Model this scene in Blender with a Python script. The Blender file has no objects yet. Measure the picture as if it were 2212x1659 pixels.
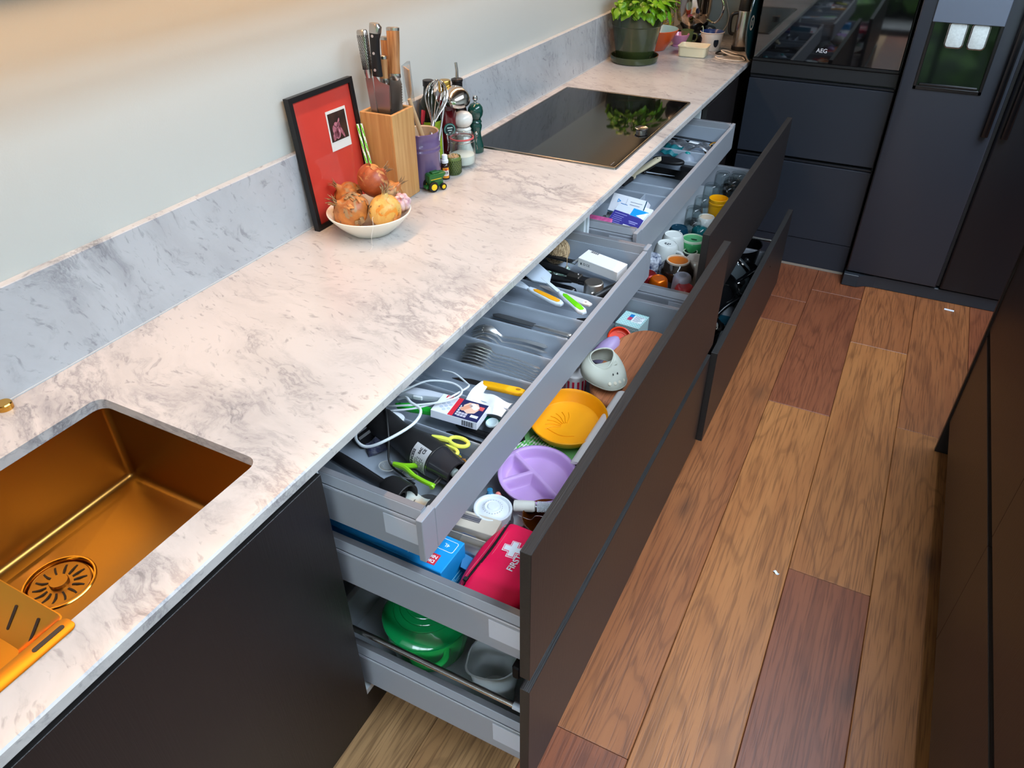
import bpy, bmesh, math, random
from mathutils import Vector, Matrix, Euler, noise
PI = math.pi
R = math.radians
rnd = random.Random(7)
scene = bpy.context.scene
col = scene.collection

# ------------------------------------------------------------------ camera, world, sun, exposure
cam_data = bpy.data.cameras.new('camera')
cam_data.sensor_width = 36.0
cam_data.lens = 36.0 * 1601.36 / 2212.0
cam_data.clip_start = 0.02
cam = bpy.data.objects.new('camera', cam_data)
cam.location = (1.2884, -2.1057, 1.7062)
cam.rotation_euler = (0.943573, 0.006138, 0.476305)
col.objects.link(cam)
scene.camera = cam

vs = scene.view_settings
vs.view_transform = 'Standard'
vs.look = 'None'
vs.gamma = 1.0
vs.use_curve_mapping = False
vs.exposure = 0.38

world = bpy.data.worlds.new('sky')
scene.world = world
world.use_nodes = True
bg = world.node_tree.nodes['Background']
bg.inputs['Color'].default_value = (0.70, 0.84, 1.0, 1)
bg.inputs['Strength'].default_value = 11.0

def area_light(name, loc, rot, sx, sy, power, color, spread=180, portal=False):
    l = bpy.data.lights.new(name, 'AREA')
    l.shape = 'RECTANGLE'; l.size = sx; l.size_y = sy
    l.energy = power; l.color = color; l.spread = R(spread)
    o = bpy.data.objects.new(name, l)
    o.location = loc; o.rotation_euler = rot
    col.objects.link(o)
    return o
# daylight enters through the glazed doors behind the camera and an added, unseen roof window: portals only guide the sampling
for (nm, loc, rot, sx, sy) in (('portal_doors', (1.85, -4.585, 1.2), (R(90), 0, R(180)), 3.7, 2.4), ('portal_roof', (2.1, -.7, 2.595), (0, 0, 0), 1.2, 3.4)):
    pl = area_light(nm, loc, rot, sx, sy, 1.0, (1, 1, 1))
    pl.data.cycles.is_portal = True
# the warm LED strip under the wall cupboards
area_light('led_strip_light', (0.05, -0.2, 1.575), (0, R(-18), 0), 0.012, 4.4, 11.0, (1.0, 0.58, 0.32), 142)

# ------------------------------------------------------------------ helpers
def lin(c):
    return tuple((x / 12.92 if x <= 0.04045 else ((x + 0.055) / 1.055) ** 2.4) for x in c)
def rgb(r, g, b):
    return lin((r / 255.0, g / 255.0, b / 255.0))
_mats = {}
def M(name, c=(128, 128, 128), rough=0.5, metal=0.0, spec=0.5, trans=0.0, ior=1.45, coat=0.0, alpha=1.0, sss=0.0, bump=0.0, bscale=200.0, var=0.0, vscale=8.0, c2=None, aniso=None, emit=None):
    """a procedural material; var mixes in c2 (or a darker tone) by noise, bump adds fine relief"""
    if name in _mats: return _mats[name]
    m = bpy.data.materials.new(name); m.use_nodes = True
    nt = m.node_tree; b = nt.nodes['Principled BSDF']
    cl = rgb(*c)
    b.inputs['Base Color'].default_value = (*cl, 1)
    b.inputs['Roughness'].default_value = rough
    b.inputs['Metallic'].default_value = metal
    b.inputs['Specular IOR Level'].default_value = spec
    b.inputs['Transmission Weight'].default_value = trans
    b.inputs['IOR'].default_value = ior
    b.inputs['Coat Weight'].default_value = coat
    b.inputs['Alpha'].default_value = alpha
    if sss:
        b.inputs['Subsurface Weight'].default_value = sss
        b.inputs['Subsurface Radius'].default_value = (0.01, 0.006, 0.004)
    if emit:
        b.inputs['Emission Color'].default_value = (*rgb(*emit[0]), 1)
        b.inputs['Emission Strength'].default_value = emit[1]
    tc = None
    def coords(sc=None):
        n = nt.nodes.new('ShaderNodeTexCoord')
        if sc is None: return n.outputs['Object']
        mp = nt.nodes.new('ShaderNodeMapping'); mp.inputs['Scale'].default_value = sc
        nt.links.new(n.outputs['Object'], mp.inputs['Vector'])
        return mp.outputs['Vector']
    if var or c2:
        nz = nt.nodes.new('ShaderNodeTexNoise'); nz.inputs['Scale'].default_value = vscale
        nz.inputs['Detail'].default_value = 6
        nt.links.new(coords(aniso), nz.inputs['Vector'])
        rp = nt.nodes.new('ShaderNodeValToRGB')
        rp.color_ramp.elements[0].position = 0.35; rp.color_ramp.elements[1].position = 0.65
        d = rgb(*c2) if c2 else tuple(x * (1 - var) for x in cl)
        rp.color_ramp.elements[0].color = (*d, 1); rp.color_ramp.elements[1].color = (*cl, 1)
        nt.links.new(nz.outputs['Fac'], rp.inputs['Fac'])
        nt.links.new(rp.outputs['Color'], b.inputs['Base Color'])
    if bump:
        nz = nt.nodes.new('ShaderNodeTexNoise'); nz.inputs['Scale'].default_value = bscale
        nt.links.new(coords(aniso), nz.inputs['Vector'])
        bp = nt.nodes.new('ShaderNodeBump'); bp.inputs['Strength'].default_value = bump
        bp.inputs['Distance'].default_value = 0.002
        nt.links.new(nz.outputs['Fac'], bp.inputs['Height'])
        nt.links.new(bp.outputs['Normal'], b.inputs['Normal'])
    _mats[name] = m
    return m

class MB:
    """collects shapes for ONE mesh"""
    def __init__(s): s.v = []; s.f = []; s.mi = []; s.T = Matrix()
    def at(s, loc=(0, 0, 0), rot=(0, 0, 0), scale=(1, 1, 1)):
        s.T = Matrix.LocRotScale(Vector(loc), Euler(rot), Vector(scale)); return s
    def frame(s, p, d, up=(0, 0, 1)):
        """z axis along d at p"""
        z = Vector(d).normalized(); u = Vector(up)
        if abs(z.dot(u)) > 0.98: u = Vector((1, 0, 0))
        x = u.cross(z).normalized(); y = z.cross(x)
        s.T = Matrix.Translation(Vector(p)) @ Matrix((x, y, z)).transposed().to_4x4(); return s
    def add(s, vs_, fs, mi=0):
        o = len(s.v)
        s.v += [tuple(s.T @ Vector(p)) for p in vs_]
        s.f += [tuple(i + o for i in f) for f in fs]
        s.mi += [mi] * len(fs)
        return s
    def box(s, x0, x1, y0, y1, z0, z1, b=0.0, mi=0, seg=1):
        if x0 > x1: x0, x1 = x1, x0
        if y0 > y1: y0, y1 = y1, y0
        if z0 > z1: z0, z1 = z1, z0
        V = [(x0, y0, z0), (x1, y0, z0), (x1, y1, z0), (x0, y1, z0), (x0, y0, z1), (x1, y0, z1), (x1, y1, z1), (x0, y1, z1)]
        F = [(3, 2, 1, 0), (4, 5, 6, 7), (0, 1, 5, 4), (1, 2, 6, 5), (2, 3, 7, 6), (3, 0, 4, 7)]
        b = min(b, (x1 - x0) * 0.49, (y1 - y0) * 0.49, (z1 - z0) * 0.49)
        if b <= 0: return s.add(V, F, mi)
        bm = bmesh.new()
        bv = [bm.verts.new(p) for p in V]
        for f in F: bm.faces.new([bv[i] for i in f])
        bmesh.ops.bevel(bm, geom=bm.edges[:], offset=b, segments=seg, profile=0.5, affect='EDGES')
        return s.addbm(bm, mi)
    def addbm(s, bm, mi=0):
        bm.verts.index_update()
        s.add([v.co[:] for v in bm.verts], [tuple(v.index for v in f.verts) for f in bm.faces], mi)
        bm.free(); return s
    def lathe(s, prof, n=32, mi=0, a0=0.0, a1=2 * PI, sx=1.0, sy=1.0):
        full = abs(a1 - a0 - 2 * PI) < 1e-6
        m = n if full else n + 1
        vs_ = []; idx = []
        for (r, z) in prof:
            if r < 1e-6: idx.append([len(vs_)] * m); vs_.append((0, 0, z))
            else:
                idx.append(list(range(len(vs_), len(vs_) + m)))
                for k in range(m):
                    a = a0 + (a1 - a0) * k / n
                    vs_.append((r * math.cos(a) * sx, r * math.sin(a) * sy, z))
        fs = []
        for i in range(len(prof) - 1):
            A, B = idx[i], idx[i + 1]
            for k in range(n):
                k2 = (k + 1) % m
                q = [A[k], A[k2], B[k2], B[k]]
                q = [x for j, x in enumerate(q) if x not in q[:j]]
                if len(q) > 2: fs.append(tuple(q))
        return s.add(vs_, fs, mi)
    def tube(s, pts, r, n=8, closed=False, mi=0, cap=True, flat=1.0):
        pts = [Vector(p) for p in pts]; N = len(pts)
        rs = r if isinstance(r, (list, tuple)) else [r] * N
        vs_ = []; fs = []
        up = None
        for i, p in enumerate(pts):
            if closed: t = pts[(i + 1) % N] - pts[i - 1]
            else: t = pts[min(i + 1, N - 1)] - pts[max(i - 1, 0)]
            if t.length < 1e-9: t = Vector((0, 0, 1))
            t.normalize()
            if up is None:
                up = Vector((0, 0, 1)) if abs(t.z) < 0.9 else Vector((1, 0, 0))
            up = (up - t * up.dot(t))
            if up.length < 1e-6: up = t.orthogonal()
            up.normalize(); sd = t.cross(up)
            for k in range(n):
                a = 2 * PI * k / n
                vs_.append(tuple(p + (sd * math.cos(a) + up * math.sin(a) * flat) * rs[i]))
        L = N if closed else N - 1
        for i in range(L):
            for k in range(n):
                a = i * n + k; b2 = i * n + (k + 1) % n
                c = ((i + 1) % N) * n + (k + 1) % n; d = ((i + 1) % N) * n + k
                fs.append((a, b2, c, d))
        if cap and not closed:
            fs.append(tuple(range(n - 1, -1, -1))); fs.append(tuple(range((N - 1) * n, N * n)))
        return s.add(vs_, fs, mi)
    def prism(s, out, z0, z1, b=0.0, mi=0, seg=2, top_only=False):
        """vertical extrusion of a plan outline, edges rounded by b"""
        bm = bmesh.new()
        lo = [bm.verts.new((p[0], p[1], z0)) for p in out]; hi = [bm.verts.new((p[0], p[1], z1)) for p in out]
        n = len(out)
        bm.faces.new(lo[::-1]); bm.faces.new(hi)
        for i in range(n): bm.faces.new((lo[i], lo[(i + 1) % n], hi[(i + 1) % n], hi[i]))
        bmesh.ops.recalc_face_normals(bm, faces=bm.faces[:])
        if b > 0:
            ed = [e for e in bm.edges if abs(e.verts[0].co.z - e.verts[1].co.z) < 1e-9 and (not top_only or e.verts[0].co.z > (z0 + z1) / 2)]
            bmesh.ops.bevel(bm, geom=ed, offset=b, segments=seg, profile=0.5, affect='EDGES', clamp_overlap=True)
        return s.addbm(bm, mi)
    def ball(s, c, r, n=16, m=10, mi=0, sc=(1, 1, 1), jit=0.0, fr=3.0, seed=0.0):
        vs_ = []; fs = []
        for i in range(m + 1):
            th = PI * i / m
            for k in range(n):
                a = 2 * PI * k / n
                d = Vector((math.sin(th) * math.cos(a), math.sin(th) * math.sin(a), math.cos(th)))
                rr = r * (1 + jit * noise.noise(d * fr + Vector((seed, seed * 2, 0))))
                vs_.append((c[0] + d.x * rr * sc[0], c[1] + d.y * rr * sc[1], c[2] + d.z * rr * sc[2]))
        for i in range(m):
            for k in range(n):
                fs.append((i * n + k, (i + 1) * n + k, (i + 1) * n + (k + 1) % n, i * n + (k + 1) % n))
        return s.add(vs_, fs, mi)
    def grid(s, fn, nu, nv, mi=0, th=0.0):
        """surface fn(u,v)->xyz for u,v in 0..1; th gives it thickness downwards along z"""
        def lay(off):
            return [tuple(Vector(fn(i / nu, j / nv)) + Vector((0, 0, off))) for j in range(nv + 1) for i in range(nu + 1)]
        W = nu + 1
        fs = [(j * W + i, j * W + i + 1, (j + 1) * W + i + 1, (j + 1) * W + i) for j in range(nv) for i in range(nu)]
        if not th: return s.add(lay(0), fs, mi)
        o = W * (nv + 1)
        f2 = [tuple(x + o for x in f[::-1]) for f in fs]
        rim = [i for i in range(W)] + [j * W + nu for j in range(1, nv + 1)] + [nv * W + i for i in range(nu - 1, -1, -1)] + [j * W for j in range(nv - 1, 0, -1)]
        f3 = [(rim[(k + 1) % len(rim)], rim[k], rim[k] + o, rim[(k + 1) % len(rim)] + o) for k in range(len(rim))]
        return s.add(lay(0) + lay(-th), fs + f2 + f3, mi)
    def mesh(s, name, mats, smooth=35):
        me = bpy.data.meshes.new(name)
        me.from_pydata(s.v, [], s.f)
        if not isinstance(mats, (list, tuple)): mats = [mats]
        for m in mats: me.materials.append(m)
        if len(mats) > 1: me.polygons.foreach_set('material_index', s.mi)
        bm = bmesh.new(); bm.from_mesh(me)
        bmesh.ops.recalc_face_normals(bm, faces=bm.faces[:])
        bm.to_mesh(me); bm.free()
        if smooth:
            me.shade_smooth(); me.set_sharp_from_angle(angle=R(smooth))
        me.update()
        return me
    def make(s, name, mats, parent=None, smooth=35, loc=None, rot=None):
        o = bpy.data.objects.new(name, s.mesh(name, mats, smooth))
        col.objects.link(o)
        if loc: o.location = loc
        if rot: o.rotation_euler = rot
        if parent is not None: o.parent = parent
        return o

def rrect(x0, x1, y0, y1, r, n=5):
    out = []
    for cx, cy, a0 in ((x1 - r, y1 - r, 0), (x0 + r, y1 - r, 90), (x0 + r, y0 + r, 180), (x1 - r, y0 + r, 270)):
        for k in range(n + 1):
            a = R(a0 + 90 * k / n); out.append((cx + r * math.cos(a), cy + r * math.sin(a)))
    return out
def circ(r, n=24, cx=0, cy=0, sy=1.0):
    return [(cx + r * math.cos(2 * PI * k / n), cy + r * sy * math.sin(2 * PI * k / n)) for k in range(n)]
def smoothpath(pts, n=6):
    """Catmull-Rom through pts"""
    P = [Vector(p) for p in pts]; out = []
    for i in range(len(P) - 1):
        a = P[max(i - 1, 0)]; b = P[i]; c = P[i + 1]; d = P[min(i + 2, len(P) - 1)]
        for k in range(n):
            t = k / n
            out.append(0.5 * ((2 * b) + (c - a) * t + (2 * a - 5 * b + 4 * c - d) * t * t + (3 * b - a - 3 * c + d) * t ** 3))
    out.append(P[-1]); return out
def tag(o, label, cat, group=None):
    o['label'] = label; o['category'] = cat
    if group: o['group'] = group
    return o
def thing(name, label, cat, loc=(0, 0, 0), rot=(0, 0, 0), group=None):
    o = bpy.data.objects.new(name, None); o.empty_display_size = 0.02
    col.objects.link(o); o.location = loc; o.rotation_euler = rot
    return tag(o, label, cat, group)
def node(name, parent):
    o = bpy.data.objects.new(name, None); o.empty_display_size = 0.02
    col.objects.link(o); o.parent = parent; return o
def struct(o):
    o['kind'] = 'structure'; return o
def dup(root, loc, rot, label=None, group=None):
    r = root.copy(); col.objects.link(r); r.location = loc; r.rotation_euler = rot
    if label: r['label'] = label
    if group: r['group'] = group
    for ch in list(root.children):
        c = ch.copy(); col.objects.link(c); c.parent = r
        for g in list(ch.children):
            d = g.copy(); col.objects.link(d); d.parent = c
    return r
def text(parent, body, loc, rot, size, mat, name='lettering', align='CENTER', ext=0.0002, bold=0.0, sx=1.0):
    cu = bpy.data.curves.new(name, 'FONT'); cu.body = body; cu.size = size
    cu.align_x = align; cu.align_y = 'CENTER'; cu.extrude = ext; cu.offset = bold
    cu.resolution_u = 3
    o = bpy.data.objects.new(name, cu); col.objects.link(o)
    o.location = loc; o.rotation_euler = rot; o.scale = (sx, 1, 1); o.parent = parent
    cu.materials.append(mat)
    bpy.context.view_layer.update()
    me = bpy.data.meshes.new_from_object(o.evaluated_get(bpy.context.evaluated_depsgraph_get()))
    me.materials.clear(); me.materials.append(mat)
    bpy.data.objects.remove(o); bpy.data.curves.remove(cu)
    o = bpy.data.objects.new(name, me); col.objects.link(o)
    o.location = loc; o.rotation_euler = rot; o.scale = (sx, 1, 1); o.parent = parent
    return o

# ------------------------------------------------------------------ materials of the setting
def N(nt, kind, **kw):
    n = nt.nodes.new('ShaderNode' + kind)
    for k, v in kw.items():
        if k in n.inputs: n.inputs[k].default_value = v
        else: setattr(n, k, v)
    return n
def ramp(nt, src, stops):
    r = nt.nodes.new('ShaderNodeValToRGB')
    while len(r.color_ramp.elements) < len(stops): r.color_ramp.elements.new(0.5)
    for e, (p, c) in zip(r.color_ramp.elements, stops):
        e.position = p; e.color = (*c, 1) if len(c) == 3 else c
    nt.links.new(src, r.inputs['Fac']); return r.outputs['Color']
def mixc(nt, fac, a, b, mode='MIX'):
    m = nt.nodes.new('ShaderNodeMix'); m.data_type = 'RGBA'; m.blend_type = mode
    for s, v in ((m.inputs[0], fac), (m.inputs[6], a), (m.inputs[7], b)):
        if isinstance(v, (int, float)): s.default_value = v
        elif isinstance(v, tuple): s.default_value = (*v, 1)
        else: nt.links.new(v, s)
    return m.outputs[2]
W1, B0 = (1, 1, 1), (0, 0, 0)
def marble(name, rot, base=(194, 190, 186), vein=(96, 96, 103), rough=0.2):
    m = bpy.data.materials.new(name); m.use_nodes = True
    nt = m.node_tree; b = nt.nodes['Principled BSDF']; L = nt.links.new
    tc = N(nt, 'TexCoord'); mp = N(nt, 'Mapping'); mp.inputs['Rotation'].default_value = rot
    L(tc.outputs['Object'], mp.inputs['Vector'])
    wn = N(nt, 'TexNoise', Scale=2.2, Detail=5.0); L(mp.outputs[0], wn.inputs['Vector'])
    sub = N(nt, 'VectorMath', operation='SUBTRACT'); L(wn.outputs['Color'], sub.inputs[0]); sub.inputs[1].default_value = (.5, .5, .5)
    sc = N(nt, 'VectorMath', operation='SCALE'); L(sub.outputs[0], sc.inputs[0]); sc.inputs['Scale'].default_value = 0.30
    ad = N(nt, 'VectorMath', operation='ADD'); L(mp.outputs[0], ad.inputs[0]); L(sc.outputs[0], ad.inputs[1])
    def nz(scale3, detail, rough=0.6, w=0.0):
        k = N(nt, 'Mapping'); k.inputs['Scale'].default_value = scale3; k.inputs['Location'].default_value = (w, w * 1.7, w * .6)
        L(ad.outputs[0], k.inputs['Vector'])
        t = N(nt, 'TexNoise', Scale=1.0, Detail=detail, Roughness=rough); L(k.outputs[0], t.inputs['Vector']); return t.outputs['Fac']
    def ridge(fac, w):
        a = N(nt, 'Math', operation='SUBTRACT'); L(fac, a.inputs[0]); a.inputs[1].default_value = 0.5
        c = N(nt, 'Math', operation='ABSOLUTE'); L(a.outputs[0], c.inputs[0])
        return ramp(nt, c.outputs[0], [(0.0, W1), (w * .35, (.45,) * 3), (w, B0)])
    band = ramp(nt, nz((1.1, 3.0, 3.0), 3, .5, 3.1), [(0.50, B0), (0.68, W1)])
    fine = ridge(nz((5, 13, 13), 9, .68, 1.3), 0.07)
    thin = ridge(nz((2.2, 5.5, 5.5), 8, .62, 7.7), 0.022)
    cloud = ramp(nt, nz((3, 9, 9), 8, .62, 5.2), [(0.45, B0), (0.75, W1)])
    fleck = ramp(nt, nz((26, 95, 95), 3, .55, 9.4), [(0.60, B0), (0.71, W1)])
    c = mixc(nt, cloud, rgb(*base), rgb(*[int(x * .93) for x in base]))
    def mul(a, k):
        q = N(nt, 'Math', operation='MULTIPLY'); L(a, q.inputs[0])
        if isinstance(k, (int, float)): q.inputs[1].default_value = k
        else: L(k, q.inputs[1])
        return q.outputs[0]
    c = mixc(nt, mul(mul(band, cloud), 0.75), c, rgb(*[int(x * 1.15) for x in vein]))
    c = mixc(nt, mul(mul(fine, band), 0.90), c, rgb(*vein))
    c = mixc(nt, mul(mul(thin, cloud), 0.5), c, rgb(*vein))
    c = mixc(nt, mul(fleck, 0.36), c, rgb(*[int(x * .85) for x in vein]))
    L(c, b.inputs['Base Color'])
    b.inputs['Roughness'].default_value = rough
    return m
def wood(name, light, dark, pore, ring=105.0, rough=0.42, axis=1, fine=1.0, knots=True):
    m = bpy.data.materials.new(name); m.use_nodes = True
    nt = m.node_tree; b = nt.nodes['Principled BSDF']; L = nt.links.new
    tc = N(nt, 'TexCoord'); oi = N(nt, 'ObjectInfo')
    q = N(nt, 'Math', operation='MULTIPLY'); L(oi.outputs['Random'], q.inputs[0]); q.inputs[1].default_value = 37.0
    cb = N(nt, 'CombineXYZ')
    for i in range(3): L(q.outputs[0], cb.inputs[i])
    ad = N(nt, 'VectorMath', operation='ADD'); L(tc.outputs['Object'], ad.inputs[0]); L(cb.outputs[0], ad.inputs[1])
    def mp(s):
        k = N(nt, 'Mapping'); v = [s[0]] * 3; v[axis] = s[1]; k.inputs['Scale'].default_value = v; L(ad.outputs[0], k.inputs['Vector']); return k.outputs[0]
    def nz(s, d, r=.5, dist=0.0):
        t = N(nt, 'TexNoise', Scale=1.0, Detail=d, Roughness=r, Distortion=dist); L(mp(s), t.inputs['Vector']); return t.outputs['Fac']
    big = nz((4.2 * fine, 0.62 * fine), 2.5, .45, 0.35)
    k = N(nt, 'Math', operation='MULTIPLY'); L(big, k.inputs[0]); k.inputs[1].default_value = ring
    s = N(nt, 'Math', operation='SINE'); L(k.outputs[0], s.inputs[0])
    rings = ramp(nt, s.outputs[0], [(0.0, B0), (0.80, (.25,) * 3), (0.97, W1)])
    tone = ramp(nt, nz((7 * fine, 1.2 * fine), 4, .6), [(0.32, B0), (0.68, W1)])
    pores = ramp(nt, nz((230 * fine, 7 * fine), 2, .5), [(0.50, B0), (0.63, W1)])
    c = mixc(nt, tone, rgb(*light), rgb(*dark))
    def mul(a, kk):
        z = N(nt, 'Math', operation='MULTIPLY'); L(a, z.inputs[0])
        if isinstance(kk, (int, float)): z.inputs[1].default_value = kk
        else: L(kk, z.inputs[1])
        return z.outputs[0]
    c = mixc(nt, mul(rings, 0.33), c, rgb(*pore))
    c = mixc(nt, mul(pores, 0.52), c, rgb(*pore))
    if knots:
        v = N(nt, 'TexVoronoi', Scale=1.0, Randomness=1.0); L(mp((4.4, 1.5)), v.inputs['Vector'])
        kn = ramp(nt, v.outputs['Distance'], [(0.03, W1), (0.10, (.35,) * 3), (0.17, B0)])
        c = mixc(nt, mul(kn, 0.62), c, rgb(58, 42, 34))
    L(c, b.inputs['Base Color'])
    b.inputs['Roughness'].default_value = rough
    bp = N(nt, 'Bump', Strength=0.12, Distance=0.001); L(pores, bp.inputs['Height']); bp.invert = True
    L(bp.outputs[0], b.inputs['Normal'])
    return m

MARBLE = marble('marble_worktop', (0, 0, R(14)))
MARBLE_UP = marble('marble_upstand', (R(58), 0, R(90)), base=(182, 187, 191), vein=(98, 102, 110), rough=0.25)
OAK = [wood('oak_golden', (176, 116, 66), (156, 96, 52), (98, 58, 30)),
       wood('oak_brown', (160, 101, 60), (139, 82, 47), (84, 48, 28)),
       wood('oak_red', (142, 82, 52), (121, 66, 42), (82, 42, 26)),
       wood('oak_pale', (202, 160, 112), (176, 132, 88), (110, 78, 50))]
PAINT = M('wall_paint', (190, 196, 192), 0.75, bump=0.08, bscale=260)
CEIL = M('ceiling_paint', (232, 232, 228), 0.9)
VENEER = M('black_veneer', (33, 29, 29), 0.38, spec=0.5, bump=0.25, bscale=1.0, aniso=(420, 420, 14))
EDGE = M('black_edge', (46, 44, 43), 0.42, bump=0.3, bscale=1.0, aniso=(900, 8, 900), var=0.45, vscale=1.0)
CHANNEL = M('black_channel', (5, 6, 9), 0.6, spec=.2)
WHITE_BOARD = M('white_melamine', (206, 214, 216), 0.5)
DRAWER_GREY = M('drawer_grey', (156, 160, 167), 0.42, metal=0.15)
DRAWER_LIGHT = M('drawer_light_grey', (198, 203, 212), 0.4, metal=0.1)
DRAWER_TOP = M('drawer_top_grey', (116, 116, 120), 0.45)
DRAWER_FLOOR = M('drawer_floor_board', (176, 182, 188), 0.55, var=0.2, vscale=900)
TRAY = M('tray_plastic', (158, 168, 180), 0.42)
STEEL = M('brushed_steel', (196, 192, 188), 0.26, metal=1.0)
CHROME = M('chrome', (225, 225, 225), 0.08, metal=1.0)
GOLD = M('gold_steel', (172, 126, 62), 0.33, metal=1.0, bump=0.04, bscale=900)
GOLD_SHINY = M('gold_steel_shiny', (214, 160, 74), 0.16, metal=1.0)
DARKSLOT = M('dark_slot', (30, 18, 8), 0.6)
BLACK_GLOSS = M('black_gloss', (10, 11, 14), 0.22, spec=0.6)
BLACK_GLASS = M('black_glass', (9, 9, 10), 0.04, spec=0.6)
BLACK_PLASTIC = M('black_plastic', (22, 22, 24), 0.42)
BLACK_SATIN = M('black_satin', (28, 27, 28), 0.5)
WHITE_PLASTIC = M('white_plastic', (232, 236, 240), 0.4)
def thin_glass(name, tint, refl=1.0, rough=.03):
    """clear thin-walled glass: see-through, with fresnel reflections"""
    m = bpy.data.materials.new(name); m.use_nodes = True
    nt = m.node_tree; nt.nodes.remove(nt.nodes['Principled BSDF']); out = nt.nodes['Material Output']
    tr = nt.nodes.new('ShaderNodeBsdfTransparent'); tr.inputs['Color'].default_value = (*tint, 1)
    gl = nt.nodes.new('ShaderNodeBsdfGlossy'); gl.inputs['Roughness'].default_value = rough
    fc = nt.nodes.new('ShaderNodeLayerWeight'); fc.inputs['Blend'].default_value = 0.5
    pw = N(nt, 'Math', operation='POWER'); nt.links.new(fc.outputs['Facing'], pw.inputs[0]); pw.inputs[1].default_value = 3.5
    lw = N(nt, 'Math', operation='MULTIPLY_ADD'); nt.links.new(pw.outputs[0], lw.inputs[0]); lw.inputs[1].default_value = 0.75; lw.inputs[2].default_value = 0.045
    mx = nt.nodes.new('ShaderNodeMixShader')
    nt.links.new(lw.outputs[0], mx.inputs[0]); nt.links.new(tr.outputs[0], mx.inputs[1]); nt.links.new(gl.outputs[0], mx.inputs[2])
    nt.links.new(mx.outputs[0], out.inputs['Surface']); return m
GLASS = thin_glass('clear_glass', (.93, .96, .96))
CLEAR = thin_glass('clear_plastic', (.90, .92, .93), rough=.12)

# ------------------------------------------------------------------ the room
def slab(name, x0, x1, y0, y1, z0, z1, mat, b=0.0):
    return struct(MB().box(x0, x1, y0, y1, z0, z1, b).make(name, mat))
ROOM_Y0, ROOM_Y1, ROOM_X1, ROOM_H = -4.6, 2.13, 3.9, 2.6
slab('wall_left', -0.14, -0.02, ROOM_Y0, ROOM_Y1 + .12, 0, ROOM_H, PAINT)
slab('wall_back', -0.02, ROOM_X1, ROOM_Y1, ROOM_Y1 + .12, 0, ROOM_H, PAINT)
slab('wall_right', ROOM_X1, ROOM_X1 + .12, ROOM_Y0, ROOM_Y1 + .12, 0, ROOM_H, PAINT)
cl = MB()
for (a, b2, c, d) in ((-.14, 1.5, ROOM_Y0 - .12, ROOM_Y1 + .12), (2.7, ROOM_X1 + .12, ROOM_Y0 - .12, ROOM_Y1 + .12), (1.5, 2.7, ROOM_Y0 - .12, -2.4), (1.5, 2.7, 1.0, ROOM_Y1 + .12)): cl.box(a, b2, c, d, ROOM_H, ROOM_H + .1)
struct(cl.make('ceiling', CEIL))
w1 = MB()
for (a, b2, c, d) in ((1.46, 1.52, -2.44, 1.04), (2.68, 2.74, -2.44, 1.04), (1.52, 2.68, -2.44, -2.38), (1.52, 2.68, .98, 1.04), (2.07, 2.13, -2.38, .98)): w1.box(a, b2, c, d, ROOM_H + .1, ROOM_H + .16)
struct(w1.make('added_roof_window', BLACK_SATIN))  # unseen roof window frame, opening added to bring more daylight onto the drawers
wf = MB(); wf.box(-.14, .35, ROOM_Y0 - .12, ROOM_Y0, 0, ROOM_H); wf.box(3.65, ROOM_X1 + .12, ROOM_Y0 - .12, ROOM_Y0, 0, ROOM_H); wf.box(.35, 3.65, ROOM_Y0 - .12, ROOM_Y0, 2.35, ROOM_H)
struct(wf.make('wall_front', PAINT))
d1 = MB()
for xx in (.35, 1.40, 2.50, 3.59): d1.box(xx, xx + .06, ROOM_Y0 - .09, ROOM_Y0 - .03, .0, 2.35, .004)
d1.box(.41, 3.59, ROOM_Y0 - .09, ROOM_Y0 - .03, 0, .06, .004); d1.box(.41, 3.59, ROOM_Y0 - .09, ROOM_Y0 - .03, 2.29, 2.35, .004)
door = struct(d1.make('door_1', BLACK_SATIN))

floor = MB().box(-.14, ROOM_X1 + .12, ROOM_Y0 - .12, ROOM_Y1 + .12, -.06, -.014).make('floor', M('subfloor', (40, 28, 20), .9))
struct(floor)
PW = 0.2228; PX = 1.1151
runs = {-5: [], -4: [], -3: [], -2: [(-1.30, 3)], -1: [(-1.209, 1), (.93, 2), (1.16, 2)], 0: [(.328, 0), (1.30, 2)], 1: [(-.466, 2), (.90, 1)], 2: [(.372, 1)], 3: []}
defc = {-2: 2, -1: 1, 0: 2, 1: 1, 2: 1, 3: 1}
first = {-2: 3, -1: 2}
plank_no = 0
for i in range(-5, 13):
    cuts = [ROOM_Y0] + [c for c, _ in runs.get(i, [])] + [ROOM_Y1]
    if not runs.get(i): cuts = [ROOM_Y0, -2.6 + .37 * (i % 3), -.35 + .41 * ((i * 2) % 3), ROOM_Y1]
    for j in range(len(cuts) - 1):
        y0, y1 = cuts[j] + .0006, cuts[j + 1] - .0006
        x0, x1 = PX + i * PW + .0006, PX + (i + 1) * PW - .0006
        x0 = max(x0, -.02); x1 = min(x1, ROOM_X1)
        if x1 - x0 < .02: continue
        k = {(-2, 0): 3, (-2, 1): 2, (-1, 0): 2, (-1, 1): 1, (-1, 2): 2, (-1, 3): 2, (0, 0): 0, (0, 1): 2, (0, 2): 2, (1, 0): 2, (1, 1): 0, (1, 2): 1, (2, 0): 0, (2, 1): 1}.get((i, j), (i + j) % 3)
        if i == -3: k = 3
        hx, hy = (x1 - x0) / 2, (y1 - y0) / 2
        p = MB().box(-hx, hx, -hy, hy, -.014, 0, .0016).make('plank', OAK[k], floor)
        p.location = ((x0 + x1) / 2, (y0 + y1) / 2, 0); plank_no += 1

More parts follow.
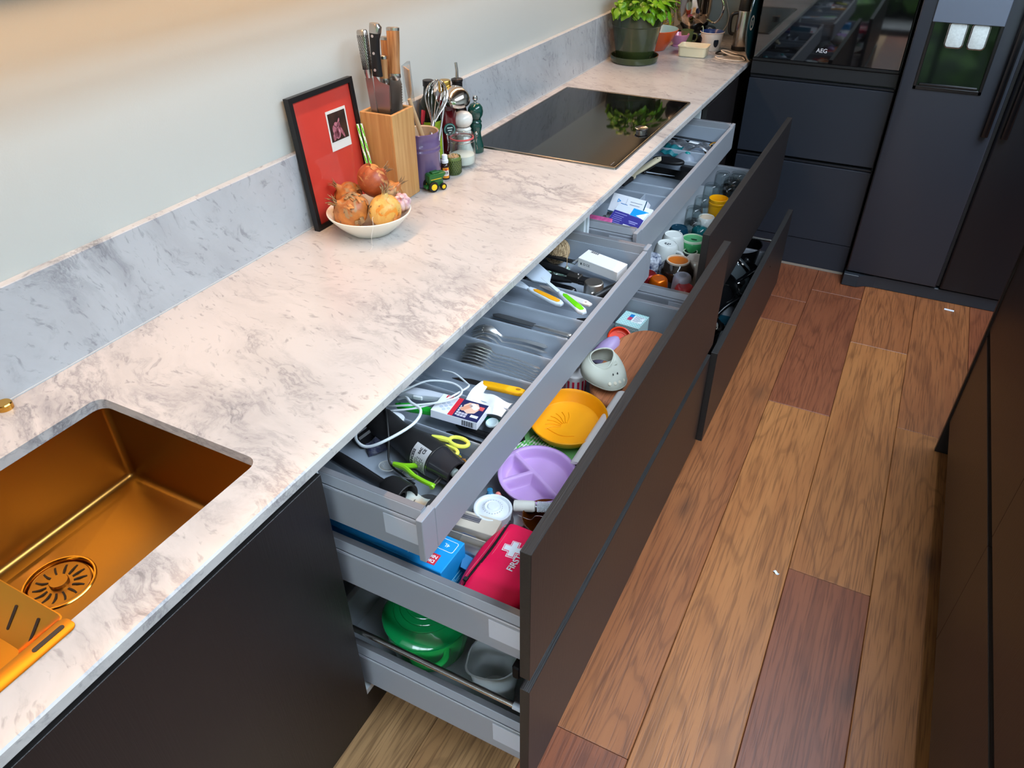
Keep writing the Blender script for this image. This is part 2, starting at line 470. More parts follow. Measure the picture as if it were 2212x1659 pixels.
# garden seen only in reflections through the glazed doors
LEAF_OUT = M('hedge_leaves', (66, 100, 34), .6, c2=(16, 32, 12), vscale=5.0)
g = MB(); rr = random.Random(3)
for k in range(46):
    x = -4 + k * .26; g.ball((x, -9.2 + rr.uniform(-.3, .3), rr.uniform(.4, 1.4)), rr.uniform(.5, .8), 10, 7, jit=.5, fr=3, seed=k)
    g.ball((x, -9.4 + rr.uniform(-.3, .3), rr.uniform(1.6, 2.9)), rr.uniform(.5, .8), 10, 7, jit=.5, fr=3, seed=k + 70)
for k in range(44):
    g.ball((-1.5 + k * .15 + rr.uniform(-.1, .1), -6.1 + rr.uniform(-.5, .3), rr.uniform(.05, .5)), rr.uniform(.22, .4), 10, 7, jit=.6, fr=4, seed=k + 200)
hedge = g.make('hedge', LEAF_OUT); hedge['kind'] = 'stuff'; tag(hedge, 'tall green hedge in the garden behind the glazed doors', 'hedge')
lawn = MB().box(-8, 12, -12, ROOM_Y0 - .13, -.12, -.06).make('patio', M('patio_stone', (112, 110, 106), .8, var=.2, vscale=5)); struct(lawn)

# ------------------------------------------------------------------ worktop, upstand, sink
CT = 0.9085
def holed_slab(x0, x1, y0, y1, z0, z1, hole):
    bm = bmesh.new()
    def loop(pts, z):
        vs_ = [bm.verts.new((p[0], p[1], z)) for p in pts]
        return vs_, [bm.edges.new((vs_[i], vs_[(i + 1) % len(vs_)])) for i in range(len(vs_))]
    outer = []
    e = .003
    for (za, zb, ins) in ((z1, z1 - e, e),):
        pass
    o = [(x0, y0), (x1, y0), (x1, y1), (x0, y1)]
    oi = [(x0, y0), (x1 - e, y0), (x1 - e, y1), (x0, y1)]
    A, ea = loop(oi, z1); H, eh = loop(hole, z1)
    bmesh.ops.triangle_fill(bm, use_beauty=True, edges=ea + eh)
    Bv, eb = loop(o, z1 - e)
    Cv, ec = loop(o, z0)
    H2, eh2 = loop(hole, z0)
    bmesh.ops.triangle_fill(bm, use_beauty=True, edges=ec + eh2)
    for U, V in ((A, Bv), (Bv, Cv)):
        for i in range(4): bm.faces.new((U[i], U[(i + 1) % 4], V[(i + 1) % 4], V[i]))
    n = len(hole)
    for i in range(n): bm.faces.new((H[i], H[(i + 1) % n], H2[(i + 1) % n], H2[i]))
    bmesh.ops.recalc_face_normals(bm, faces=bm.faces[:])
    return bm
SX0, SX1, SY0, SY1 = 0.134, 0.512, -2.06, -1.500
wt = MB().addbm(holed_slab(0.0, 0.596, -3.3, ROOM_Y1, CT - .020, CT, rrect(SX0, SX1, SY0, SY1, .022, 6)))
o = wt.make('worktop', MARBLE, smooth=30)
tag(o, 'long white marble worktop with grey veins above the drawers', 'worktop')
t = thing('backsplash', 'low marble upstand along the wall behind the worktop', 'backsplash')
for (a, b2) in ((-3.3, 1.184), (1.186, ROOM_Y1)):
    MB().box(-.0195, 0, a, b2, CT + .0005, 1.1045, .0015).make('panel', MARBLE_UP, t)
MB().box(0.0, .0022, -3.3, ROOM_Y1 - .002, CT + .0003, CT + .0028).make('sealant', M('sealant', (190, 196, 198), .5), t)

t = thing('kitchen_sink', 'gold steel undermount sink set into the marble worktop', 'sink', (0, 0, 0))
bx0, bx1, by0, by1, bz = .122, .522, -2.10, -1.490, .708
bs = MB()
prof = []   # wall to floor with a tight radius, as nested rounded rectangles
for (ins, z, r) in ((0, .8875, .012), (.0015, .722, .012), (.003, .715, .011), (.007, .7105, .010), (.014, .7085, .008), (.03, .708, .006)):
    prof.append([(p[0], p[1], z) for p in rrect(bx0 + ins, bx1 - ins, by0 + ins, by1 - ins, r, 4)])
vs_ = [p for l in prof for p in l]; n = len(prof[0]); fs = []
for i in range(len(prof) - 1):
    for k in range(n): fs.append((i * n + k, i * n + (k + 1) % n, (i + 1) * n + (k + 1) % n, (i + 1) * n + k))
bs.add(vs_, fs)
dc = (.2275, -1.7325); dr = .0575      # floor falls gently to the drain, creased to the corners
lp = [Vector(p) for p in prof[-1]]; dense = []
for k in range(len(lp)):
    p0, p1 = lp[k], lp[(k + 1) % len(lp)]; c_ = max(1, int((p1 - p0).length / .012))
    dense += [p0.lerp(p1, q / c_) for q in range(c_)]
nd = len(dense); ring = []
for p in dense:
    d = p - Vector((dc[0], dc[1], .708)); d.z = 0; d.normalize(); ring.append((dc[0] + d.x * dr, dc[1] + d.y * dr, .7035))
bs.add([tuple(p) for p in dense] + ring, [(k, (k + 1) % nd, nd + (k + 1) % nd, nd + k) for k in range(nd)])
# flange under the marble
bs.make('basin', GOLD, t, smooth=50)
fl = MB()
oo = rrect(bx0 - .012, bx1 + .012, by0 - .012, by1 + .012, .02, 4); ii = rrect(bx0, bx1, by0, by1, .012, 4); n = len(oo)
fl.add([(p[0], p[1], .8878) for p in oo] + [(p[0], p[1], .8878) for p in ii], [(k, (k + 1) % n, n + (k + 1) % n, n + k) for k in range(n)])
fl.make('flange', GOLD, t)
dn = MB().at((dc[0], dc[1], .7035)).lathe([(.0585, .0006), (.057, .002), (.0545, .002), (.053, -.001), (.051, -.008), (.0, -.008)], 40)
dn.make('drain', GOLD_SHINY, t)
st = MB().at((dc[0], dc[1], .697)).lathe([(.049, 0), (.049, .003), (.047, .004), (.030, .0015), (.014, .0035), (.0, .0035)], 40)
st.at((dc[0], dc[1], .700)).lathe([(.0155, 0), (.0155, .007), (.0145, .0085), (0, .0085)], 24)
stn = st.make('strainer', GOLD, t)
for k in range(14):
    a = 2 * PI * k / 14
    q = MB().at((dc[0], dc[1], .7), (0, 0, a)).prism([(.021 + .021 * u, .0022 * math.sin(PI * u) * .6 + (-.0016 + .0032 * w)) for u, w in [(0, 0), (.25, 0), (.5, 0), (.75, 0), (1, 0), (1, 1), (.75, 1), (.5, 1), (.25, 1), (0, 1)]], -.001, .0006)
    q.make('slot', DARKSLOT, stn)
# scratches and the small brass knob
t = thing('sink_colander', 'gold perforated draining tray hung in the near end of the sink', 'colander', (0, 0, 0))
cb = MB(); ty = -1.842
x0, x1, y0, y1 = .165, .503, -2.055, ty
def openbox(mb, x0, x1, y0, y1, z0, z1, ins, th):
    L = []
    for (i_, z) in ((0, z1), (ins, z0), (ins + th, z0 + th), (th, z1)):
        L.append([(p[0], p[1], z) for p in rrect(x0 + i_, x1 - i_, y0 + i_, y1 - i_, .012, 3)])
    n = len(L[0]); f = []
    for i in range(3):
        for k in range(n): f.append((i * n + k, i * n + (k + 1) % n, (i + 1) * n + (k + 1) % n, (i + 1) * n + k))
    f.append(tuple(range(n, 2 * n))); f.append(tuple(range(2 * n, 3 * n)))
    for k in range(n): f.append((3 * n + k, 3 * n + (k + 1) % n, (k + 1) % n, k))
    return mb.add([p for l in L for p in l], f)
openbox(cb, x0, x1, y0, y1, .862, .909, .045, .0015)
body = cb.make('tray', M('gold_tray', (204, 136, 40), .28, metal=1.0), t)
fl = MB().prism(rrect(.500, .528, -2.12, ty - .0005, .010, 5), .9088, .9106, .0005)
fl.make('handle', M('gold_handle', (214, 140, 40), .34, metal=1.0), t)
MB().prism(rrect(.509, .5165, -1.895, -1.852, .0036, 4), .9100, .9110).make('slot', M('handle_slot', (24, 22, 22), .4), t)
for k in range(6):
    xx = .236 + k * .045
    for r_ in range(2):
        yy = -1.925 - .055 * r_
        MB().prism(rrect(xx - .0025, xx + .0025, yy - .020, yy + .020, .0024, 3), .8632, .8641).make('slot', DARKSLOT, t)
    MB().at((xx, ty - .0235, .8842), (R(46), 0, 0)).prism(rrect(-.0022, .0022, -.017, .017, .0021, 3), .0006, .0026).make('slot', DARKSLOT, t)
o = MB().at((.014, -1.598, CT)).lathe([(.014, 0), (.014, .010), (.0125, .012), (0, .012)], 24).make('waste_knob', GOLD_SHINY)
tag(o, 'small round brass control knob on the worktop behind the sink', 'knob')

# ------------------------------------------------------------------ kitchen units
t = thing('wall_cupboard', 'dark wall cupboard with an LED profile over the worktop', 'cupboard')
MB().box(-.019, .33, -3.2, ROOM_Y1, 1.60, 2.3, .002).make('body', VENEER, t)
MB().box(.012, .032, -2.6, 2.1, 1.5805, 1.5995).make('led_profile', DRAWER_LIGHT, t)

GAP = (.492, .528)          # the dark grip channel between upper and lower fronts
FZ0, FZ1 = .155, .8530
def front(parent, x1, y0, y1, z0, z1, th=.0195, name='front_panel'):
    m = MB().box(x1 - th, x1, y0, y1, z0, z1, .0008)
    for f, q in zip(range(len(m.f)), m.f):
        pass
    o = m.make(name, [VENEER, EDGE], parent, smooth=0)
    for p in o.data.polygons:
        if abs(p.normal.x) < .7: p.material_index = 1
    return o
def side_wall(mb, x0, x1, y, sgn, z0, z1):
    """double skinned grey drawer side with a ledge, running along x; sgn +1 when the inside is towards +y"""
    P = [(0, z0), (0, z1 - .026), (.0035, z1 - .0245), (.0035, z1 - .019), (.0015, z1 - .0175), (.0075, z1 - .001), (.0085, z1), (.021, z1), (.022, z1 - .001), (.022, z0)]
    a = [(x0, y + sgn * p[0], p[1]) for p in P]; b = [(x1, y + sgn * p[0], p[1]) for p in P]
    n = len(P)
    f = [(i, (i + 1) % n, n + (i + 1) % n, n + i) for i in range(n)] + [tuple(range(n)), tuple(range(2 * n - 1, n - 1, -1))]
    mb.add(a + b, f)
    return mb
def drawer(cab, y0, y1, xb, xf, zb, zside, fz0=None, fz1=None, inner=False, fx=None, rail=None, zfloor=None):
    """y0,y1: outer side faces; xb back, xf end of the sides; the front panel sits beyond xf"""
    d = node('drawer', cab)
    zf = zfloor or zb + .012
    for (y, s) in ((y0, 1), (y1, -1)):
        sw = side_wall(MB(), xb, xf, y, s, zb, zside).make('side_panel', DRAWER_GREY, d, smooth=20)
        MB().box(xb, xf, y + s * .0087, y + s * .0209, zside - .0004, zside + .0006).make('top_strip', DRAWER_TOP, d)
        cp = MB().box(xf - .075, xf - .002, y - s * .0012, y, zb + .028, zside - .030, .0006).make('cover_cap', DRAWER_LIGHT, d)
        ln = MB().box(xb, xf, y + s * .0015, y + s * .0005, zside - .0245, zside - .0205).make('trim_line', DRAWER_LIGHT, d)
    MB().box(xb, xf, y0 + .022, y1 - .022, zf - .010, zf).make('floor_panel', DRAWER_FLOOR, d)
    MB().box(xb - .014, xb, y0 + .002, y1 - .002, zb, zside, .001).make('back_panel', DRAWER_LIGHT, d)
    if inner:
        MB().box(xf, fx, y0 + .030, y1 - .030, fz0, fz1 - .004, .0012).make('front_panel', DRAWER_GREY, d)
        for (a, b2) in ((y0 - .0105, y0 + .0295), (y1 - .0295, y1 + .0105)):
            MB().box(xf, fx, a, b2, fz0, fz1, .0012).make('end_bracket', DRAWER_GREY, d)
    else:
        front(d, fx, y0 - .0275, y1 + .0275, fz0, fz1)
    if rail:
        for y in (y0 + .010, y1 - .010):
            MB().tube([(xb, y, rail), (xf - .03, y, rail)], .0062, 12).make('rail', CHROME if False else STEEL, d)
            MB().tube([(xf - .032, y, rail), (xf, y, rail)], .0078, 12).make('rail_end', DRAWER_LIGHT, d)
    return d
def carcass(name, label, y0, y1, xf=.553):
    t = thing(name, label, 'cabinet', (0, 0, 0))
    for (a, b2) in ((y0, y0 + .016), (y1 - .016, y1)):
        MB().box(0.01, xf, a, b2, .15, .870).make('side_board', WHITE_BOARD, t)
    MB().box(0.01, xf, y0 + .016, y1 - .016, .15, .166).make('bottom_board', WHITE_BOARD, t)
    MB().box(0.01, .018, y0 + .016, y1 - .016, .166, .870).make('back_board', M('carcass_back', (52, 56, 60), .6), t)
    MB().box(.505, .521, y0, y1, 0.0, .149).make('plinth', VENEER, t)
    MB().box(.535, .556, y0, y1, .8705, .888).make('grip_channel', CHANNEL, t)
    return t
YA0, YA1, YB0, YB1 = -1.437, -.225, -.215, .985
# sink cabinet with one wide front
t = carcass('sink_cabinet', 'dark sink cabinet left of the open drawers under the worktop', -2.66, YA0 - .001)
front(t, .5755, -2.655, YA0 - .0005, FZ0 - .008, FZ1, name='door')
MB().box(.540, .555, -2.655, YA0 - .001, .853, .8868).make('grip_profile', CHANNEL, t)
# near drawer cabinet
ca = carcass('drawer_cabinet', 'wide drawer cabinet in front, cutlery drawer and two deep drawers pulled open', YA0, YA1)
drawer(ca, -1.408, -.254, .27, .7475, .705, .812, .708, .808, inner=True, fx=.7605, zfloor=.7180)
drawer(ca, -1.408, -.254, .45, .9495, .533, .642, GAP[1], FZ1, fx=.969, zfloor=.5480)
drawer(ca, -1.408, -.254, .45, .9495, .187, .305, FZ0, GAP[0], fx=.969, rail=.358, zfloor=.2020)
# far drawer cabinet
cb_ = carcass('drawer_cabinet', 'wide drawer cabinet under the hob with utensil, mug and pan drawers pulled open', YB0, YB1)
drawer(cb_, -.186, .956, .21, .687, .705, .812, .708, .808, inner=True, fx=.700, zfloor=.7180)
drawer(cb_, -.186, .956, .38, .8875, .533, .642, GAP[1], FZ1, fx=.908, zfloor=.5480)
drawer(cb_, -.186, .956, .47, .9665, .187, .305, FZ0, GAP[0], fx=.986, rail=.358, zfloor=.2020)
# black grip profiles on the back of the upper fronts' lower edge
for (c, x, y0, y1) in ((ca, .9495, -1.424, -.238), (cb_, .8885, YB0 + .013, YB1 - .013)):
    MB().box(x - .022, x - .006, y0, y1, GAP[0] + .002, GAP[1] - .0005, .003).make('grip_profile', CHANNEL, c)
# corner cabinet up to the tall units
t = thing('corner_cabinet', 'plain dark corner cabinet between the far drawers and the oven tower', 'cabinet')
MB().box(0.01, .555, YB1 + .002, 2.11, .15, .870).make('body', VENEER, t)
MB().box(.505, .521, YB1 + .002, 1.514, 0, .149).make('plinth', VENEER, t)
front(t, .5755, YB1 + .004, 1.512, FZ0, FZ1, name='door')
MB().box(.535, .556, YB1 + .002, 1.512, .8705, .888).make('grip_channel', CHANNEL, t)

# tall oven tower, front faces -y
TALL = M('black_lacquer', (40, 45, 54), .38, spec=.5)
OY = 1.515
t = thing('oven_tower', 'tall dark oven tower with two grip-edged drawers beside the black fridge', 'cabinet')
for (nm, a, b2, c, d) in (('lower_body', .619, 1.226, .0, .900), ('upper_body', .619, 1.226, 1.62, 2.4), ('side_board', .619, .637, .9001, 1.6199), ('side_board', 1.208, 1.226, .9001, 1.6199)):
    MB().box(a, b2, OY + .022, ROOM_Y1 - .005, c, d).make(nm, TALL, t)
MB().box(.621, 1.2245, OY + .004, OY + .022, 1.53, 2.4, .001).make('top_door', TALL, t)
def tall_front(z0, z1):
    d = node('drawer', t)
    MB().box(.621, 1.2245, OY + .0, OY + .020, z0, z1 - .012, .0012).make('front_panel', TALL, d)
    MB().box(.621, 1.2245, OY + .008, OY + .020, z1 - .011, z1, .003).make('grip_profile', M('grip_profile_black', (30, 32, 37), .3), d)
tall_front(.533, .868); tall_front(.150, .520)
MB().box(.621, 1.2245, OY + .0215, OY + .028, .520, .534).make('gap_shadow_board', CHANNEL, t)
MB().box(.621, 1.2245, OY + .002, OY + .0215, .876, .929, .001).make('filler_strip', M('filler_strip', (34, 36, 40), .42), t)
MB().box(.621, 1.2245, OY + .004, OY + .0215, .012, .146, .001).make('plinth', TALL, t)
MB().box(.621, 1.2245, OY + .002, OY + .0215, .0005, .011).make('floor_seal', M('floor_seal', (150, 140, 128), .5), t)
t = thing('oven', 'black glass built-in oven above the dark drawers of the tower', 'oven', (0, 0, 0))
MB().box(.640, 1.205, OY + .024, 2.0, .935, 1.525).make('body', BLACK_PLASTIC, t)
MB().box(.622, 1.2235, OY - .004, OY + .022, .9305, .9425, .002).make('bottom_trim', BLACK_PLASTIC, t)
dr_ = MB().box(.624, 1.2215, OY - .006, OY + .018, .9435, 1.400, .0025).make('glass_door', M('oven_glass', (12, 12, 13), .035, spec=1.0, coat=1.0), t)
MB().box(.622, 1.2235, OY - .006, OY + .018, 1.403, 1.525, .002).make('control_panel', BLACK_GLASS, t)
text(dr_, 'AEG', (.9035, OY - .0062, .9935), (PI / 2, 0, 0), .0235, M('oven_logo', (190, 190, 195), .4), 'lettering', bold=.0004)
hb = MB(); hb.tube([(.68, OY - .035, 1.36), (1.165, OY - .035, 1.36)], .008, 12); hb.box(.70, .715, OY - .035, OY - .006, 1.353, 1.367); hb.box(1.13, 1.145, OY - .035, OY - .006, 1.353, 1.367)
hb.make('handle', STEEL, t)

# american style fridge, front faces -y
FR = M('fridge_black_lit', (46, 49, 57), .33, spec=.55, bump=.04, bscale=12)  # left door: base colour lifted to stand in for reflected daylight
t = thing('fridge', 'large black side-by-side fridge with an ice and water dispenser', 'fridge')
FY = 1.432
MB().box(1.2375, 2.150, FY + .062, ROOM_Y1 - .02, .03, 1.78, .004).make('body', BLACK_SATIN, t)
def fdoor(x0, x1):
    m = MB().prism(rrect(x0, x1, FY, FY + .058, .012, 5), .0665, 1.775, .004)
    return m
# left door with a recess for the dispenser: built around the opening
DX0, DX1, DZ0, DZ1 = 1.2875, 1.5345, .9005, 1.245
ld = MB()
ld.box(1.2375, DX0, FY, FY + .058, .0665, 1.775, .006, seg=2); ld.box(DX1, 1.6225, FY, FY + .058, .0665, 1.775, .006, seg=2)
ldl = MB(); ldl.box(1.2435, 1.6165, FY + .0, FY + .050, .0725, DZ0); 
ld = MB()
def door_with_hole(mb, x0, x1, z0, z1, hx0, hx1, hz0, hz1, y0, y1, b=.007):
    # front face ring
    o_ = [(x0 + b, z0 + b), (x1 - b, z0 + b), (x1 - b, z1 - b), (x0 + b, z1 - b)]
    h = [(hx0, hz0), (hx1, hz0), (hx1, hz1), (hx0, hz1)]
    e_ = [(x0 + b * .3, z0 + b * .3), (x1 - b * .3, z0 + b * .3), (x1 - b * .3, z1 - b * .3), (x0 + b * .3, z1 - b * .3)]
    e2 = [(x0, z0), (x1, z0), (x1, z1), (x0, z1)]
    L = [[(p[0], y0 + .048, p[1]) for p in h], [(p[0], y0, p[1]) for p in h], [(p[0], y0, p[1]) for p in o_], [(p[0], y0 + b * .3, p[1]) for p in e_], [(p[0], y0 + b, p[1]) for p in e2], [(p[0], y1, p[1]) for p in e2]]
    f = []
    for i in range(5):
        for k in range(4): f.append((i * 4 + k, i * 4 + (k + 1) % 4, (i + 1) * 4 + (k + 1) % 4, (i + 1) * 4 + k))
    f.append((0, 1, 2, 3)); f.append((20, 21, 22, 23))
    return mb.add([p for l in L for p in l], f)
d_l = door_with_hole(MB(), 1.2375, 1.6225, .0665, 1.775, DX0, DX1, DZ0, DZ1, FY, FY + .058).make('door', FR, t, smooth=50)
d_r = fdoor(1.6365, 2.148).make('door', M('fridge_black_right', (20, 21, 26), .34, spec=.5), t, smooth=50)  # right door: darker copy, without the reflection tone painted into the left
for (x, d) in ((1.594, d_l), (1.664, d_r)):
    MB().prism(rrect(x - .0135, x + .0135, FY - .030, FY - .004, .006, 4), .752, 1.70, .003).make('handle', BLACK_GLOSS, d)
MB().box(1.6235, 1.6355, FY + .02, FY + .061, .07, 1.77).make('door_seal', BLACK_SATIN, t)
dp = node('dispenser', t)
fr = MB()
for (a, b2, c, d) in ((DX0, DX0 + .012, DZ0, DZ1), (DX1 - .012, DX1, DZ0, DZ1), (DX0, DX1, DZ0, DZ0 + .014), (DX0, DX1, DZ1 - .012, DZ1)):
    fr.box(a, b2, FY - .004, FY + .040, c, d, .0015)
fr.make('dispenser_frame', BLACK_GLOSS, dp)
rm = MB(); rm.add([(DX0 + .010, FY + .008, DZ0 + .010), (DX1 - .010, FY + .008, DZ0 + .010), (DX1 - .010, FY + .046, 1.155), (DX0 + .010, FY + .046, 1.155), (DX0 + .010, FY + .0475, DZ0 + .010), (DX1 - .010, FY + .0475, DZ0 + .010), (DX1 - .010, FY + .0475, 1.155), (DX0 + .010, FY + .0475, 1.155)], [(0, 1, 2, 3), (4, 7, 6, 5), (0, 3, 7, 4), (1, 5, 6, 2), (2, 6, 7, 3), (0, 4, 5, 1)])
rm.make('recess', M('recess_gloss', (10, 11, 13), .05, spec=.45), dp)
MB().box(DX0 + .018, DX1 - .018, FY - .002, FY + .034, DZ0 + .014, DZ0 + .024, .002).make('drip_tray', BLACK_GLOSS, dp)
MB().box(DX0 + .001, DX1 - .0005, FY - .0075, FY + .03, 1.149, DZ1, .002).make('control_panel', M('dispenser_panel', (112, 120, 136), .42, metal=.35, bump=.1, bscale=1.0, aniso=(4, 4, 400)), dp)
PAD = M('dispenser_pad', (226, 232, 230), .3, trans=.15, var=.15, vscale=120)
for (a, b2) in ((1.355, 1.413), (1.434, 1.489)):
    m = MB().at((0, FY + .004, 0), (PI / 2, 0, 0)).prism(rrect(a, b2, 1.064, 1.150, .011, 5), -.004, .004, .0015)
    m.make('paddle', PAD, dp)
    r_ = rrect(a - .003, b2 + .003, 1.061, 1.151, .013, 5); r_ = [(p[0], FY + .008, p[1]) for p in r_]
    MB().tube(r_, .0018, 6, closed=True).make('paddle_rim', STEEL, dp)
tg = MB().box(1.2375, 2.146, FY + .014, FY + .06, .0005, .058, .002)
tg.box(1.232, 1.300, FY - .020, FY + .06, .0005, .060, .003)
tg.prism([(1.300, FY - .018), (1.330, FY + .006), (1.38, FY + .016), (1.300, FY + .03)], .002, .057)
tg.box(2.06, 2.146, FY - .020, FY + .06, .0005, .06, .003)
tg.make('toe_grille', M('toe_grille', (44, 48, 54), .42), t)

# island opposite, fronts face -x
IX = 1.695
t = thing('kitchen_island', 'dark kitchen island with grip-channel drawers at the right', 'island')
MB().box(IX + .0300, 2.60, -3.2, .286, .15, .872).make('body', BLACK_SATIN, t)
MB().box(IX + .06, 2.54, -3.2, .2, .0, .15).make('plinth', VENEER, t)
MB().box(IX - .006, 2.61, .2885, .3075, .0005, .888, .001).make('end_panel', VENEER, t)
MB().box(IX + .0200, IX + .0295, -3.2, .286, .15, .872).make('channel_board', CHANNEL, t)
def ifront(y0, y1, z0, z1):
    m = MB().box(IX, IX + .0195, y0, y1, z0, z1, .0008).make('drawer_front', [VENEER, EDGE], t, smooth=0)
    for p in m.data.polygons:
        if abs(p.normal.x) < .7: p.material_index = 1
for (a, b2) in ((-3.2, -1.864), (-1.8625, -.665), (-.6635, .2855)):
    ifront(a, b2, .138, .474); ifront(a, b2, .5005, .853)
o = MB().box(IX - .02, 2.62, -3.2, .315, .8885, .9085, .002).make('island_worktop', MARBLE)
tag(o, 'white marble worktop on the dark kitchen island at the right', 'worktop')

# induction hob
t = thing('induction_hob', 'black glass induction hob with a steel frame in the worktop', 'hob', (0, 0, 0))
hx0, hx1, hy0, hy1 = .036, .553, -.004, .799
L = [[(p[0], p[1], z) for p in rrect(hx0 + i_, hx1 - i_, hy0 + i_, hy1 - i_, .006, 4)] for (i_, z) in ((0, CT), (.0012, CT + .0050), (.003, CT + .0058), (.008, CT + .0052), (.0085, CT + .0035))]
n = len(L[0]); fs = [(i * n + k, i * n + (k + 1) % n, (i + 1) * n + (k + 1) % n, (i + 1) * n + k) for i in range(4) for k in range(n)]
MB().add([p for l in L for p in l], fs).make('frame', M('hob_frame', (150, 146, 140), .3, metal=1.0), t)
MB().prism(rrect(hx0 + .0085, hx1 - .0085, hy0 + .0085, hy1 - .0085, .004, 3), CT + .0005, CT + .0045).make('glass_top', BLACK_GLASS, t)
MB().box(.527, .529, .018, .050, CT + .0045, CT + .0047).make('maker_mark', M('hob_logo', (120, 118, 116), .5), t)
o = MB().at((.503, .372, CT + .0046)).lathe([(.0, 0), (.0185, 0), (.0185, .008), (.0215, .010), (.0225, .0115), (.0225, .0135), (.0205, .0145), (.019, .0135), (0, .0135)], 36).make('control_knob', STEEL)
tag(o, 'round magnetic steel control knob standing on the black hob', 'knob')

# ------------------------------------------------------------------ things on the worktop
def V3(p): return Vector(p)
# red framed picture leaning on the upstand
fw, fh = .243, .326
lean = math.atan2(.029, .324)
t = thing('picture_frame', 'black framed red picture with an instant photo leaning on the upstand', 'picture', (.0345, -.762, CT + .0005), (PI / 2, 0, PI / 2))
# local: x along the wall, y up, z out of the picture; tip it back
t.rotation_euler = Matrix.Rotation(-lean, 3, 'Y').to_euler() if False else (Matrix.Rotation(-lean, 3, 'Y') @ Euler((PI / 2, 0, PI / 2)).to_matrix()).to_euler()
BLACKF = M('frame_black', (20, 20, 22), .35)
L = [[(p[0], p[1], z) for p in ((i_, i_), (fw - i_, i_), (fw - i_, fh - i_), (i_, fh - i_))] for (i_, z) in ((0, -.016), (0, -.0005), (.0008, 0), (.0125, 0), (.0133, -.004))]
fs = [(i * 4 + k, i * 4 + (k + 1) % 4, (i + 1) * 4 + (k + 1) % 4, (i + 1) * 4 + k) for i in range(4) for k in range(4)]
MB().add([p for l in L for p in l], fs).make('frame', BLACKF, t, smooth=20)
MB().box(.004, fw - .004, .004, fh - .004, -.0155, -.010).make('backing', M('backing_board', (60, 48, 40), .8), t)
MB().box(.012, fw - .012, .012, fh - .012, -.0098, -.0070).make('red_card', M('red_card', (205, 62, 50), .42, coat=.6, var=.10, vscale=9), t)
pol = MB().at((.160, .216, -.0068), (0, 0, R(-1))).box(-.039, .039, -.049, .049, 0, .0005).make('instant_photo', M('photo_white', (218, 220, 214), .4), t)
MB().at((.160, .2235, -.0062), (0, 0, R(-1))).box(-.034, .034, -.0345, .0345, 0, .0004).make('photo_print', M('photo_dark', (30, 26, 28), .35, c2=(58, 40, 34), vscale=40), pol)
pp = MB()
for (x, y, rx, ry, a) in ((.147, .211, .010, .019, 20), (.158, .214, .009, .021, -12), (.151, .228, .007, .007, 0), (.170, .207, .004, .018, 25), (.140, .203, .006, .012, -25), (.1615, .231, .003, .012, -30)):
    pp.at((x, y, -.0057), (0, 0, R(a))).prism(circ(rx, 14, sy=ry / rx), 0, .0003)
pp.make('photo_figures', M('photo_pink', (196, 128, 142), .4, c2=(120, 60, 74), vscale=60), pol)

# knife block with five knives
BAMBOO = M('bamboo', (206, 158, 100), .42, c2=(184, 132, 78), vscale=1.0, aniso=(90, 90, 5))
kx0, kx1, ky0, ky1, kh = .0150, .1165, -.5195, -.417, .2385
t = thing('knife_block', 'square bamboo knife block full of knives beside the red picture', 'knife block', ((kx0 + kx1) / 2, (ky0 + ky1) / 2, CT + .0003), (0, 0, R(1.5)))
hw, hd = (kx1 - kx0) / 2, (ky1 - ky0) / 2
wl = .0085
for (nm, a, b2, c, d) in (('front_board', hw - wl, hw, -hd, hd), ('back_board', -hw, -hw + wl, -hd, hd), ('side_board', -hw + wl, hw - wl, -hd, -hd + wl), ('side_board', -hw + wl, hw - wl, hd - wl, hd)):
    MB().box(a, b2, c, d, .001, kh, .0012).make(nm, BAMBOO, t)
MB().box(-hw + wl, hw - wl, -hd + wl, hd - wl, 0, .008).make('base_board', BAMBOO, t)
br = MB().box(-hw + wl + .001, hw - wl - .001, -hd + wl + .001, hd - wl - .001, .009, kh - .012)
br.make('bristle_insert', M('bristle_black', (18, 18, 20), .7, bump=.6, bscale=900), t)
WOODH = M('knife_wood', (186, 136, 88), .4, c2=(150, 98, 58), vscale=1.0, aniso=(160, 160, 14))
BLADE = M('blade_steel', (178, 174, 172), .3, metal=1.0, bump=.05, bscale=1.0, aniso=(30, 30, 900))
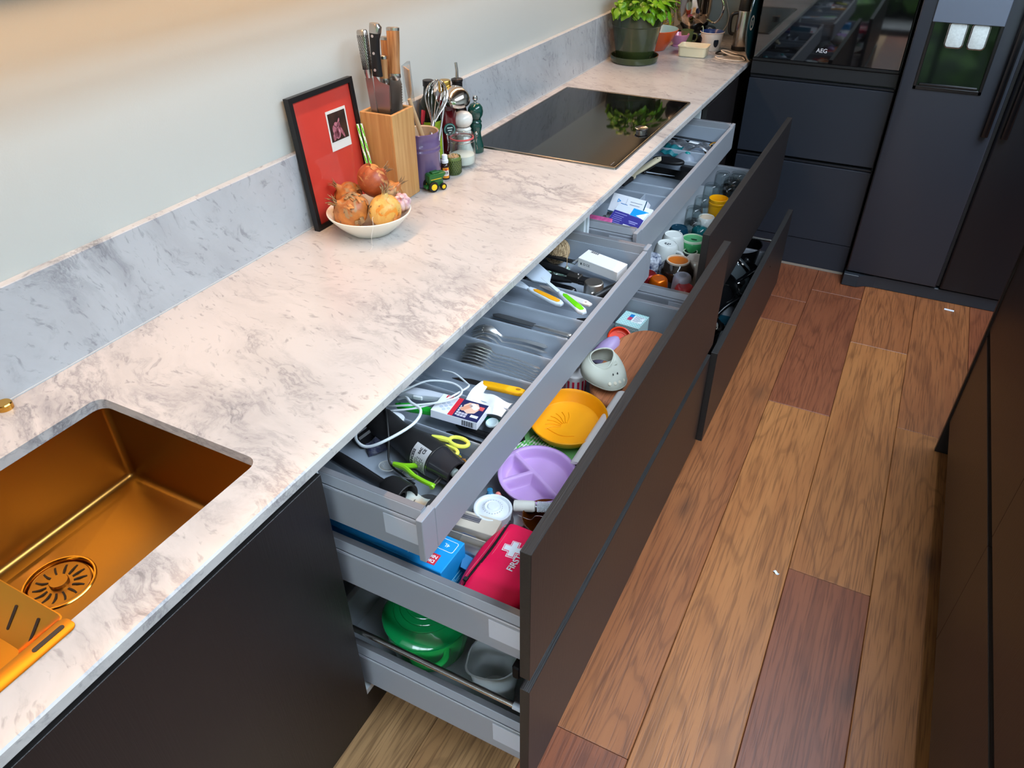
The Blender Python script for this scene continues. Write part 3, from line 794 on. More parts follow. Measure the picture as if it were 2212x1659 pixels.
def knife(label, neck, top, yaw, kind, bw, hl_r=(.014, .011)):
    """neck: where the handle meets the blade; the blade goes down into the block"""
    neck, top = V3(neck), V3(top); ax = top - neck; hl = ax.length
    z = ax.normalized(); w = Vector((math.cos(yaw), math.sin(yaw), 0)); w = (w - z * w.dot(z)).normalized(); n_ = z.cross(w)
    mat = Matrix((w, n_, z)).transposed().to_4x4(); mat.translation = neck
    k = thing('kitchen_knife', label, 'knife', neck, mat.to_euler())
    dn_ = -(neck.z - (CT + .175))
    up_ = .0
    if kind == 'santoku':
        out = [(-.014, .006), (-.010, .002), (.004, -.012), (.028, -.016), (.031, -.02), (.029, -.07), (.026, dn_), (-.012, dn_)]
    elif kind == 'bread':
        out = [(-.016, .0), (.014, .0), (.017, -.008)] + [(.018 + (.0022 if i % 2 else 0), -.012 - i * .0032) for i in range(24)] + [(.014, dn_), (-.012, dn_)]
    else:
        out = [(-bw, 0), (bw, 0), (bw, dn_), (-bw * .6, dn_)]
    b = MB(); b.T = Matrix.Rotation(PI / 2, 4, 'X'); b.prism([(p[0], p[1]) for p in out], -.0009, .0009)
    b.make('blade', BLADE, k, smooth=20)
    def oval(mb, prof, n=16, mi=0):
        vs_ = []; fs = []
        for (rx, ry, zz, off) in prof:
            for q in range(n): a = 2 * PI * q / n; vs_.append((off + rx * math.copysign(abs(math.cos(a)) ** .75, math.cos(a)), ry * math.copysign(abs(math.sin(a)) ** .75, math.sin(a)), zz))
        for i in range(len(prof) - 1):
            for q in range(n): fs.append((i * n + q, i * n + (q + 1) % n, (i + 1) * n + (q + 1) % n, (i + 1) * n + q))
        fs.append(tuple(range(n))); fs.append(tuple(range((len(prof) - 1) * n, len(prof) * n)))
        return mb.add(vs_, fs, mi)
    rx, ry = hl_r
    if kind == 'dotted':
        oval(MB(), [(rx * .6, ry * .6, 0, 0), (rx * .8, ry * .8, .012, 0), (rx, ry, .05, 0), (rx * 1.15, ry, hl * .8, 0), (rx * 1.1, ry * .95, hl - .004, 0), (rx * .9, ry * .8, hl, 0)]).make('handle', STEEL, k)
        dm = MB()
        for r_ in range(22):
            for c_ in range(9):
                a = R(-90 + (c_ - 4) * 22 + (11 if r_ % 2 else 0)); zz = .022 + r_ * (hl - .032) / 22
                q = rx * (.86 + .3 * zz / hl)
                dm.ball((q * math.sin(a + PI / 2) * 1.0, ry * math.sin(a) * 1.0, zz), .0017, 6, 4)
        d_ = dm.make('dimples', BLACK_PLASTIC, k); d_['kind'] = 'stuff'
    elif kind == 'santoku':
        oval(MB(), [(.0135, .0085, .002, -.001), (.0130, .0095, .02, -.002), (.0115, .0100, .06, -.003), (.0125, .0105, .09, -.002), (.0150, .0100, hl - .022, .001)]).make('handle', BLACK_PLASTIC, k)
        oval(MB(), [(.0152, .0102, hl - .0215, .001), (.0160, .0100, hl - .008, .003), (.0120, .0080, hl, .0)]).make('end_cap', STEEL, k)
        for zz in (.018, .058, .098):
            MB().at((-.002, -.0098, zz), (PI / 2, 0, 0)).lathe([(.0036, 0), (.0032, .0010), (0, .0010)], 12).make('rivet', M('rivet', (205, 200, 200), .35, metal=.6), k)
        dm = MB()
        for i in range(6): dm.at((.014, -.0011, -.030 - i * .0105), (0, R(-12), 0)).prism([(p[0], p[1]) for p in circ(.010, 12, sy=.26)], 0, .0001)
    else:
        oval(MB(), [(rx * .92, ry * .92, .010, 0), (rx * .88, ry * .9, hl * .3, 0), (rx * 1.0, ry, hl * .7, 0), (rx * 1.02, ry * 1.0, hl - .009, 0)]).make('handle', WOODH, k)
        oval(MB(), [(rx * 1.03, ry * 1.02, hl - .0088, 0), (rx * 1.05, ry * 1.02, hl - .002, 0), (rx * .8, ry * .8, hl, 0)]).make('end_cap', STEEL, k)
        oval(MB(), [(rx * .75, ry * .55, -.006, 0), (rx * 1.0, ry * .95, .003, 0), (rx * .95, ry * .95, .0099, 0)]).make('bolster', STEEL, k)
    return k
YW = R(8)
knife('steel knife with a black-dotted handle, leftmost in the bamboo block', (0.0400, -0.4942, 1.2275), (0.0300, -0.4890, 1.3394), YW, 'dotted', .010, (.0125, .010))
knife('black-handled knife with three rivets and a broad blade in the block', (0.0696, -0.4940, 1.2328), (0.0758, -0.4960, 1.3587), R(4), 'santoku', .02)
knife('tallest wood-handled knife with a serrated blade at the block right', (0.0850, -0.4440, 1.2214), (0.0780, -0.4238, 1.3388), YW, 'bread', .015, (.0160, .0130))
knife('wood-handled knife half hidden behind the tallest wooden one', (0.0500, -0.4245, 1.2019), (0.0460, -0.4114, 1.3124), YW, 'plain', .009, (.0150, .0120))
knife('short wood-handled knife between the black and the tall wooden knives', (0.0640, -0.4636, 1.2120), (0.0620, -0.4569, 1.2769), YW, 'plain', .008, (.0118, .0100))

# two paper straws leaning between frame and block
for k, (a, b2, lb) in enumerate((((.058, -.548, CT + .004), (0.0200, -0.5392, 1.1198), 'green and white striped paper straw, the left of two by the red picture'), ((.066, -.542, CT + .004), (0.0280, -0.5337, 1.1206), 'green and white striped paper straw, the right one against the knife block'))):
    a, b2 = V3(a), V3(b2); d = b2 - a
    s = thing('paper_straw', lb, 'straw', a, d.to_track_quat('Z', 'Y').to_euler(), 'striped straws by the knife block')
    L_ = d.length; N_ = 60; n = 12
    mb = MB()
    for i in range(N_):
        z0, z1 = L_ * i / N_, L_ * (i + 1) / N_
        vs_ = [(.0033 * math.cos(2 * PI * q / n), .0033 * math.sin(2 * PI * q / n), z) for z in (z0, z1) for q in range(n)]
        for q in range(n):
            ph = (i * .55 + q * 12.0 / n) % 12
            mb.add([vs_[q], vs_[(q + 1) % n], vs_[n + (q + 1) % n], vs_[n + q]], [(0, 1, 2, 3)], 1 if ph % 6 < 3 else 0)
    mb.make('tube', [M('straw_white', (236, 238, 230), .6), M('straw_green', (120, 214, 60), .6)], s, smooth=50)

# bowl of onions
BOWL = M('cream_glaze', (236, 230, 214), .22, coat=.3)
bc = (.1445, -.690)
t = MB().at().lathe([(.0, .004), (.030, .004), (.050, .008), (.080, .028), (.1025, .0535), (.1045, .0555), (.1065, .0545), (.106, .051), (.083, .024), (.060, .004), (.055, 0), (.0, 0)], 56).make('fruit_bowl', BOWL, loc=(bc[0], bc[1], CT + .0003))
tag(t, 'cream bowl of onions and garlic in front of the red picture', 'bowl')
def onion_mat(name, a, b, c):
    m = bpy.data.materials.new(name); m.use_nodes = True; nt = m.node_tree; bs_ = nt.nodes['Principled BSDF']; L_ = nt.links.new
    tc = N(nt, 'TexCoord'); mp = N(nt, 'Mapping'); mp.inputs['Scale'].default_value = (38, 38, 9); L_(tc.outputs['Object'], mp.inputs['Vector'])
    n1 = N(nt, 'TexNoise', Scale=1.0, Detail=7.0, Roughness=.65); L_(mp.outputs[0], n1.inputs['Vector'])
    n2 = N(nt, 'TexNoise', Scale=34.0, Detail=5.0, Distortion=1.0); L_(tc.outputs['Object'], n2.inputs['Vector'])
    n3 = N(nt, 'TexNoise', Scale=55.0, Detail=3.0); L_(tc.outputs['Object'], n3.inputs['Vector'])
    c1 = mixc(nt, ramp(nt, n1.outputs['Fac'], [(.35, B0), (.68, W1)]), rgb(*a), rgb(*b))
    c2_ = mixc(nt, ramp(nt, n2.outputs['Fac'], [(.54, B0), (.60, W1)]), c1, rgb(*c))
    c3 = mixc(nt, ramp(nt, n3.outputs['Fac'], [(.66, B0), (.72, W1)]), c2_, rgb(96, 74, 56))
    L_(c3, bs_.inputs['Base Color']); bs_.inputs['Roughness'].default_value = .42
    bp = N(nt, 'Bump', Strength=.5, Distance=.002); L_(n1.outputs['Fac'], bp.inputs['Height']); L_(bp.outputs[0], bs_.inputs['Normal'])
    return m
ONI = [onion_mat('onion_copper', (176, 88, 46), (128, 56, 30), (190, 132, 78)), onion_mat('onion_orange', (196, 126, 58), (150, 84, 42), (156, 124, 84)), onion_mat('onion_pale', (226, 190, 112), (206, 160, 74), (220, 140, 44))]
HUSK = M('onion_husk', (206, 140, 74), .55, c2=(150, 98, 58), vscale=60)
HUSKD = M('onion_husk_dry', (176, 144, 100), .7, c2=(112, 86, 60), vscale=90)
def onion(label, c, r, tilt, mat, squash=.86, stem=.35, seed=1.0, flakes=6):
    o = thing('onion', label, 'onion', c, tilt, 'onions in the cream bowl')
    mb = MB(); n, m_ = 26, 18
    vs_ = []; fs = []
    for i in range(m_ + 1):
        th = PI * i / m_
        rr_ = math.sin(th); zz = math.cos(th)
        if th < .55: rr_ = max(rr_ * .62, .16 if i else .0) ; zz = zz * (1 + stem * (1 - th / .55))
        for k in range(n):
            a = 2 * PI * k / n
            j = 1 + .025 * math.sin(7 * a + seed) * math.sin(th) + .05 * noise.noise(Vector((math.cos(a) * 1.5, math.sin(a) * 1.5, th + seed)))
            vs_.append((r * rr_ * j * math.cos(a), r * rr_ * j * math.sin(a), r * squash * zz))
    for i in range(m_):
        for k in range(n): fs.append((i * n + k, (i + 1) * n + k, (i + 1) * n + (k + 1) % n, i * n + (k + 1) % n))
    mb.add(vs_, fs); mb.make('bulb', mat, o, smooth=60)
    st = MB(); rg = random.Random(int(seed * 100))
    zt = r * squash * (1 + stem)
    for k in range(7):
        a = 2 * PI * k / 7; l = rg.uniform(.25, .5) * r
        st.tube([(.10 * r * math.cos(a), .10 * r * math.sin(a), zt - .25 * r), (.17 * r * math.cos(a), .17 * r * math.sin(a), zt + l * .3), (.30 * r * math.cos(a + .4), .30 * r * math.sin(a + .4), zt + l)], [.09 * r, .08 * r, .02 * r], 5, flat=.3)
    st.make('dry_neck', HUSKD, o)
    for k in range(flakes):
        a = rg.uniform(0, 2 * PI); th0 = rg.uniform(.5, 1.9); da = rg.uniform(.35, .8); dth = rg.uniform(.35, .7)
        def fn(u, v):
            th = th0 + dth * v + .12 * math.sin(9 * u + seed); aa = a + da * (u - .5) * (1 + .3 * math.sin(7 * v + seed))
            q = r * (1.03 + .16 * max(0, v - .45) * (1 + math.sin(5 * u)) * .6 + .02 * math.sin(11 * u))
            return (q * math.sin(th) * math.cos(aa), q * math.sin(th) * math.sin(aa), q * squash * math.cos(th))
        MB().grid(fn, 6, 6).make('skin', HUSK if k % 2 else HUSKD, o, smooth=60)
    return o
onion('copper onion lying on top of the pile in the bowl', (0.1321, -0.6439, 1.0200), .045, (R(-52), R(38), 0), ONI[0], .82, .2, 1.3, 3)
onion('orange brown onion with torn skin at the front left of the bowl', (0.1110, -0.7204, 0.9640), .047, (R(20), R(-48), R(30)), ONI[1], .86, .25, 2.1, 7)
onion('pale peeled yellow onion at the front right of the bowl', (0.1870, -0.6793, 0.9640), .041, (R(4), R(8), 0), ONI[2], 1.02, .34, 3.7, 2)
onion('onion with a dry bushy neck at the back left of the bowl', (0.0584, -0.6603, 0.9760), .036, (R(-15), R(-42), R(70)), ONI[1], .86, .5, 4.4, 9)
onion('onion with loose papery skin behind the garlic in the bowl', (0.1629, -0.6169, 0.9840), .034, (R(-30), R(40), 0), ONI[1], .9, .3, 5.2, 8)
t = thing('garlic_bulb', 'pinkish white garlic bulb at the right rim of the bowl', 'garlic', (0.2095, -0.6364, 0.9745), (R(25), R(25), 0))
GAR = M('garlic_skin', (226, 204, 200), .5, c2=(196, 150, 160), vscale=70)
for k in range(7):
    a = 2 * PI * k / 7
    MB().at((.011 * math.cos(a), .011 * math.sin(a), 0), (0, 0, a)).ball((0, 0, 0), .0135, 12, 9, sc=(1, .78, 1.35), jit=.08, seed=k).make('clove', GAR, t, smooth=60)
MB().lathe([(.010, .008), (.006, .016), (.004, .024), (.0055, .027), (0, .027)], 10).make('neck', GAR, t)
t = MB().tube(smoothpath([(.191, -.735, CT + .060), (.206, -.758, CT + .068), (.214, -.768, CT + .054), (.213, -.778, CT + .03), (.214, -.782, CT + .004), (.216, -.80, CT + .001)]), .0005, 5).make('cooking_twine', M('twine_white', (220, 214, 204), .7))
tag(t, 'thin pale thread hanging over the front rim of the onion bowl', 'thread')

# utensil crock
CROCK = M('lilac_glaze', (112, 92, 130), .2, coat=.4, c2=(92, 72, 112), vscale=6)
CROCKIN = M('crock_inside', (206, 176, 142), .35)
cc = (.088, -.349)
t = thing('utensil_crock', 'lilac glazed utensil crock to the right of the knife block', 'crock', (cc[0], cc[1], CT + .0003))
MB().lathe([(0, 0), (.047, 0), (.0505, .003), (.0505, .096), (.0525, .099), (.0525, .103), (.0505, .106), (.0505, .109), (.0525, .112), (.0525, .116), (.0505, .119), (.0505, .146), (.0515, .150), (.0495, .1515)], 48).make('pot', CROCK, t)
MB().lathe([(.0494, .1515), (.0462, .149), (.0455, .02), (0, .02)], 48).make('glaze_inside', CROCKIN, t)
cr_b = (cc[0], cc[1], CT + .024)
def inpot(dx, dy): return (cc[0] + dx, cc[1] + dy, CT + .026)
# spatulas and spoons in the crock
PALEW = M('pale_beech', (206, 178, 138), .5, c2=(184, 150, 110), vscale=1.0, aniso=(120, 120, 8))
def stick(name, label, cat, a, b2, rad, mat, head=None, group=None):
    a, b2 = V3(a), V3(b2); d = b2 - a
    o = thing(name, label, cat, a, d.to_track_quat('Z', 'X').to_euler(), group)
    MB().tube([(0, 0, 0), (0, 0, d.length * .5), (0, 0, d.length)], [rad, rad * 1.05, rad * .8], 10).make('handle', mat, o)
    if head: head(o, d.length)
    return o
def spat_head(w, h, mat, film=False):
    def f(o, L_):
        m = MB(); m.T = Matrix.Translation((0, 0, L_ - .01)) @ Matrix.Rotation(PI / 2, 4, 'X')
        m.prism([(-.006, 0), (-w * .8, h * .35), (-w, h), (w, h * .93), (w * .9, h * .3), (.006, 0)], -.0025, .0025, .0012).make('blade', mat, o)
        if film:
            m = MB(); m.T = Matrix.Translation((0, 0, L_ - .03)) @ Matrix.Rotation(PI / 2, 4, 'X')
            m.prism([(-w * 1.2, 0), (-w * 1.3, h * 1.25), (w * 1.2, h * 1.45), (w * 1.35, h * .1)], -.0045, .0045, .001).make('plastic_wrap', CLEAR, o)
    return f
stick('wooden_spatula', 'wooden spatula in clear plastic wrap rising from the lilac crock', 'spatula', inpot(-.012, -.012), (0.0550, -0.3431, 1.1514), .0055, PALEW, spat_head(.027, .082, M('beech_head', (212, 170, 124), .5, c2=(190, 140, 96), vscale=1., aniso=(90, 90, 6)), True))
stick('wooden_spoon', 'pale wooden spoon handle leaning left out of the lilac crock', 'spoon', inpot(.028, .016), (0.0900, -0.3948, 1.1567), .0068, PALEW)
stick('red_spatula', 'red silicone spatula behind the whisk in the crock', 'spatula', inpot(-.018, .0), (0.0520, -0.2827, 1.0632), .004, BLACK_PLASTIC, spat_head(.013, .042, M('red_silicone', (176, 40, 52), .45)))
def spoon_head(w, h, mat, dep=.006):
    def f(o, L_):
        def fn(u, v):
            a = (u - .5) * 2; b3 = v
            ww = w * math.sin(PI * min(max(b3 * .93 + .05, 0), 1)) ** .6
            return (a * ww, -dep * (1 - a * a) * math.sin(PI * b3), L_ - .012 + h * b3)
        MB().grid(fn, 10, 12).make('bowl', mat, o, smooth=60)
    return f
o = stick('serving_spoon', 'large black serving spoon standing behind the whisk in the crock', 'spoon', inpot(.004, .02), (0.0400, -0.2338, 1.0648), .0055, BLACK_PLASTIC, spoon_head(.030, .095, M('black_nylon', (16, 16, 17), .3)))
o.rotation_euler.rotate_axis('Z', R(0))
# whisk
a, b2 = V3(inpot(.012, -.006)), V3((0.0800, -0.2287, 1.1693))
d = b2 - a
t = thing('whisk', 'steel balloon whisk standing in the lilac crock', 'whisk', a, d.to_track_quat('Z', 'Y').to_euler())
Lw = d.length
MB().tube([(0, 0, 0), (0, 0, Lw - .115)], [.0075, .0065], 12).make('handle', STEEL, t)
for k in range(8):
    ang = PI * k / 8; pts = []
    tab = [(0, 0), (.03, .012), (.09, .0205), (.2, .0285), (.33, .0325), (.48, .0300), (.64, .0225), (.80, .0130), (.92, .0070), (1, .0045)]
    for s_, rad in tab[::-1]: pts.append((-rad * math.cos(ang), -rad * math.sin(ang), Lw - .122 * s_))
    for s_, rad in tab[1:]: pts.append((rad * math.cos(ang), rad * math.sin(ang), Lw - .122 * s_))
    MB().tube(smoothpath(pts, 2), .0010, 6).make('wire', CHROME, t)
# steel ladle leaning out to the right
a, b2 = V3(inpot(.02, .026)), V3((0.0750, -0.1895, 1.1084))
d = b2 - a
t = thing('ladle', 'steel ladle with an upturned bowl leaning over the white pepper mill', 'ladle', a)
MB().tube([(0, 0, 0), tuple(d * .5), tuple(d)], .0036, 8).make('handle', STEEL, t)
cL = V3((0.0780, -0.1368, 1.1016)) - a
MB().at(cL, (R(14), R(22), 0)).lathe([(.0, .025), (.021, .022), (.037, .012), (.0445, -.002), (.0455, -.007), (.0443, -.007), (.043, -.002), (.035, .011), (.020, .020), (0, .023)], 32).make('bowl', M('ladle_steel', (200, 194, 186), .14, metal=1.0), t, smooth=60)

# bottles against the upstand
def bottle(name, label, c, prof, mat, cat='bottle'):
    o = thing(name, label, cat, (c[0], c[1], CT + .0003))
    MB().lathe(prof, 32).make('glass', mat, o); return o
OLV = M('olive_glass', (20, 26, 12), .08, spec=.6)
t = bottle('oil_bottle', 'dark oil bottle with a lime green label behind the whisk', (.043, -.228), [(0, 0), (.031, 0), (.033, .003), (.033, .17), (.030, .19), (.016, .215), (.0135, .24), (.0135, .255), (0, .255)], OLV)
MB().lathe([(.0334, .035), (.0334, .145)], 24, a0=R(-115), a1=R(10)).make('label', M('lime_label', (150, 176, 30), .5, var=.25, vscale=120), t)
MB().lathe([(.0336, .04), (.0336, .15)], 10, a0=R(12), a1=R(55)).make('back_label', M('pale_label', (196, 198, 196), .5), t)
MB().lathe([(0, .2555), (.015, .2555), (.0155, .24), (.0135, .2395)], 24).make('cap', BLACK_PLASTIC, t)
t = bottle('syrup_bottle', 'red bottle with a gold screw cap and round label behind the white mill', (.040, -.135), [(0, 0), (.029, 0), (.031, .003), (.031, .15), (.028, .172), (.017, .195), (.0155, .205), (0, .205)], M('red_glass', (98, 18, 24), .08, spec=.6, coat=.3))
cp = MB().lathe([(.0185, .202), (.0190, .204), (.0190, .2085), (.0184, .2095), (.0190, .2105), (.0190, .2145), (.0184, .2155), (.0190, .2165), (.0190, .232), (.0175, .2345), (0, .2345)], 28).make('gold_cap', M('cap_gold', (206, 164, 78), .3, metal=1.0), t)
for (r_, z_, c_, nm) in ((.019, .0006, (32, 78, 70), 'label'), (.0165, .0011, (120, 170, 156), 'label_ring'), (.0145, .0016, (24, 46, 46), 'label_center')):
    m = MB(); m.T = Matrix.Rotation(R(-42), 4, 'Z') @ Matrix.Translation((.0305 + z_, 0, .098)) @ Matrix.Rotation(PI / 2, 4, 'Y')
    pts = circ(r_, 24); m.prism(pts, -.003, .0008).make(nm, M('round_' + nm, c_, .5), t)
for k, w in enumerate(('RODE BES', 'SIROOP')):
    text(t, w, ((.0330) * math.cos(R(-42)), (.0330) * math.sin(R(-42)), .103 - .009 * k), (PI / 2, 0, R(48)), .0052, M('label_text', (220, 230, 224), .6), 'lettering') if False else None
mb = MB()
for k, (w, n_) in enumerate(((.017, 4), (.013, 3), (.006, 1))):
    m = MB(); 
    mb.T = Matrix.Rotation(R(-42), 4, 'Z') @ Matrix.Translation((.0332, 0, .103 - k * .0075))
    mb.box(0, .0003, -w / 2, w / 2, -.0014, .0014)
mb.make('label_print', M('label_print', (214, 226, 220), .6), t)
t = bottle('vinegar_bottle', 'dark slim bottle with a steel pouring spout by the upstand', (.046, -.072), [(0, 0), (.025, 0), (.027, .003), (.027, .13), (.022, .155), (.0125, .175), (.0125, .20), (0, .20)], M('dark_glass', (28, 12, 12), .08, spec=.6))
m = MB().lathe([(.0125, .198), (.0165, .2005), (.0165, .2055)] + [p for k in range(5) for p in ((.0145, .2055 - .0 - k * .0), )][:1] + [(.0148, .208), (.0165, .2085), (.0165, .2105), (.0148, .211), (.0165, .2135), (.0165, .2155), (.0148, .216), (.018, .219), (.018, .225), (.010, .228), (0, .228)], 24)
m.make('stopper', BLACK_PLASTIC, t)
MB().tube([(0, 0, .226), (.001, 0, .25), (-.002, 0, .272)], [.0052, .0045, .0042], 12).make('spout', STEEL, t)

# pepper mills
def mill(label, c, s, mat, knob):
    o = thing('pepper_mill', label, 'pepper mill', (c[0], c[1], CT + .0003))
    P = [(0, 0), (.026, 0), (.028, .002), (.028, .014), (.0265, .022), (.0215, .036), (.0185, .052), (.0185, .060), (.0225, .072), (.0235, .078), (.0205, .083), (.0205, .086), (.0235, .0885), (.0200, .0935), (.0195, .0955)]
    MB().lathe([(r_ * s[0], z * s[1]) for r_, z in P], 36).make('body', mat, o)
    Hh = [(.0150, .0956), (.0200, .0975), (.0270, .1075), (.0292, .118), (.0270, .129), (.0190, .138), (.0070, .1418), (0, .142)]
    MB().lathe([(r_ * s[0], z * s[1]) for r_, z in Hh], 36).make('head', mat, o)
    if knob:
        MB().lathe([(.0035, .141 * s[1]), (.0035, .146 * s[1]), (.0075, .150 * s[1]), (.0085, .156 * s[1]), (.0060, .161 * s[1]), (0, .1625 * s[1])], 20).make('steel_knob', CHROME, o)
mill('white lacquered pepper mill between the jar and the dark green mill', (.079, -.102), (1.06, .99), M('white_lacquer', (236, 230, 220), .25, coat=.5), False)
mill('dark green pepper mill with a steel top knob beside the hob', (.0905, -.043), (.83, 1.08), M('green_lacquer', (16, 66, 58), .15, coat=.7), True)

# clip-top jar
jc = (.1135, -.170)
t = thing('clip_jar', 'glass clip-top jar half full of white sugar with a red seal', 'jar', (jc[0], jc[1], CT + .0003))
MB().lathe([(0, .003), (.034, .003), (.0385, .006), (.040, .012), (.040, .066), (.037, .075), (.0345, .079), (.0365, .081), (.0345, .083), (.0325, .083), (.0325, .078), (.035, .073), (.0376, .065), (.0376, .013), (.035, .008), (0, .007)], 40).make('glass', GLASS, t)
MB().lathe([(0, .0075), (.0345, .0085), (.0370, .014), (.0370, .034), (.030, .037), (0, .039)], 32).make('sugar', M('sugar', (236, 236, 226), .8, bump=.4, bscale=900), t)
MB().lathe([(.0330, .0832), (.0372, .0834), (.0372, .0868), (.0330, .0870)], 36).make('rubber_seal', M('seal_red', (206, 86, 92), .5), t)
MB().lathe([(0, .090), (.026, .090), (.029, .094), (.033, .0875), (.0365, .0875), (.037, .092), (.034, .099), (.030, .1005), (.0265, .099), (.025, .0925), (0, .0925)], 40).make('lid', GLASS, t)
for s_ in (-1, 1):
    w = smoothpath([(s_ * .041, -.006, .072), (s_ * .0425, 0, .085), (s_ * .0425, .004, .096), (s_ * .045, -.002, .098), (s_ * .0455, -.008, .088), (s_ * .043, -.01, .07), (s_ * .046, -.012, .050)], 4)
    MB().at((0, 0, 0), (0, 0, R(37))).tube(w, .0011, 6).make('wire_clip', CHROME, t)
MB().lathe([(.0372, .0755), (.0384, .0755), (.0384, .0775), (.0372, .0775)], 36).make('wire_band', STEEL, t)

# toothpick cup
tc_ = (.1275, -.2465)
t = thing('toothpick_cup', 'small green textured cup of toothpicks beside the brown dropper bottle', 'cup', (tc_[0], tc_[1], CT + .0003))
GREENC = M('olive_glaze', (98, 116, 58), .25, coat=.4)
MB().lathe([(0, .002), (.0190, 0), (.0215, .003), (.0235, .02), (.0235, .040), (.0220, .052), (.0210, .0535), (.0196, .052), (.0200, .006), (0, .006)], 36).make('cup', GREENC, t)
sc_ = MB()
for r_ in range(7):
    for k in range(22):
        a = 2 * PI * (k + .5 * (r_ % 2)) / 22; z = .007 + r_ * .0058
        q = .0236 if r_ > 1 else .0232
        sc_.at((q * math.cos(a), q * math.sin(a), z), (0, 0, a)).ball((0, 0, 0), .0030, 6, 4, sc=(.25, .8, 1.0))
o = sc_.make('scale_relief', M('olive_glaze_dark', (52, 66, 34), .3), t); o['kind'] = 'stuff'
PICK = M('toothpick_wood', (226, 186, 138), .6)
rg = random.Random(4)
for k in range(90):
    a = rg.uniform(0, 2 * PI); q = .0185 * math.sqrt(rg.random()); h_ = rg.uniform(.052, .0575); b3 = rg.uniform(0, 2 * PI)
    MB().tube([(q * .9 * math.cos(a), q * .9 * math.sin(a), .008), (q * math.cos(a) + .001 * math.cos(b3), q * math.sin(a) + .001 * math.sin(b3), h_)], [.0010, .0009], 5).make('toothpick', PICK, t)
for (dx, h_) in ((-.010, .066), (-.006, .069), (.004, .060)):
    MB().tube([(dx * .5, 0, .03), (dx, -.006, h_)], [.0010, .0004], 5).make('toothpick', M('toothpick_light', (240, 236, 220), .6), t)

# brown dropper bottle
vc = (.1262, -.2935)
t = thing('dropper_bottle', 'small brown dropper bottle with white cap and orange label', 'bottle', (vc[0], vc[1], CT + .0003), (0, 0, R(-50)))
MB().lathe([(0, 0), (.0120, 0), (.0130, .0015), (.0130, .038), (.0115, .043), (.0070, .047), (.0070, .050), (0, .050)], 28).make('glass', M('amber_dark', (46, 24, 14), .12, spec=.6), t)
MB().lathe([(.0100, .0475), (.0106, .049), (.0106, .056), (.0090, .057), (.0085, .069), (.0075, .071), (0, .071)], 24).make('cap', WHITE_PLASTIC, t)
MB().lathe([(.0132, .005), (.0132, .036)], 14, a0=R(-42), a1=R(42)).make('label', M('label_cream', (232, 224, 214), .5), t)
MB().lathe([(.01335, .005), (.01335, .012)], 14, a0=R(-42), a1=R(42)).make('label_band', M('label_orange', (236, 150, 32), .5), t)
MB().lathe([(.01335, .028), (.01335, .036)], 14, a0=R(-42), a1=R(42)).make('label_band', M('label_orange', (236, 150, 32), .5), t)
MB().at((.0128, .001, .0305), (0, PI / 2, 0)).ball((0, 0, 0), .0036, 10, 6, sc=(1, 1, .4)).make('label_dot', M('label_red', (214, 52, 44), .5), t)
text(t, 'D3', (.01352, 0, .0205), (PI / 2, 0, PI / 2), .0105, M('label_grey', (70, 72, 82), .6), 'lettering', bold=.0002)

# green toy combine
tc_ = (0.1494, -0.3820, 0.9085)
t = thing('toy_tractor', 'green toy farm vehicle with yellow-hubbed wheels in front of the crock', 'toy', (tc_[0] - .004, tc_[1] + .004, CT + .0003), (0, 0, R(62)))
TG = M('toy_green', (28, 96, 38), .35, coat=.3); TY = M('toy_yellow', (240, 200, 30), .4); TB = M('toy_tyre', (20, 20, 20), .6)
# local x: forwards (towards the crock side), y: left
b_ = MB(); b_.box(-.024, .020, -.011, .011, .010, .026, .002); b_.make('chassis', TG, t)
hp = MB(); hp.T = Matrix.Rotation(PI / 2, 4, 'X')
hp.prism([(-.026, .024), (.014, .024), (.018, .034), (.026, .043), (.027, .048), (-.022, .049), (-.026, .045)], -.0135, .0135, .0015).make('hopper', TG, t)
MB().box(-.014, .010, -.009, .009, .0485, .053, .0015).make('roof_hatch', TG, t)
MB().box(-.022, .012, -.0142, -.0134, .0335, .0350).make('stripe', TY, t)
MB().box(-.036, -.022, -.010, .010, .008, .016, .002).make('drawbar', TG, t)
def wheel(x, y, r_):
    w = node('wheel', t); w.location = (x, y, r_)
    MB().at((0, 0, 0), (PI / 2, 0, 0)).lathe([(.0, -.0035), (r_ * .6, -.0035), (r_ * .66, -.0045), (r_ * .93, -.0045), (r_, -.003), (r_, .003), (r_ * .93, .0045), (r_ * .66, .0045), (r_ * .6, .0035), (0, .0035)], 28).make('tyre', TB, w)
    MB().at((0, 0, 0), (PI / 2, 0, 0)).lathe([(0, -.0048), (r_ * .3, -.0046), (r_ * .58, -.0038), (r_ * .62, -.0042), (r_ * .62, .0042), (r_ * .58, .0038), (r_ * .3, .0046), (0, .0048)], 24).make('hub', TY, w)
for s_ in (-1, 1): wheel(-.016, s_ * .0165, .0145); wheel(.016, s_ * .0150, .0095)

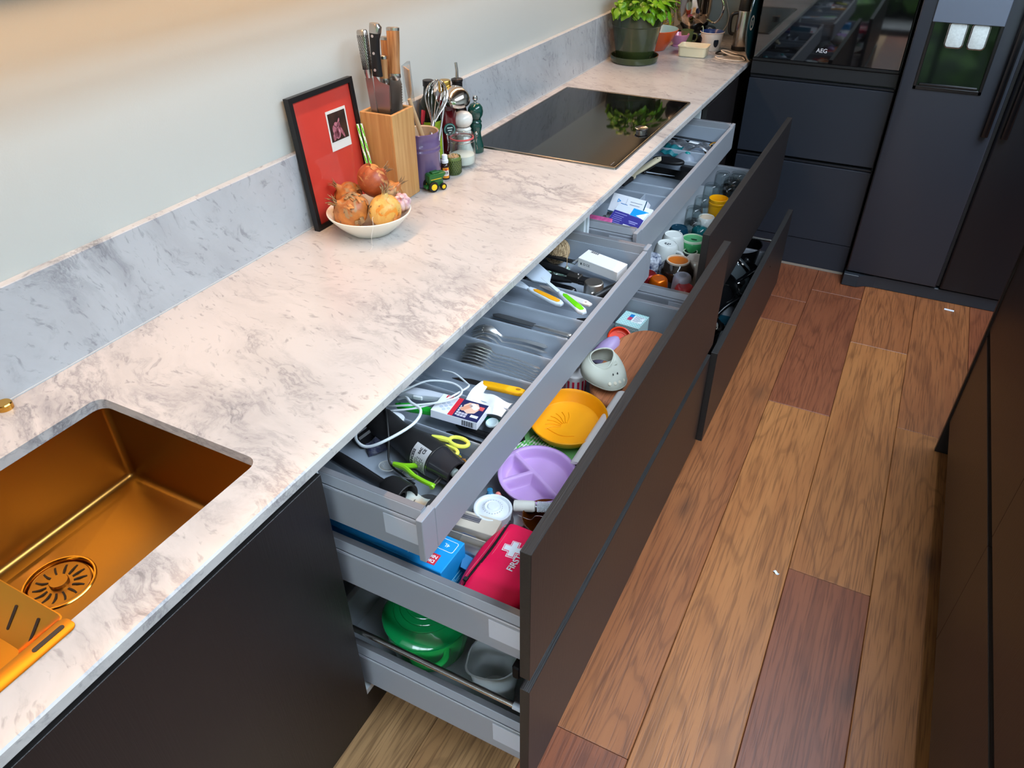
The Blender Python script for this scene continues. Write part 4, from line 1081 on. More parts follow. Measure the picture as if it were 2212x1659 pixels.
# ------------------------------------------------------------------ far end of the worktop
POTG = M('pot_glaze', (54, 66, 34), .16, coat=.5, c2=(38, 52, 32), vscale=7)
pc = (.124, 1.356)
t = thing('potted_basil', 'basil plant in a dark green glazed pot on a saucer behind the hob', 'plant', (pc[0], pc[1], CT + .0003))
MB().lathe([(0, .001), (.098, 0), (.104, .004), (.109, .026), (.1085, .030), (.104, .029), (.099, .009), (0, .009)], 48).make('saucer', POTG, t)
MB().lathe([(0, .0095), (.078, .0095), (.082, .014), (.108, .150), (.1085, .152), (.1125, .156), (.1195, .205), (.1195, .209), (.114, .209), (.1135, .196), (0, .190)], 48).make('pot', POTG, t)
MB().lathe([(.1132, .1965), (.06, .200), (0, .202)], 24).make('soil', M('soil', (48, 34, 26), .9, bump=.6, bscale=120), t)
LEAF = M('basil_leaf', (118, 164, 26), .40, sss=.15, c2=(82, 136, 18), vscale=30)
lm = MB()
def leaf_fn(u, v):
    w = .026 * math.sin(PI * (.04 + .96 * v) ** .8) ** .8 * (1 - .15 * v); x = (u - .5) * 2
    return (x * w, v * .062, -.010 * (1 - x * x) * -1 * .55 - .022 * v * v + .0015 * math.sin(12 * v) * abs(x))
lm.grid(leaf_fn, 8, 10)
leafmesh = lm.mesh('leaf', [LEAF], 70)
rg = random.Random(11)
for k in range(230):
    el = rg.random(); a = rg.uniform(0, 2 * PI)
    if k < 90: rr_, zz, drop = rg.uniform(.095, .142), rg.uniform(.212, .252), rg.uniform(.2, 1.0)
    else: rr_, zz, drop = .15 * math.sqrt(rg.random()), rg.uniform(.225, .345), rg.uniform(-.35, .55)
    zz -= .0 if k >= 90 else .0
    if k >= 90: zz = .225 + (zz - .225) * (1.05 - (rr_ / .165) ** 2)
    px_, py_ = rr_ * math.cos(a), rr_ * math.sin(a)
    if px_ + pc[0] < .035 : px_ = .035 - pc[0] + rg.uniform(0, .03)
    o = bpy.data.objects.new('leaf', leafmesh); col.objects.link(o); o.parent = t
    o.location = (px_, py_, zz)
    yaw = a - PI / 2 + rg.uniform(-.6, .6)
    if px_ + pc[0] < .08: yaw = rg.uniform(-2.2, -.6) + (.0 if py_ < 0 else 0); yaw = -PI / 2 + rg.uniform(-.5, .5) - PI / 2 * 0
    o.rotation_euler = Euler((-drop, rg.uniform(-.35, .35), yaw), 'XYZ'); s_ = rg.uniform(.5, .82); o.scale = (s_, s_, s_)
stm = MB()
for k in range(16):
    a = rg.uniform(0, 2 * PI); q = rg.uniform(.01, .05)
    stm.tube(smoothpath([(q * math.cos(a), q * math.sin(a), .198), (q * 1.5 * math.cos(a), q * 1.5 * math.sin(a), .25), (q * 2.2 * math.cos(a), q * 2.2 * math.sin(a), rg.uniform(.28, .32))], 3), .0022, 6)
stm.make('stems', M('basil_stem', (96, 140, 40), .5), t)

t = thing('mixing_bowl', 'orange mixing bowl with a blue inside behind the basil pot', 'bowl', (.132, 1.628, CT + .0003))
MB().lathe([(0, 0), (.045, 0), (.050, .003), (.078, .045), (.103, .088), (.1045, .092), (.1025, .0935)], 48).make('shell', M('orange_glaze', (206, 84, 34), .25, coat=.4), t)
MB().lathe([(.1024, .0935), (.1005, .092), (.074, .044), (.044, .008), (0, .007)], 48).make('inner_glaze', M('blue_glaze', (124, 158, 166), .3), t)
t = thing('sugar_bowl', 'small lilac glass bowl between the orange bowl and cream box', 'bowl', (.212, 1.752, CT + .0003))
MB().lathe([(0, 0), (.030, 0), (.031, .006), (.026, .009), (.034, .02), (.048, .052), (.0485, .055), (.0465, .056), (.032, .022), (0, .012)], 36).make('glass', M('lilac_glass', (196, 132, 168), .15, coat=.4, sss=.2), t)
# cream enamel box with scraps
t = thing('enamel_box', 'open cream enamel box near the far end of the worktop', 'box', (.334, 1.583, CT + .0003), (0, 0, R(3)))
CREAM = M('cream_enamel', (232, 220, 186), .25, coat=.3)
def tub(mb, w, d_, h_, r_, th, ins, rim):
    L_ = []
    for (i_, z) in ((ins + .004, 0), (ins, .003), (0, h_ - .004), (-rim, h_ - .003), (-rim, h_), (th * .4, h_), (th, h_ - .003), (ins + th, .006), (ins + th + .004, .004)):
        L_.append([(p[0], p[1], z) for p in rrect(-w + i_, w - i_, -d_ + i_, d_ - i_, max(r_ - i_ * .5, .004), 4)])
    n = len(L_[0]); f = [(i * n + k, i * n + (k + 1) % n, (i + 1) * n + (k + 1) % n, (i + 1) * n + k) for i in range(len(L_) - 1) for k in range(n)]
    f.append(tuple(range(n))); f.append(tuple(range((len(L_) - 1) * n, len(L_) * n)))
    return mb.add([p for l in L_ for p in l], f)
tub(MB(), .066, .050, .046, .016, .002, .004, .003).make('tub', CREAM, t)
GARL = M('garlic_clove', (214, 170, 148), .55, c2=(190, 128, 112), vscale=70)
for k, (x, y, a) in enumerate(((.012, .002, .3), (.032, -.004, 1.2), (-.006, .010, 2.2), (.04, .014, .8))):
    o = MB().at((0, 0, 0)).ball((0, 0, 0), .012, 10, 8, sc=(1.6, .8, .75), jit=.2, seed=k).make('garlic_clove', GARL, smooth=60, loc=(.334 + x, 1.583 + y, CT + .0135), rot=(0, 0, a))
    tag(o, ('papery pinkish garlic clove in the middle of the cream enamel box', 'papery pinkish garlic clove toward the right end of the cream box', 'papery pinkish garlic clove toward the left of the cream box', 'papery pinkish garlic clove in the far right corner of the cream box')[k], 'garlic', 'garlic cloves in the cream box')
# blue and white pail
t = thing('chutney_pot', 'white pot with dark blobs and a blue inside by the steel flask', 'pot', (.372, 1.742, CT + .0003))
MB().lathe([(0, 0), (.040, 0), (.043, .004), (.054, .076), (.0565, .078), (.0575, .0795), (.055, .081)], 40).make('shell', M('white_glaze', (232, 224, 216), .22, coat=.4), t)
MB().lathe([(.0549, .081), (.052, .078), (.041, .045), (.039, .04), (0, .04)], 36).make('blue_inside', M('cobalt_glaze', (40, 62, 116), .25), t)
for (a, z, sx_, sz_) in ((-48, .040, .013, .022), (-150, .05, .010, .014), (40, .05, .010, .016)):
    q = .0425 + .011 * z / .076
    MB().at((q * math.cos(R(a)), q * math.sin(R(a)), z), (0, 0, R(a))).ball((0, 0, 0), 1, 12, 8, sc=(.0022, sx_, sz_)).make('dark_blob', M('blob_blue', (24, 34, 48), .25), t)
MB().tube(smoothpath([(-.035, -.03, .05), (-.036, -.036, .086), (-.042, -.03, .104), (-.05, -.02, .098)], 5), .0016, 6).make('pale_stick', M('pale_green_stick', (182, 206, 180), .5), t)
# stand mixer: only its base, steel bowl and handle
t = thing('stand_mixer', 'polished steel mixer bowl on a black base at the far wall', 'mixer', (.215, 1.945, CT + .0003))
MB().prism(rrect(-.10, .10, -.075, .15, .05, 6), 0, .045, .012).make('base', BLACK_GLOSS, t)
MB().lathe([(0, .046), (.045, .046), (.05, .055), (.078, .09), (.086, .13), (.087, .222), (.091, .225), (.091, .231), (.085, .231), (.084, .13), (.05, .062), (0, .058)], 48).make('bowl', M('mirror_steel', (214, 206, 198), .07, metal=1.0), t)
MB().tube(smoothpath([(.085, -.005, .205), (.125, -.012, .20), (.150, -.014, .165), (.142, -.012, .115), (.115, -.008, .085), (.075, -.004, .095)], 6), .0055, 10).make('handle', M('mirror_steel', (214, 206, 198), .07, metal=1.0), t)
MB().prism(rrect(-.055, .055, .08, .14, .025, 5), .046, .34, .012).make('column', BLACK_GLOSS, t)
MB().box(-.055, .055, -.15, .15, .285, .385, .035, seg=4).make('motor_head', BLACK_GLOSS, t)
# glass jar of dried mushrooms
t = thing('storage_jar', 'tall glass jar with yellowish dried pasta between basil and mixer', 'jar', (.088, 1.905, CT + .0003))
MB().lathe([(0, .002), (.040, .002), (.044, .006), (.044, .20), (.040, .21), (.038, .21), (.0415, .198), (.0415, .008), (0, .006)], 36).make('glass', GLASS, t)
PAST = M('dried_pasta', (212, 178, 92), .5, c2=(160, 124, 62), vscale=30)
rg = random.Random(5)
pm = MB()
for k in range(120):
    a = rg.uniform(0, 2 * PI); q = .036 * math.sqrt(rg.random()); z = rg.uniform(.015, .17)
    pm.at((q * math.cos(a), q * math.sin(a), z), (rg.uniform(-1, 1), rg.uniform(-1, 1), rg.uniform(0, 6))).tube([(-.011, 0, 0), (0, .003, 0), (.011, 0, 0)], .0028, 6)
o = pm.make('pasta', PAST, t); o['kind'] = 'stuff'
MB().lathe([(0, .2105), (.0405, .2105), (.0415, .213), (.0415, .228), (.039, .231), (0, .231)], 32).make('lid', STEEL, t)
# mug tipped by the mixer
t = thing('glass_mug', 'small green glass cup with a pale rim in front of the mixer', 'cup', (.232, 1.812, CT + .0003))
MB().lathe([(0, 0), (.024, 0), (.027, .003), (.031, .060), (.0315, .064), (.0295, .064), (.0255, .007), (0, .005)], 32).make('cup', M('green_cup', (92, 104, 62), .25, coat=.4), t)
MB().tube(smoothpath([(.030, 0, .05), (.047, 0, .048), (.05, 0, .03), (.040, 0, .016), (.028, 0, .018)], 5), .0036, 8).make('handle', M('green_cup', (92, 104, 62), .25), t)
# steel flask
t = thing('vacuum_flask', 'brushed steel vacuum flask with a black lid beside the oven tower', 'flask', (.502, 1.80, CT + .0003))
MB().lathe([(0, 0), (.042, 0), (.043, .004), (.043, .018), (.040, .020)], 36).make('base', BLACK_PLASTIC, t)
MB().lathe([(.0405, .020), (.0415, .024), (.036, .165), (.034, .172)], 40).make('body', STEEL, t)
MB().lathe([(.0345, .171), (.035, .174), (.033, .215), (.030, .222), (0, .222)], 36).make('lid', BLACK_PLASTIC, t)
MB().tube(smoothpath([(-.034, -.01, .16), (-.058, -.018, .150), (-.062, -.02, .11), (-.056, -.018, .075), (-.040, -.012, .068)], 5), .008, 10).make('handle', BLACK_PLASTIC, t)
o = MB().at().lathe([(0, 0), (.022, 0), (.028, .03), (.028, .033), (.025, .033), (.02, .004), (0, .004)], 24).make('red_cup', M('red_glaze', (168, 34, 36), .25, coat=.4), loc=(.507, 1.80, CT + .2228))
tag(o, 'small red cup standing on the lid of the steel flask', 'cup')
# round dark teal tray standing on edge against the tower
t = thing('round_tray', 'dark teal round tray on edge between the flask and oven tower', 'tray', (.6015, 1.605, CT + .172 + .0005), (0, R(90), R(-4)))
MB().lathe([(0, -.004), (.165, -.004), (.1715, 0), (.172, .004), (.170, .007), (.163, .002), (0, .001)], 64).make('tray', M('teal_lacquer', (18, 44, 46), .22, coat=.5), t)
MB().at((0, -.105, .0018)).lathe([(.022, 0), (.026, .0012), (.030, 0)], 28).make('emblem_ring', M('emblem_gold', (150, 132, 116), .4), t)
MB().at((0, -.105, .0018)).box(-.010, .010, -.003, .003, 0, .0008).make('emblem_bar', M('emblem_gold', (150, 132, 116), .4), t)
# cables
def cable(label, pts, r_, mat, name='power_cable'):
    o = MB().tube(smoothpath(pts, 6), r_, 8).make(name, mat); tag(o, label, 'cable'); return o
zc = CT + .0032
cable('white coiled power cable beside the cream enamel box', [(.50, 1.69, zc), (.46, 1.63, zc), (.44, 1.585, zc), (.48, 1.555, zc), (.55, 1.552, zc), (.575, 1.58, zc), (.53, 1.64, zc + .006), (.47, 1.66, zc + .016), (.45, 1.64, zc + .018), (.50, 1.60, zc + .012), (.56, 1.60, zc + .008)], .0026, M('white_cable', (232, 222, 210), .45))
cable('black power cable lying between the steel flask and the tray', [(.43, 1.72, zc), (.42, 1.665, zc), (.46, 1.632, zc + .004), (.52, 1.612, zc + .012), (.565, 1.586, zc + .014), (.582, 1.57, zc + .003)], .0030, M('black_cable', (22, 22, 22), .5))
cable('thin pale cable hanging down by the far wall behind the pot', [(.30, 2.12, 1.30), (.315, 2.118, 1.12), (.36, 2.10, .99), (.345, 2.02, .935), (.30, 1.96, CT + .055), (.33, 1.86, CT + .03), (.315, 1.80, CT + .004)], .0022, M('white_cable', (232, 222, 210), .45))

# ------------------------------------------------------------------ cutlery drawer (near, top)
t = thing('cutlery_tray', 'grey plastic cutlery tray filling the near top drawer', 'tray', (0, 0, 0))
TB0, TZ, DT = .7185, .7220, .776
TZS = TZ + .024
tx0, tx1, ty0, ty1 = .292, .7455, -1.3855, -.2765
MB().box(tx0, tx1, ty0, ty1, TB0, TZ).make('base', TRAY, t)
def divider(p, x0, x1, y, z1, w=.0035):
    m = MB()
    P = [(-.010, TZ), (-.0045, TZ + .006), (-w / 2 - .0006, z1 - .006), (-w / 2, z1 - .001), (-w / 2 + .001, z1), (w / 2 - .001, z1), (w / 2, z1 - .001), (w / 2 + .0006, z1 - .006), (.0045, TZ + .006), (.010, TZ)]
    n = len(P)
    m.add([(x0, y + a, b) for a, b in P] + [(x1, y + a, b) for a, b in P], [(i, (i + 1) % n, n + (i + 1) % n, n + i) for i in range(n)] + [tuple(range(n)), tuple(range(n, 2 * n))])
    return m.make('divider', TRAY, p, smooth=40)
DIV = (-1.171, -1.049, -.946, -.845, -.752, -.660, -.533)
for y in DIV: divider(t, tx0, tx1, y, DT)
MB().box(tx0, tx1, ty0, ty0 + .003, TZ, DT + .012).make('end_wall', TRAY, t)
MB().box(tx0, tx1, ty1 - .003, ty1, TZ, DT + .012).make('end_wall', TRAY, t)
MB().box(tx0, tx0 + .003, ty0, ty1, TZ, DT).make('back_wall', TRAY, t)
MB().box(tx1 - .003, tx1, ty0, ty1, TZ, DT - .008).make('front_wall', TRAY, t)

KEEP = set(bpy.data.objects)
def settle(dx, dz, a, b):
    """set the things built since KEEP down on their drawer floor; depth along the drawer is y * (1 + b) + a"""
    for o in list(bpy.data.objects):
        if o in KEEP or o.parent is not None: continue
        y = o.location.y
        if o.location.length < 1e-6:
            vv = [v.co.y for m_ in ([o] + list(o.children)) if m_.type == 'MESH' for v in m_.data.vertices]; y = sum(vv) / len(vv)
        o.location = o.location + Vector((dx, a + b * y, dz))
    KEEP.update(bpy.data.objects)
def lie(name, label, cat, p, q, group=None, up=(0, 0, 1)):
    """thing whose local x axis runs from p to q"""
    p, q = V3(p), V3(q); x = (q - p); L_ = x.length; x.normalize(); z = V3(up); z = (z - x * z.dot(x)).normalized(); y = z.cross(x)
    m = Matrix((x, y, z)).transposed().to_4x4()
    o = thing(name, label, cat, p, m.to_euler(), group); return o, L_
ALONGX = Matrix.Rotation(PI / 2, 4, 'Y')
# hand blender body
t, L_ = lie('hand_blender', 'black hand blender body with a silver rating label in the near tray', 'blender', (.505, -1.205, .785), (.742, -1.272, .782))
m = MB(); m.T = ALONGX.copy()
m.lathe([(0, 0), (.018, .001), (.027, .008), (.031, .024), (.0295, .05), (.0265, .075), (.0295, .11), (.0345, .14), (.0355, .165), (.0350, L_ - .052), (.0345, L_ - .050)], 40).make('body', BLACK_SATIN, t, smooth=60)
m = MB(); m.T = ALONGX.copy()
m.lathe([(.0346, L_ - .050), (.0346, L_ - .047), (.0340, L_ - .046), (.0280, L_ - .004), (.0265, L_), (.0225, L_), (.0215, L_ - .004), (.0200, L_ - .012), (0, L_ - .012)], 40).make('coupling', M('blender_gloss', (40, 40, 44), .2, coat=.4), t)
m = MB(); m.T = Matrix.Translation((L_ - .0120, 0, 0)) @ ALONGX
m.lathe([(.009, 0), (.009, .007), (.0065, .009), (0, .009)], 16).make('drive_pin', M('drive_pin', (176, 190, 186), .4), t)
m = MB(); m.T = ALONGX.copy()
m.lathe([(.0349, L_ - .0525), (.0349, L_ - .0505)], 40).make('trim_ring', STEEL, t)
m = MB(); m.T = ALONGX.copy()
m.lathe([(.0357, L_ - .094), (.0354, L_ - .054)], 20, a0=R(200), a1=R(320)).make('rating_label', M('label_silver', (206, 204, 204), .4, metal=.2), t)
def on_cyl(par, r_, ang, x, body, size, mat, rot=0):
    """small lettering wrapped on the blender side, one tangent plane"""
    a = R(ang); n_ = Vector((0, -math.sin(a), math.cos(a)))
    tz = Vector((0, -math.cos(a), -math.sin(a)))      # around the body
    tx = Vector((1, 0, 0))
    e = Matrix((tz * -1, tx, n_)) if rot else Matrix((tx, tz * -1, n_))
    if Matrix(e).determinant() < 0: e = Matrix((tz, tx * 1, n_)); 
    return text(par, body, Vector((x, 0, 0)) + n_ * r_, e.transposed().to_euler(), size, mat)
INK = M('print_ink', (34, 34, 40), .6)
def wrap(o, r_, phi0, X0):
    """bend a flat lettering mesh (x along the word, y up) round the blender body"""
    for v in o.data.vertices:
        ph = phi0 - v.co.x / r_; q = r_ + v.co.z; X = X0 - v.co.y
        v.co = (X, -q * math.sin(ph), q * math.cos(ph))
    o.location = (0, 0, 0)
for (w, size, dx, ph) in (('PRINCESS', .0088, .0885, 72), ('CE', .0085, .0665, 34), ('EAC', .0070, .0755, 38)):
    wrap(text(t, w, (0, 0, 0), (0, 0, 0), size, INK, bold=.00025), .03595, R(ph), L_ - dx)
lb = MB()
for k in range(6):
    for q in range(8):
        ph0 = R(58 + q * 6.5); x = L_ - .081 + k * .0042
        if (q * 3 + k) % 5 == 0: continue
        lb.add([(x + a_, -.0360 * math.sin(ph0 + b_), .0360 * math.cos(ph0 + b_)) for a_, b_ in ((0, 0), (.0016, 0), (.0016, .085), (0, .085))], [(0, 1, 2, 3)])
lb.make('fine_print', INK, t)
# brand word and CE mark on the label, facing the viewer
# blender shaft with cup
t, L_ = lie('blender_shaft', 'black blending shaft with a bell cup lying at the near drawer end', 'blender', (.470, -1.3180, .772), (.690, -1.3605, .776))
m = MB(); m.T = ALONGX.copy()
m.lathe([(0, 0), (.012, 0), (.0130, .01), (.0130, .09), (.0115, .13), (.0105, L_ - .062), (.0110, L_ - .057)], 28).make('shaft', M('shaft_gloss', (30, 29, 30), .25, coat=.3), t)
m = MB(); m.T = ALONGX.copy()
m.lathe([(.0110, L_ - .058), (.019, L_ - .056), (.0255, L_ - .048), (.0280, L_ - .036), (.0287, L_ - .001), (.0278, L_), (.0256, L_ - .001), (.0250, L_ - .022), (.012, L_ - .026), (.012, L_ - .012), (.008, L_ - .011), (.008, L_ - .024), (0, L_ - .026)], 40).make('bell_cup', BLACK_SATIN, t)
# scissors
YEL = M('scissor_yellow', (226, 226, 92), .4)
t, L_ = lie('scissors', 'yellow-handled scissors lying behind the hand blender', 'scissors', (.585, -1.226, .8085), (.728, -1.224, .804))
def ringpath(cx, cy, rx, ry, n=20): return [(cx + rx * math.cos(2 * PI * k / n), cy + ry * math.sin(2 * PI * k / n), 0) for k in range(n)]
MB().prism([(-.03, -.003), (.075, .000), (.078, .008), (.04, .008)], -.002, -.0004).make('blade', M('blade_dark', (74, 68, 66), .35, metal=.8), t)
MB().prism([(-.03, .003), (.04, -.008), (.078, -.009), (.075, .000)], .0002, .0018).make('blade', M('blade_dark', (74, 68, 66), .35, metal=.8), t)
m = MB(); m.tube(ringpath(.126, .013, .020, .0115), .0040, 8, closed=True); m.tube([(.072, .002, 0), (.09, .0055, 0), (.108, .008, 0)], [.0042, .0060, .0055], 8); m.make('handle', YEL, t)
m = MB(); m.tube([(p[0], p[1], -.004) for p in ringpath(.118, -.014, .020, .0105)], .0038, 8, closed=True); m.tube([(.070, -.004, -.002), (.085, -.0065, -.003), (.100, -.009, -.004)], [.0042, .0058, .0052], 8); m.make('handle', YEL, t)
MB().at((.058, 0, .001)).lathe([(0, 0), (.0035, 0), (.003, .002), (0, .002)], 12).make('pivot', STEEL, t)
# pin box
t = thing('pin_box', 'clear flat box of red and orange push pins beside the scissors', 'box', (.7085, -1.2315, TZS + .0004), (0, 0, R(-6)))
m = MB(); tub(m, .034, .030, .020, .004, .0012, 0, .0006); m.make('box', CLEAR, t)
MB().box(-.030, -.002, .002, .028, .0185, .0192).make('header_card', M('card_blue', (108, 174, 200), .5), t)
MB().at((-.006, .012, .0193), (0, 0, R(62))).box(-.014, .014, -.004, .004, 0, .0005).make('logo_band', M('card_yellow', (236, 206, 50), .5), t)
PINS = [M('pin_red', (212, 62, 66), .35), M('pin_orange', (226, 150, 60), .35), M('pin_clear', (216, 206, 190), .3)]
rg = random.Random(8)
for k in range(34):
    x, y, z = rg.uniform(-.028, .028), rg.uniform(-.025, .025), rg.uniform(.006, .015)
    MB().at((x, y, z), (rg.uniform(-1.3, 1.3), rg.uniform(-1.3, 1.3), 0)).lathe([(0, .004), (.0032, .004), (.0034, .003), (.002, .0022), (.002, -.0012), (.0036, -.002), (.0036, -.003), (.0005, -.0034), (.0003, -.010), (0, -.0105)], 8).make('push_pin', PINS[k % 3], t)
# peeler
LIME = M('lime_plastic', (150, 220, 40), .35)
t, L_ = lie('peeler', 'lime green Y peeler with a steel blade beside the blending cup', 'peeler', (.612, -1.290, .772), (.726, -1.296, .786))
m = MB()
for s_ in (-1, 1): m.tube(smoothpath([(0, 0, 0), (.03, s_ * .004, .002), (.062, s_ * .017, .004), (.092, s_ * .0225, .003), (.112, s_ * .022, 0)], 6), [.0045] * 6 + [.0048] * 6 + [.0042] * 6 + [.004] * 7, 8, flat=1.2)
m.make('handle', LIME, t)
for dx in (0, .0055): MB().box(.1045 + dx, .1075 + dx, -.0215, .0215, -.0012, .0002).make('blade', STEEL, t)
MB().at((.109, -.024, 0), (PI / 2, 0, 0)).lathe([(0, 0), (.005, 0), (.005, .004), (0, .004)], 10).make('end_cap', LIME, t)
o = MB().grid(lambda u, v: (.664 + .05 * u + .006 * v, -1.392 + .062 * v, .7475 + .016 * v + .004 * math.sin(6 * u) + .003 * math.sin(9 * v)), 8, 8, th=.0006).make('paper_packet', M('packet_paper', (206, 214, 206), .6, c2=(208, 176, 140), vscale=40), smooth=60)
tag(o, 'crumpled pale printed paper packet under the blending cup', 'packet')
t = thing('plastic_dish', 'smoky clear plastic dish in the front corner by the peeler', 'dish', (.7225, -1.345, TZS + .0004))
MB().lathe([(0, .001), (.026, .001), (.0275, .003), (.0285, .016), (.0270, .0165), (.026, .004), (0, .003)], 32).make('lid', M('smoke_plastic', (150, 148, 146), .15, trans=.8, ior=1.3), t)
# clear measuring spoon
t, L_ = lie('measuring_spoon', 'clear double-ended plastic measuring spoon beside the white cable', 'spoon', (.575, -1.288, .758), (.662, -1.290, .760))
m = MB()
m.grid(lambda u, v: (.019 + .018 * math.cos(2 * PI * u) * v, .014 * math.sin(2 * PI * u) * v, -.010 * (1 - v * v)), 24, 6)
m.grid(lambda u, v: (.072 + .016 * math.cos(2 * PI * u) * v, .0125 * math.sin(2 * PI * u) * v, -.009 * (1 - v * v)), 24, 6)
m.box(.036, .057, -.003, .003, -.0012, .0006)
m.make('spoon', M('clear_spoon', (216, 216, 210), .08, trans=.85, ior=1.25), t, smooth=60)
m = MB()
for cx, rx, ry in ((.019, .018, .014), (.072, .016, .0125)): m.tube(ringpath(cx, 0, rx, ry), .0010, 6, closed=True)
m.make('rim', M('clear_rim', (226, 228, 226), .1, trans=.5, ior=1.3), t)
# cables, plug, charger puck
WC = M('white_cable_cool', (226, 232, 236), .45)
def cab(label, pts, r_, mat): return cable(label, pts, r_, mat)
cab('white charging cable looping over the black hand blender', [(.505, -1.262, .80), (.528, -1.292, .800), (.560, -1.300, .802), (.598, -1.283, .822), (.625, -1.235, .835), (.617, -1.196, .838), (.585, -1.183, .838), (.560, -1.165, .830), (.535, -1.158, .812)], .0030, WC)
cab('thin white earphone cable arching over the plaster box', [(.520, -1.128, .804), (.555, -1.085, .815), (.605, -1.072, .820), (.640, -1.083, .822), (.650, -1.108, .824), (.632, -1.135, .822), (.590, -1.163, .818), (.550, -1.178, .812), (.520, -1.178, .80)], .0021, WC)
cab('thin white cable running from the yellow knife to the plaster box', [(.545, -1.006, .79), (.585, -1.020, .803), (.628, -1.042, .806), (.642, -1.058, .812), (.640, -1.09, .818), (.625, -1.128, .818), (.585, -1.17, .812), (.545, -1.190, .806), (.528, -1.196, .80)], .0021, WC)
o = MB().at((.556, -1.2015, .7995), (R(-12), R(8), 0)).lathe([(0, -.005), (.017, -.005), (.0185, -.003), (.0185, .003), (.017, .0045), (.013, .004), (0, .004)], 32).make('charging_puck', WHITE_PLASTIC)
tag(o, 'round white charging puck on the divider behind the blender', 'charger')
cab('thin black cord crossing under the hand blender', [(.53, -1.197, .818), (.555, -1.225, .8185), (.583, -1.262, .80), (.60, -1.288, .768), (.64, -1.300, .760), (.665, -1.302, .752)], .0022, M('black_cable', (22, 22, 22), .5))
t = thing('plug_adapter', 'black plug adapter with steel pins at the back of the near tray', 'adapter', (.500, -1.243, TZS + .018), (R(12), 0, R(-20)))
MB().box(-.022, .020, -.018, .018, -.016, .018, .004).make('body', BLACK_PLASTIC, t)
MB().box(-.008, .010, -.014, .014, .0175, .023, .002).make('socket', M('socket_dark', (44, 44, 52), .4), t)
for s_ in (-1, 1): MB().tube([(-.006, s_ * .009, .022), (-.006, s_ * .009, .036)], .0020, 8).make('pin', STEEL, t)
o = MB().at((.540, -1.252, .760), (R(24), R(-18), R(40))).grid(lambda u, v: (.040 * (u - .5), .034 * (v - .5), .006 * math.sin(7 * u) * math.sin(5 * v)), 8, 8, th=.001).make('sachet', M('sachet', (92, 94, 106), .5, c2=(40, 44, 80), vscale=140), smooth=60)
tag(o, 'small grey sachet with dark blue marks beside the plug adapter', 'sachet')
t, L_ = lie('corkscrew', 'dark steel multi-tool lying along the first divider', 'tool', (.585, -1.207, .772), (.665, -1.209, .772))
MB().box(0, L_, -.006, .006, -.004, .004, .003).make('body', M('tool_dark', (58, 54, 54), .3, metal=.7), t)
MB().prism([(0, -.002), (-.03, 0), (0, .003)], .003, .0045).make('blade', STEEL, t)

# second compartment: plaster box, grater handle, pens
t = thing('plaster_box', 'white and navy box of plasters leaning across the second compartment', 'box', (.6585, -1.1225, .7965), (R(-2), R(3), R(6)))
PWt = M('carton_white', (232, 234, 240), .45); NAVY = M('carton_navy', (34, 38, 84), .45); RED = M('carton_red', (214, 36, 54), .45)
bx_, by_, bh = .0515, .031, .0095
MB().box(-bx_, bx_, -by_, by_, -bh, bh, .0008).make('carton', PWt, t)
z = bh + .0003
MB().box(-.004, bx_ - .0005, -by_ + .0005, by_ - .0005, bh - .0003, z).make('navy_panel', NAVY, t)
MB().box(-.0145, -.0042, -by_ + .0005, by_ - .0005, bh - .0003, z).make('red_band', RED, t)
MB().box(-.040, -.026, by_ - .012, by_ - .002, bh - .0003, z).make('count_tag', RED, t)
text(t, '20', (-.033, by_ - .007, z), (0, 0, R(180)), .009, PWt, 'lettering')
m = MB(); m.prism([(.004, .012), (.012, .024), (.030, .026), (.040, .012), (.034, -.006), (.020, -.012), (.008, -.004)], z - .0001, z + .0003); m.make('hand_print', M('skin_print', (236, 190, 164), .5), t)
m = MB(); m.at((.012, .006, 0), (0, 0, R(55))).prism(rrect(-.014, .014, -.0055, .0055, .004, 3), z + .0002, z + .0006); m.make('plaster_print', M('plaster_print', (226, 158, 126), .5), t)
m = MB(); m.at((.026, .014, 0), (0, 0, R(-30))).prism(rrect(-.011, .011, -.007, .007, .004, 3), z + .0002, z + .0006); m.make('patch_print', M('patch_print', (238, 232, 236), .5), t)
MB().box(.036, .047, .008, .020, z, z + .0003).make('pink_tag', M('tag_pink', (226, 92, 92), .5), t)
m = MB()
for q in range(2):
    for c_ in range(3): m.box(.004 + c_ * .0065, .0095 + c_ * .0065, -.0185 - .0075 * q, -.0125 - .0075 * q, z, z + .0003)
m.make('icon_panel', M('icon_panel', (196, 190, 200), .5), t)
m = MB()
for q in range(5): m.box(-.001, .0008 + .0, -.024 + q * .007, -.019 + q * .007, z, z + .0003); m.box(.0015, .0028, -.024 + q * .006, -.0195 + q * .006, z, z + .0003)
m.box(.030, .046, -.020, -.012, z, z + .0003)
m.make('white_print', PWt, t)
m = MB()
for k in range(15): m.box(.018 + k * .0017, .0188 + k * .0017 + (.0006 if k % 3 == 0 else 0), -by_ - .0003, -by_ + .0001, -.0065, .006)
m.make('barcode', INK, t)
m = MB()
for (x, y) in ((-.036, -.012), (-.028, -.018), (-.028, -.006), (-.020, -.012), (-.036, .0), (-.020, .0), (-.028, .006)): m.at((x, y, z - .0002)).prism(circ(.0044, 6), 0, .0003)
m.make('hexagon_print', M('hex_print', (196, 206, 222), .5), t)
t, L_ = lie('folding_knife', 'bright green plastic handle lying behind the plaster box', 'knife', (.517, -1.150, .785), (.600, -1.139, .788))
m = MB(); m.prism([(0, 0), (.008, -.008), (.04, -.0115), (L_, -.009), (L_ + .01, 0), (L_, .008), (.03, .010)], -.006, .006, .004); m.make('handle', M('green_handle', (26, 160, 44), .35), t)
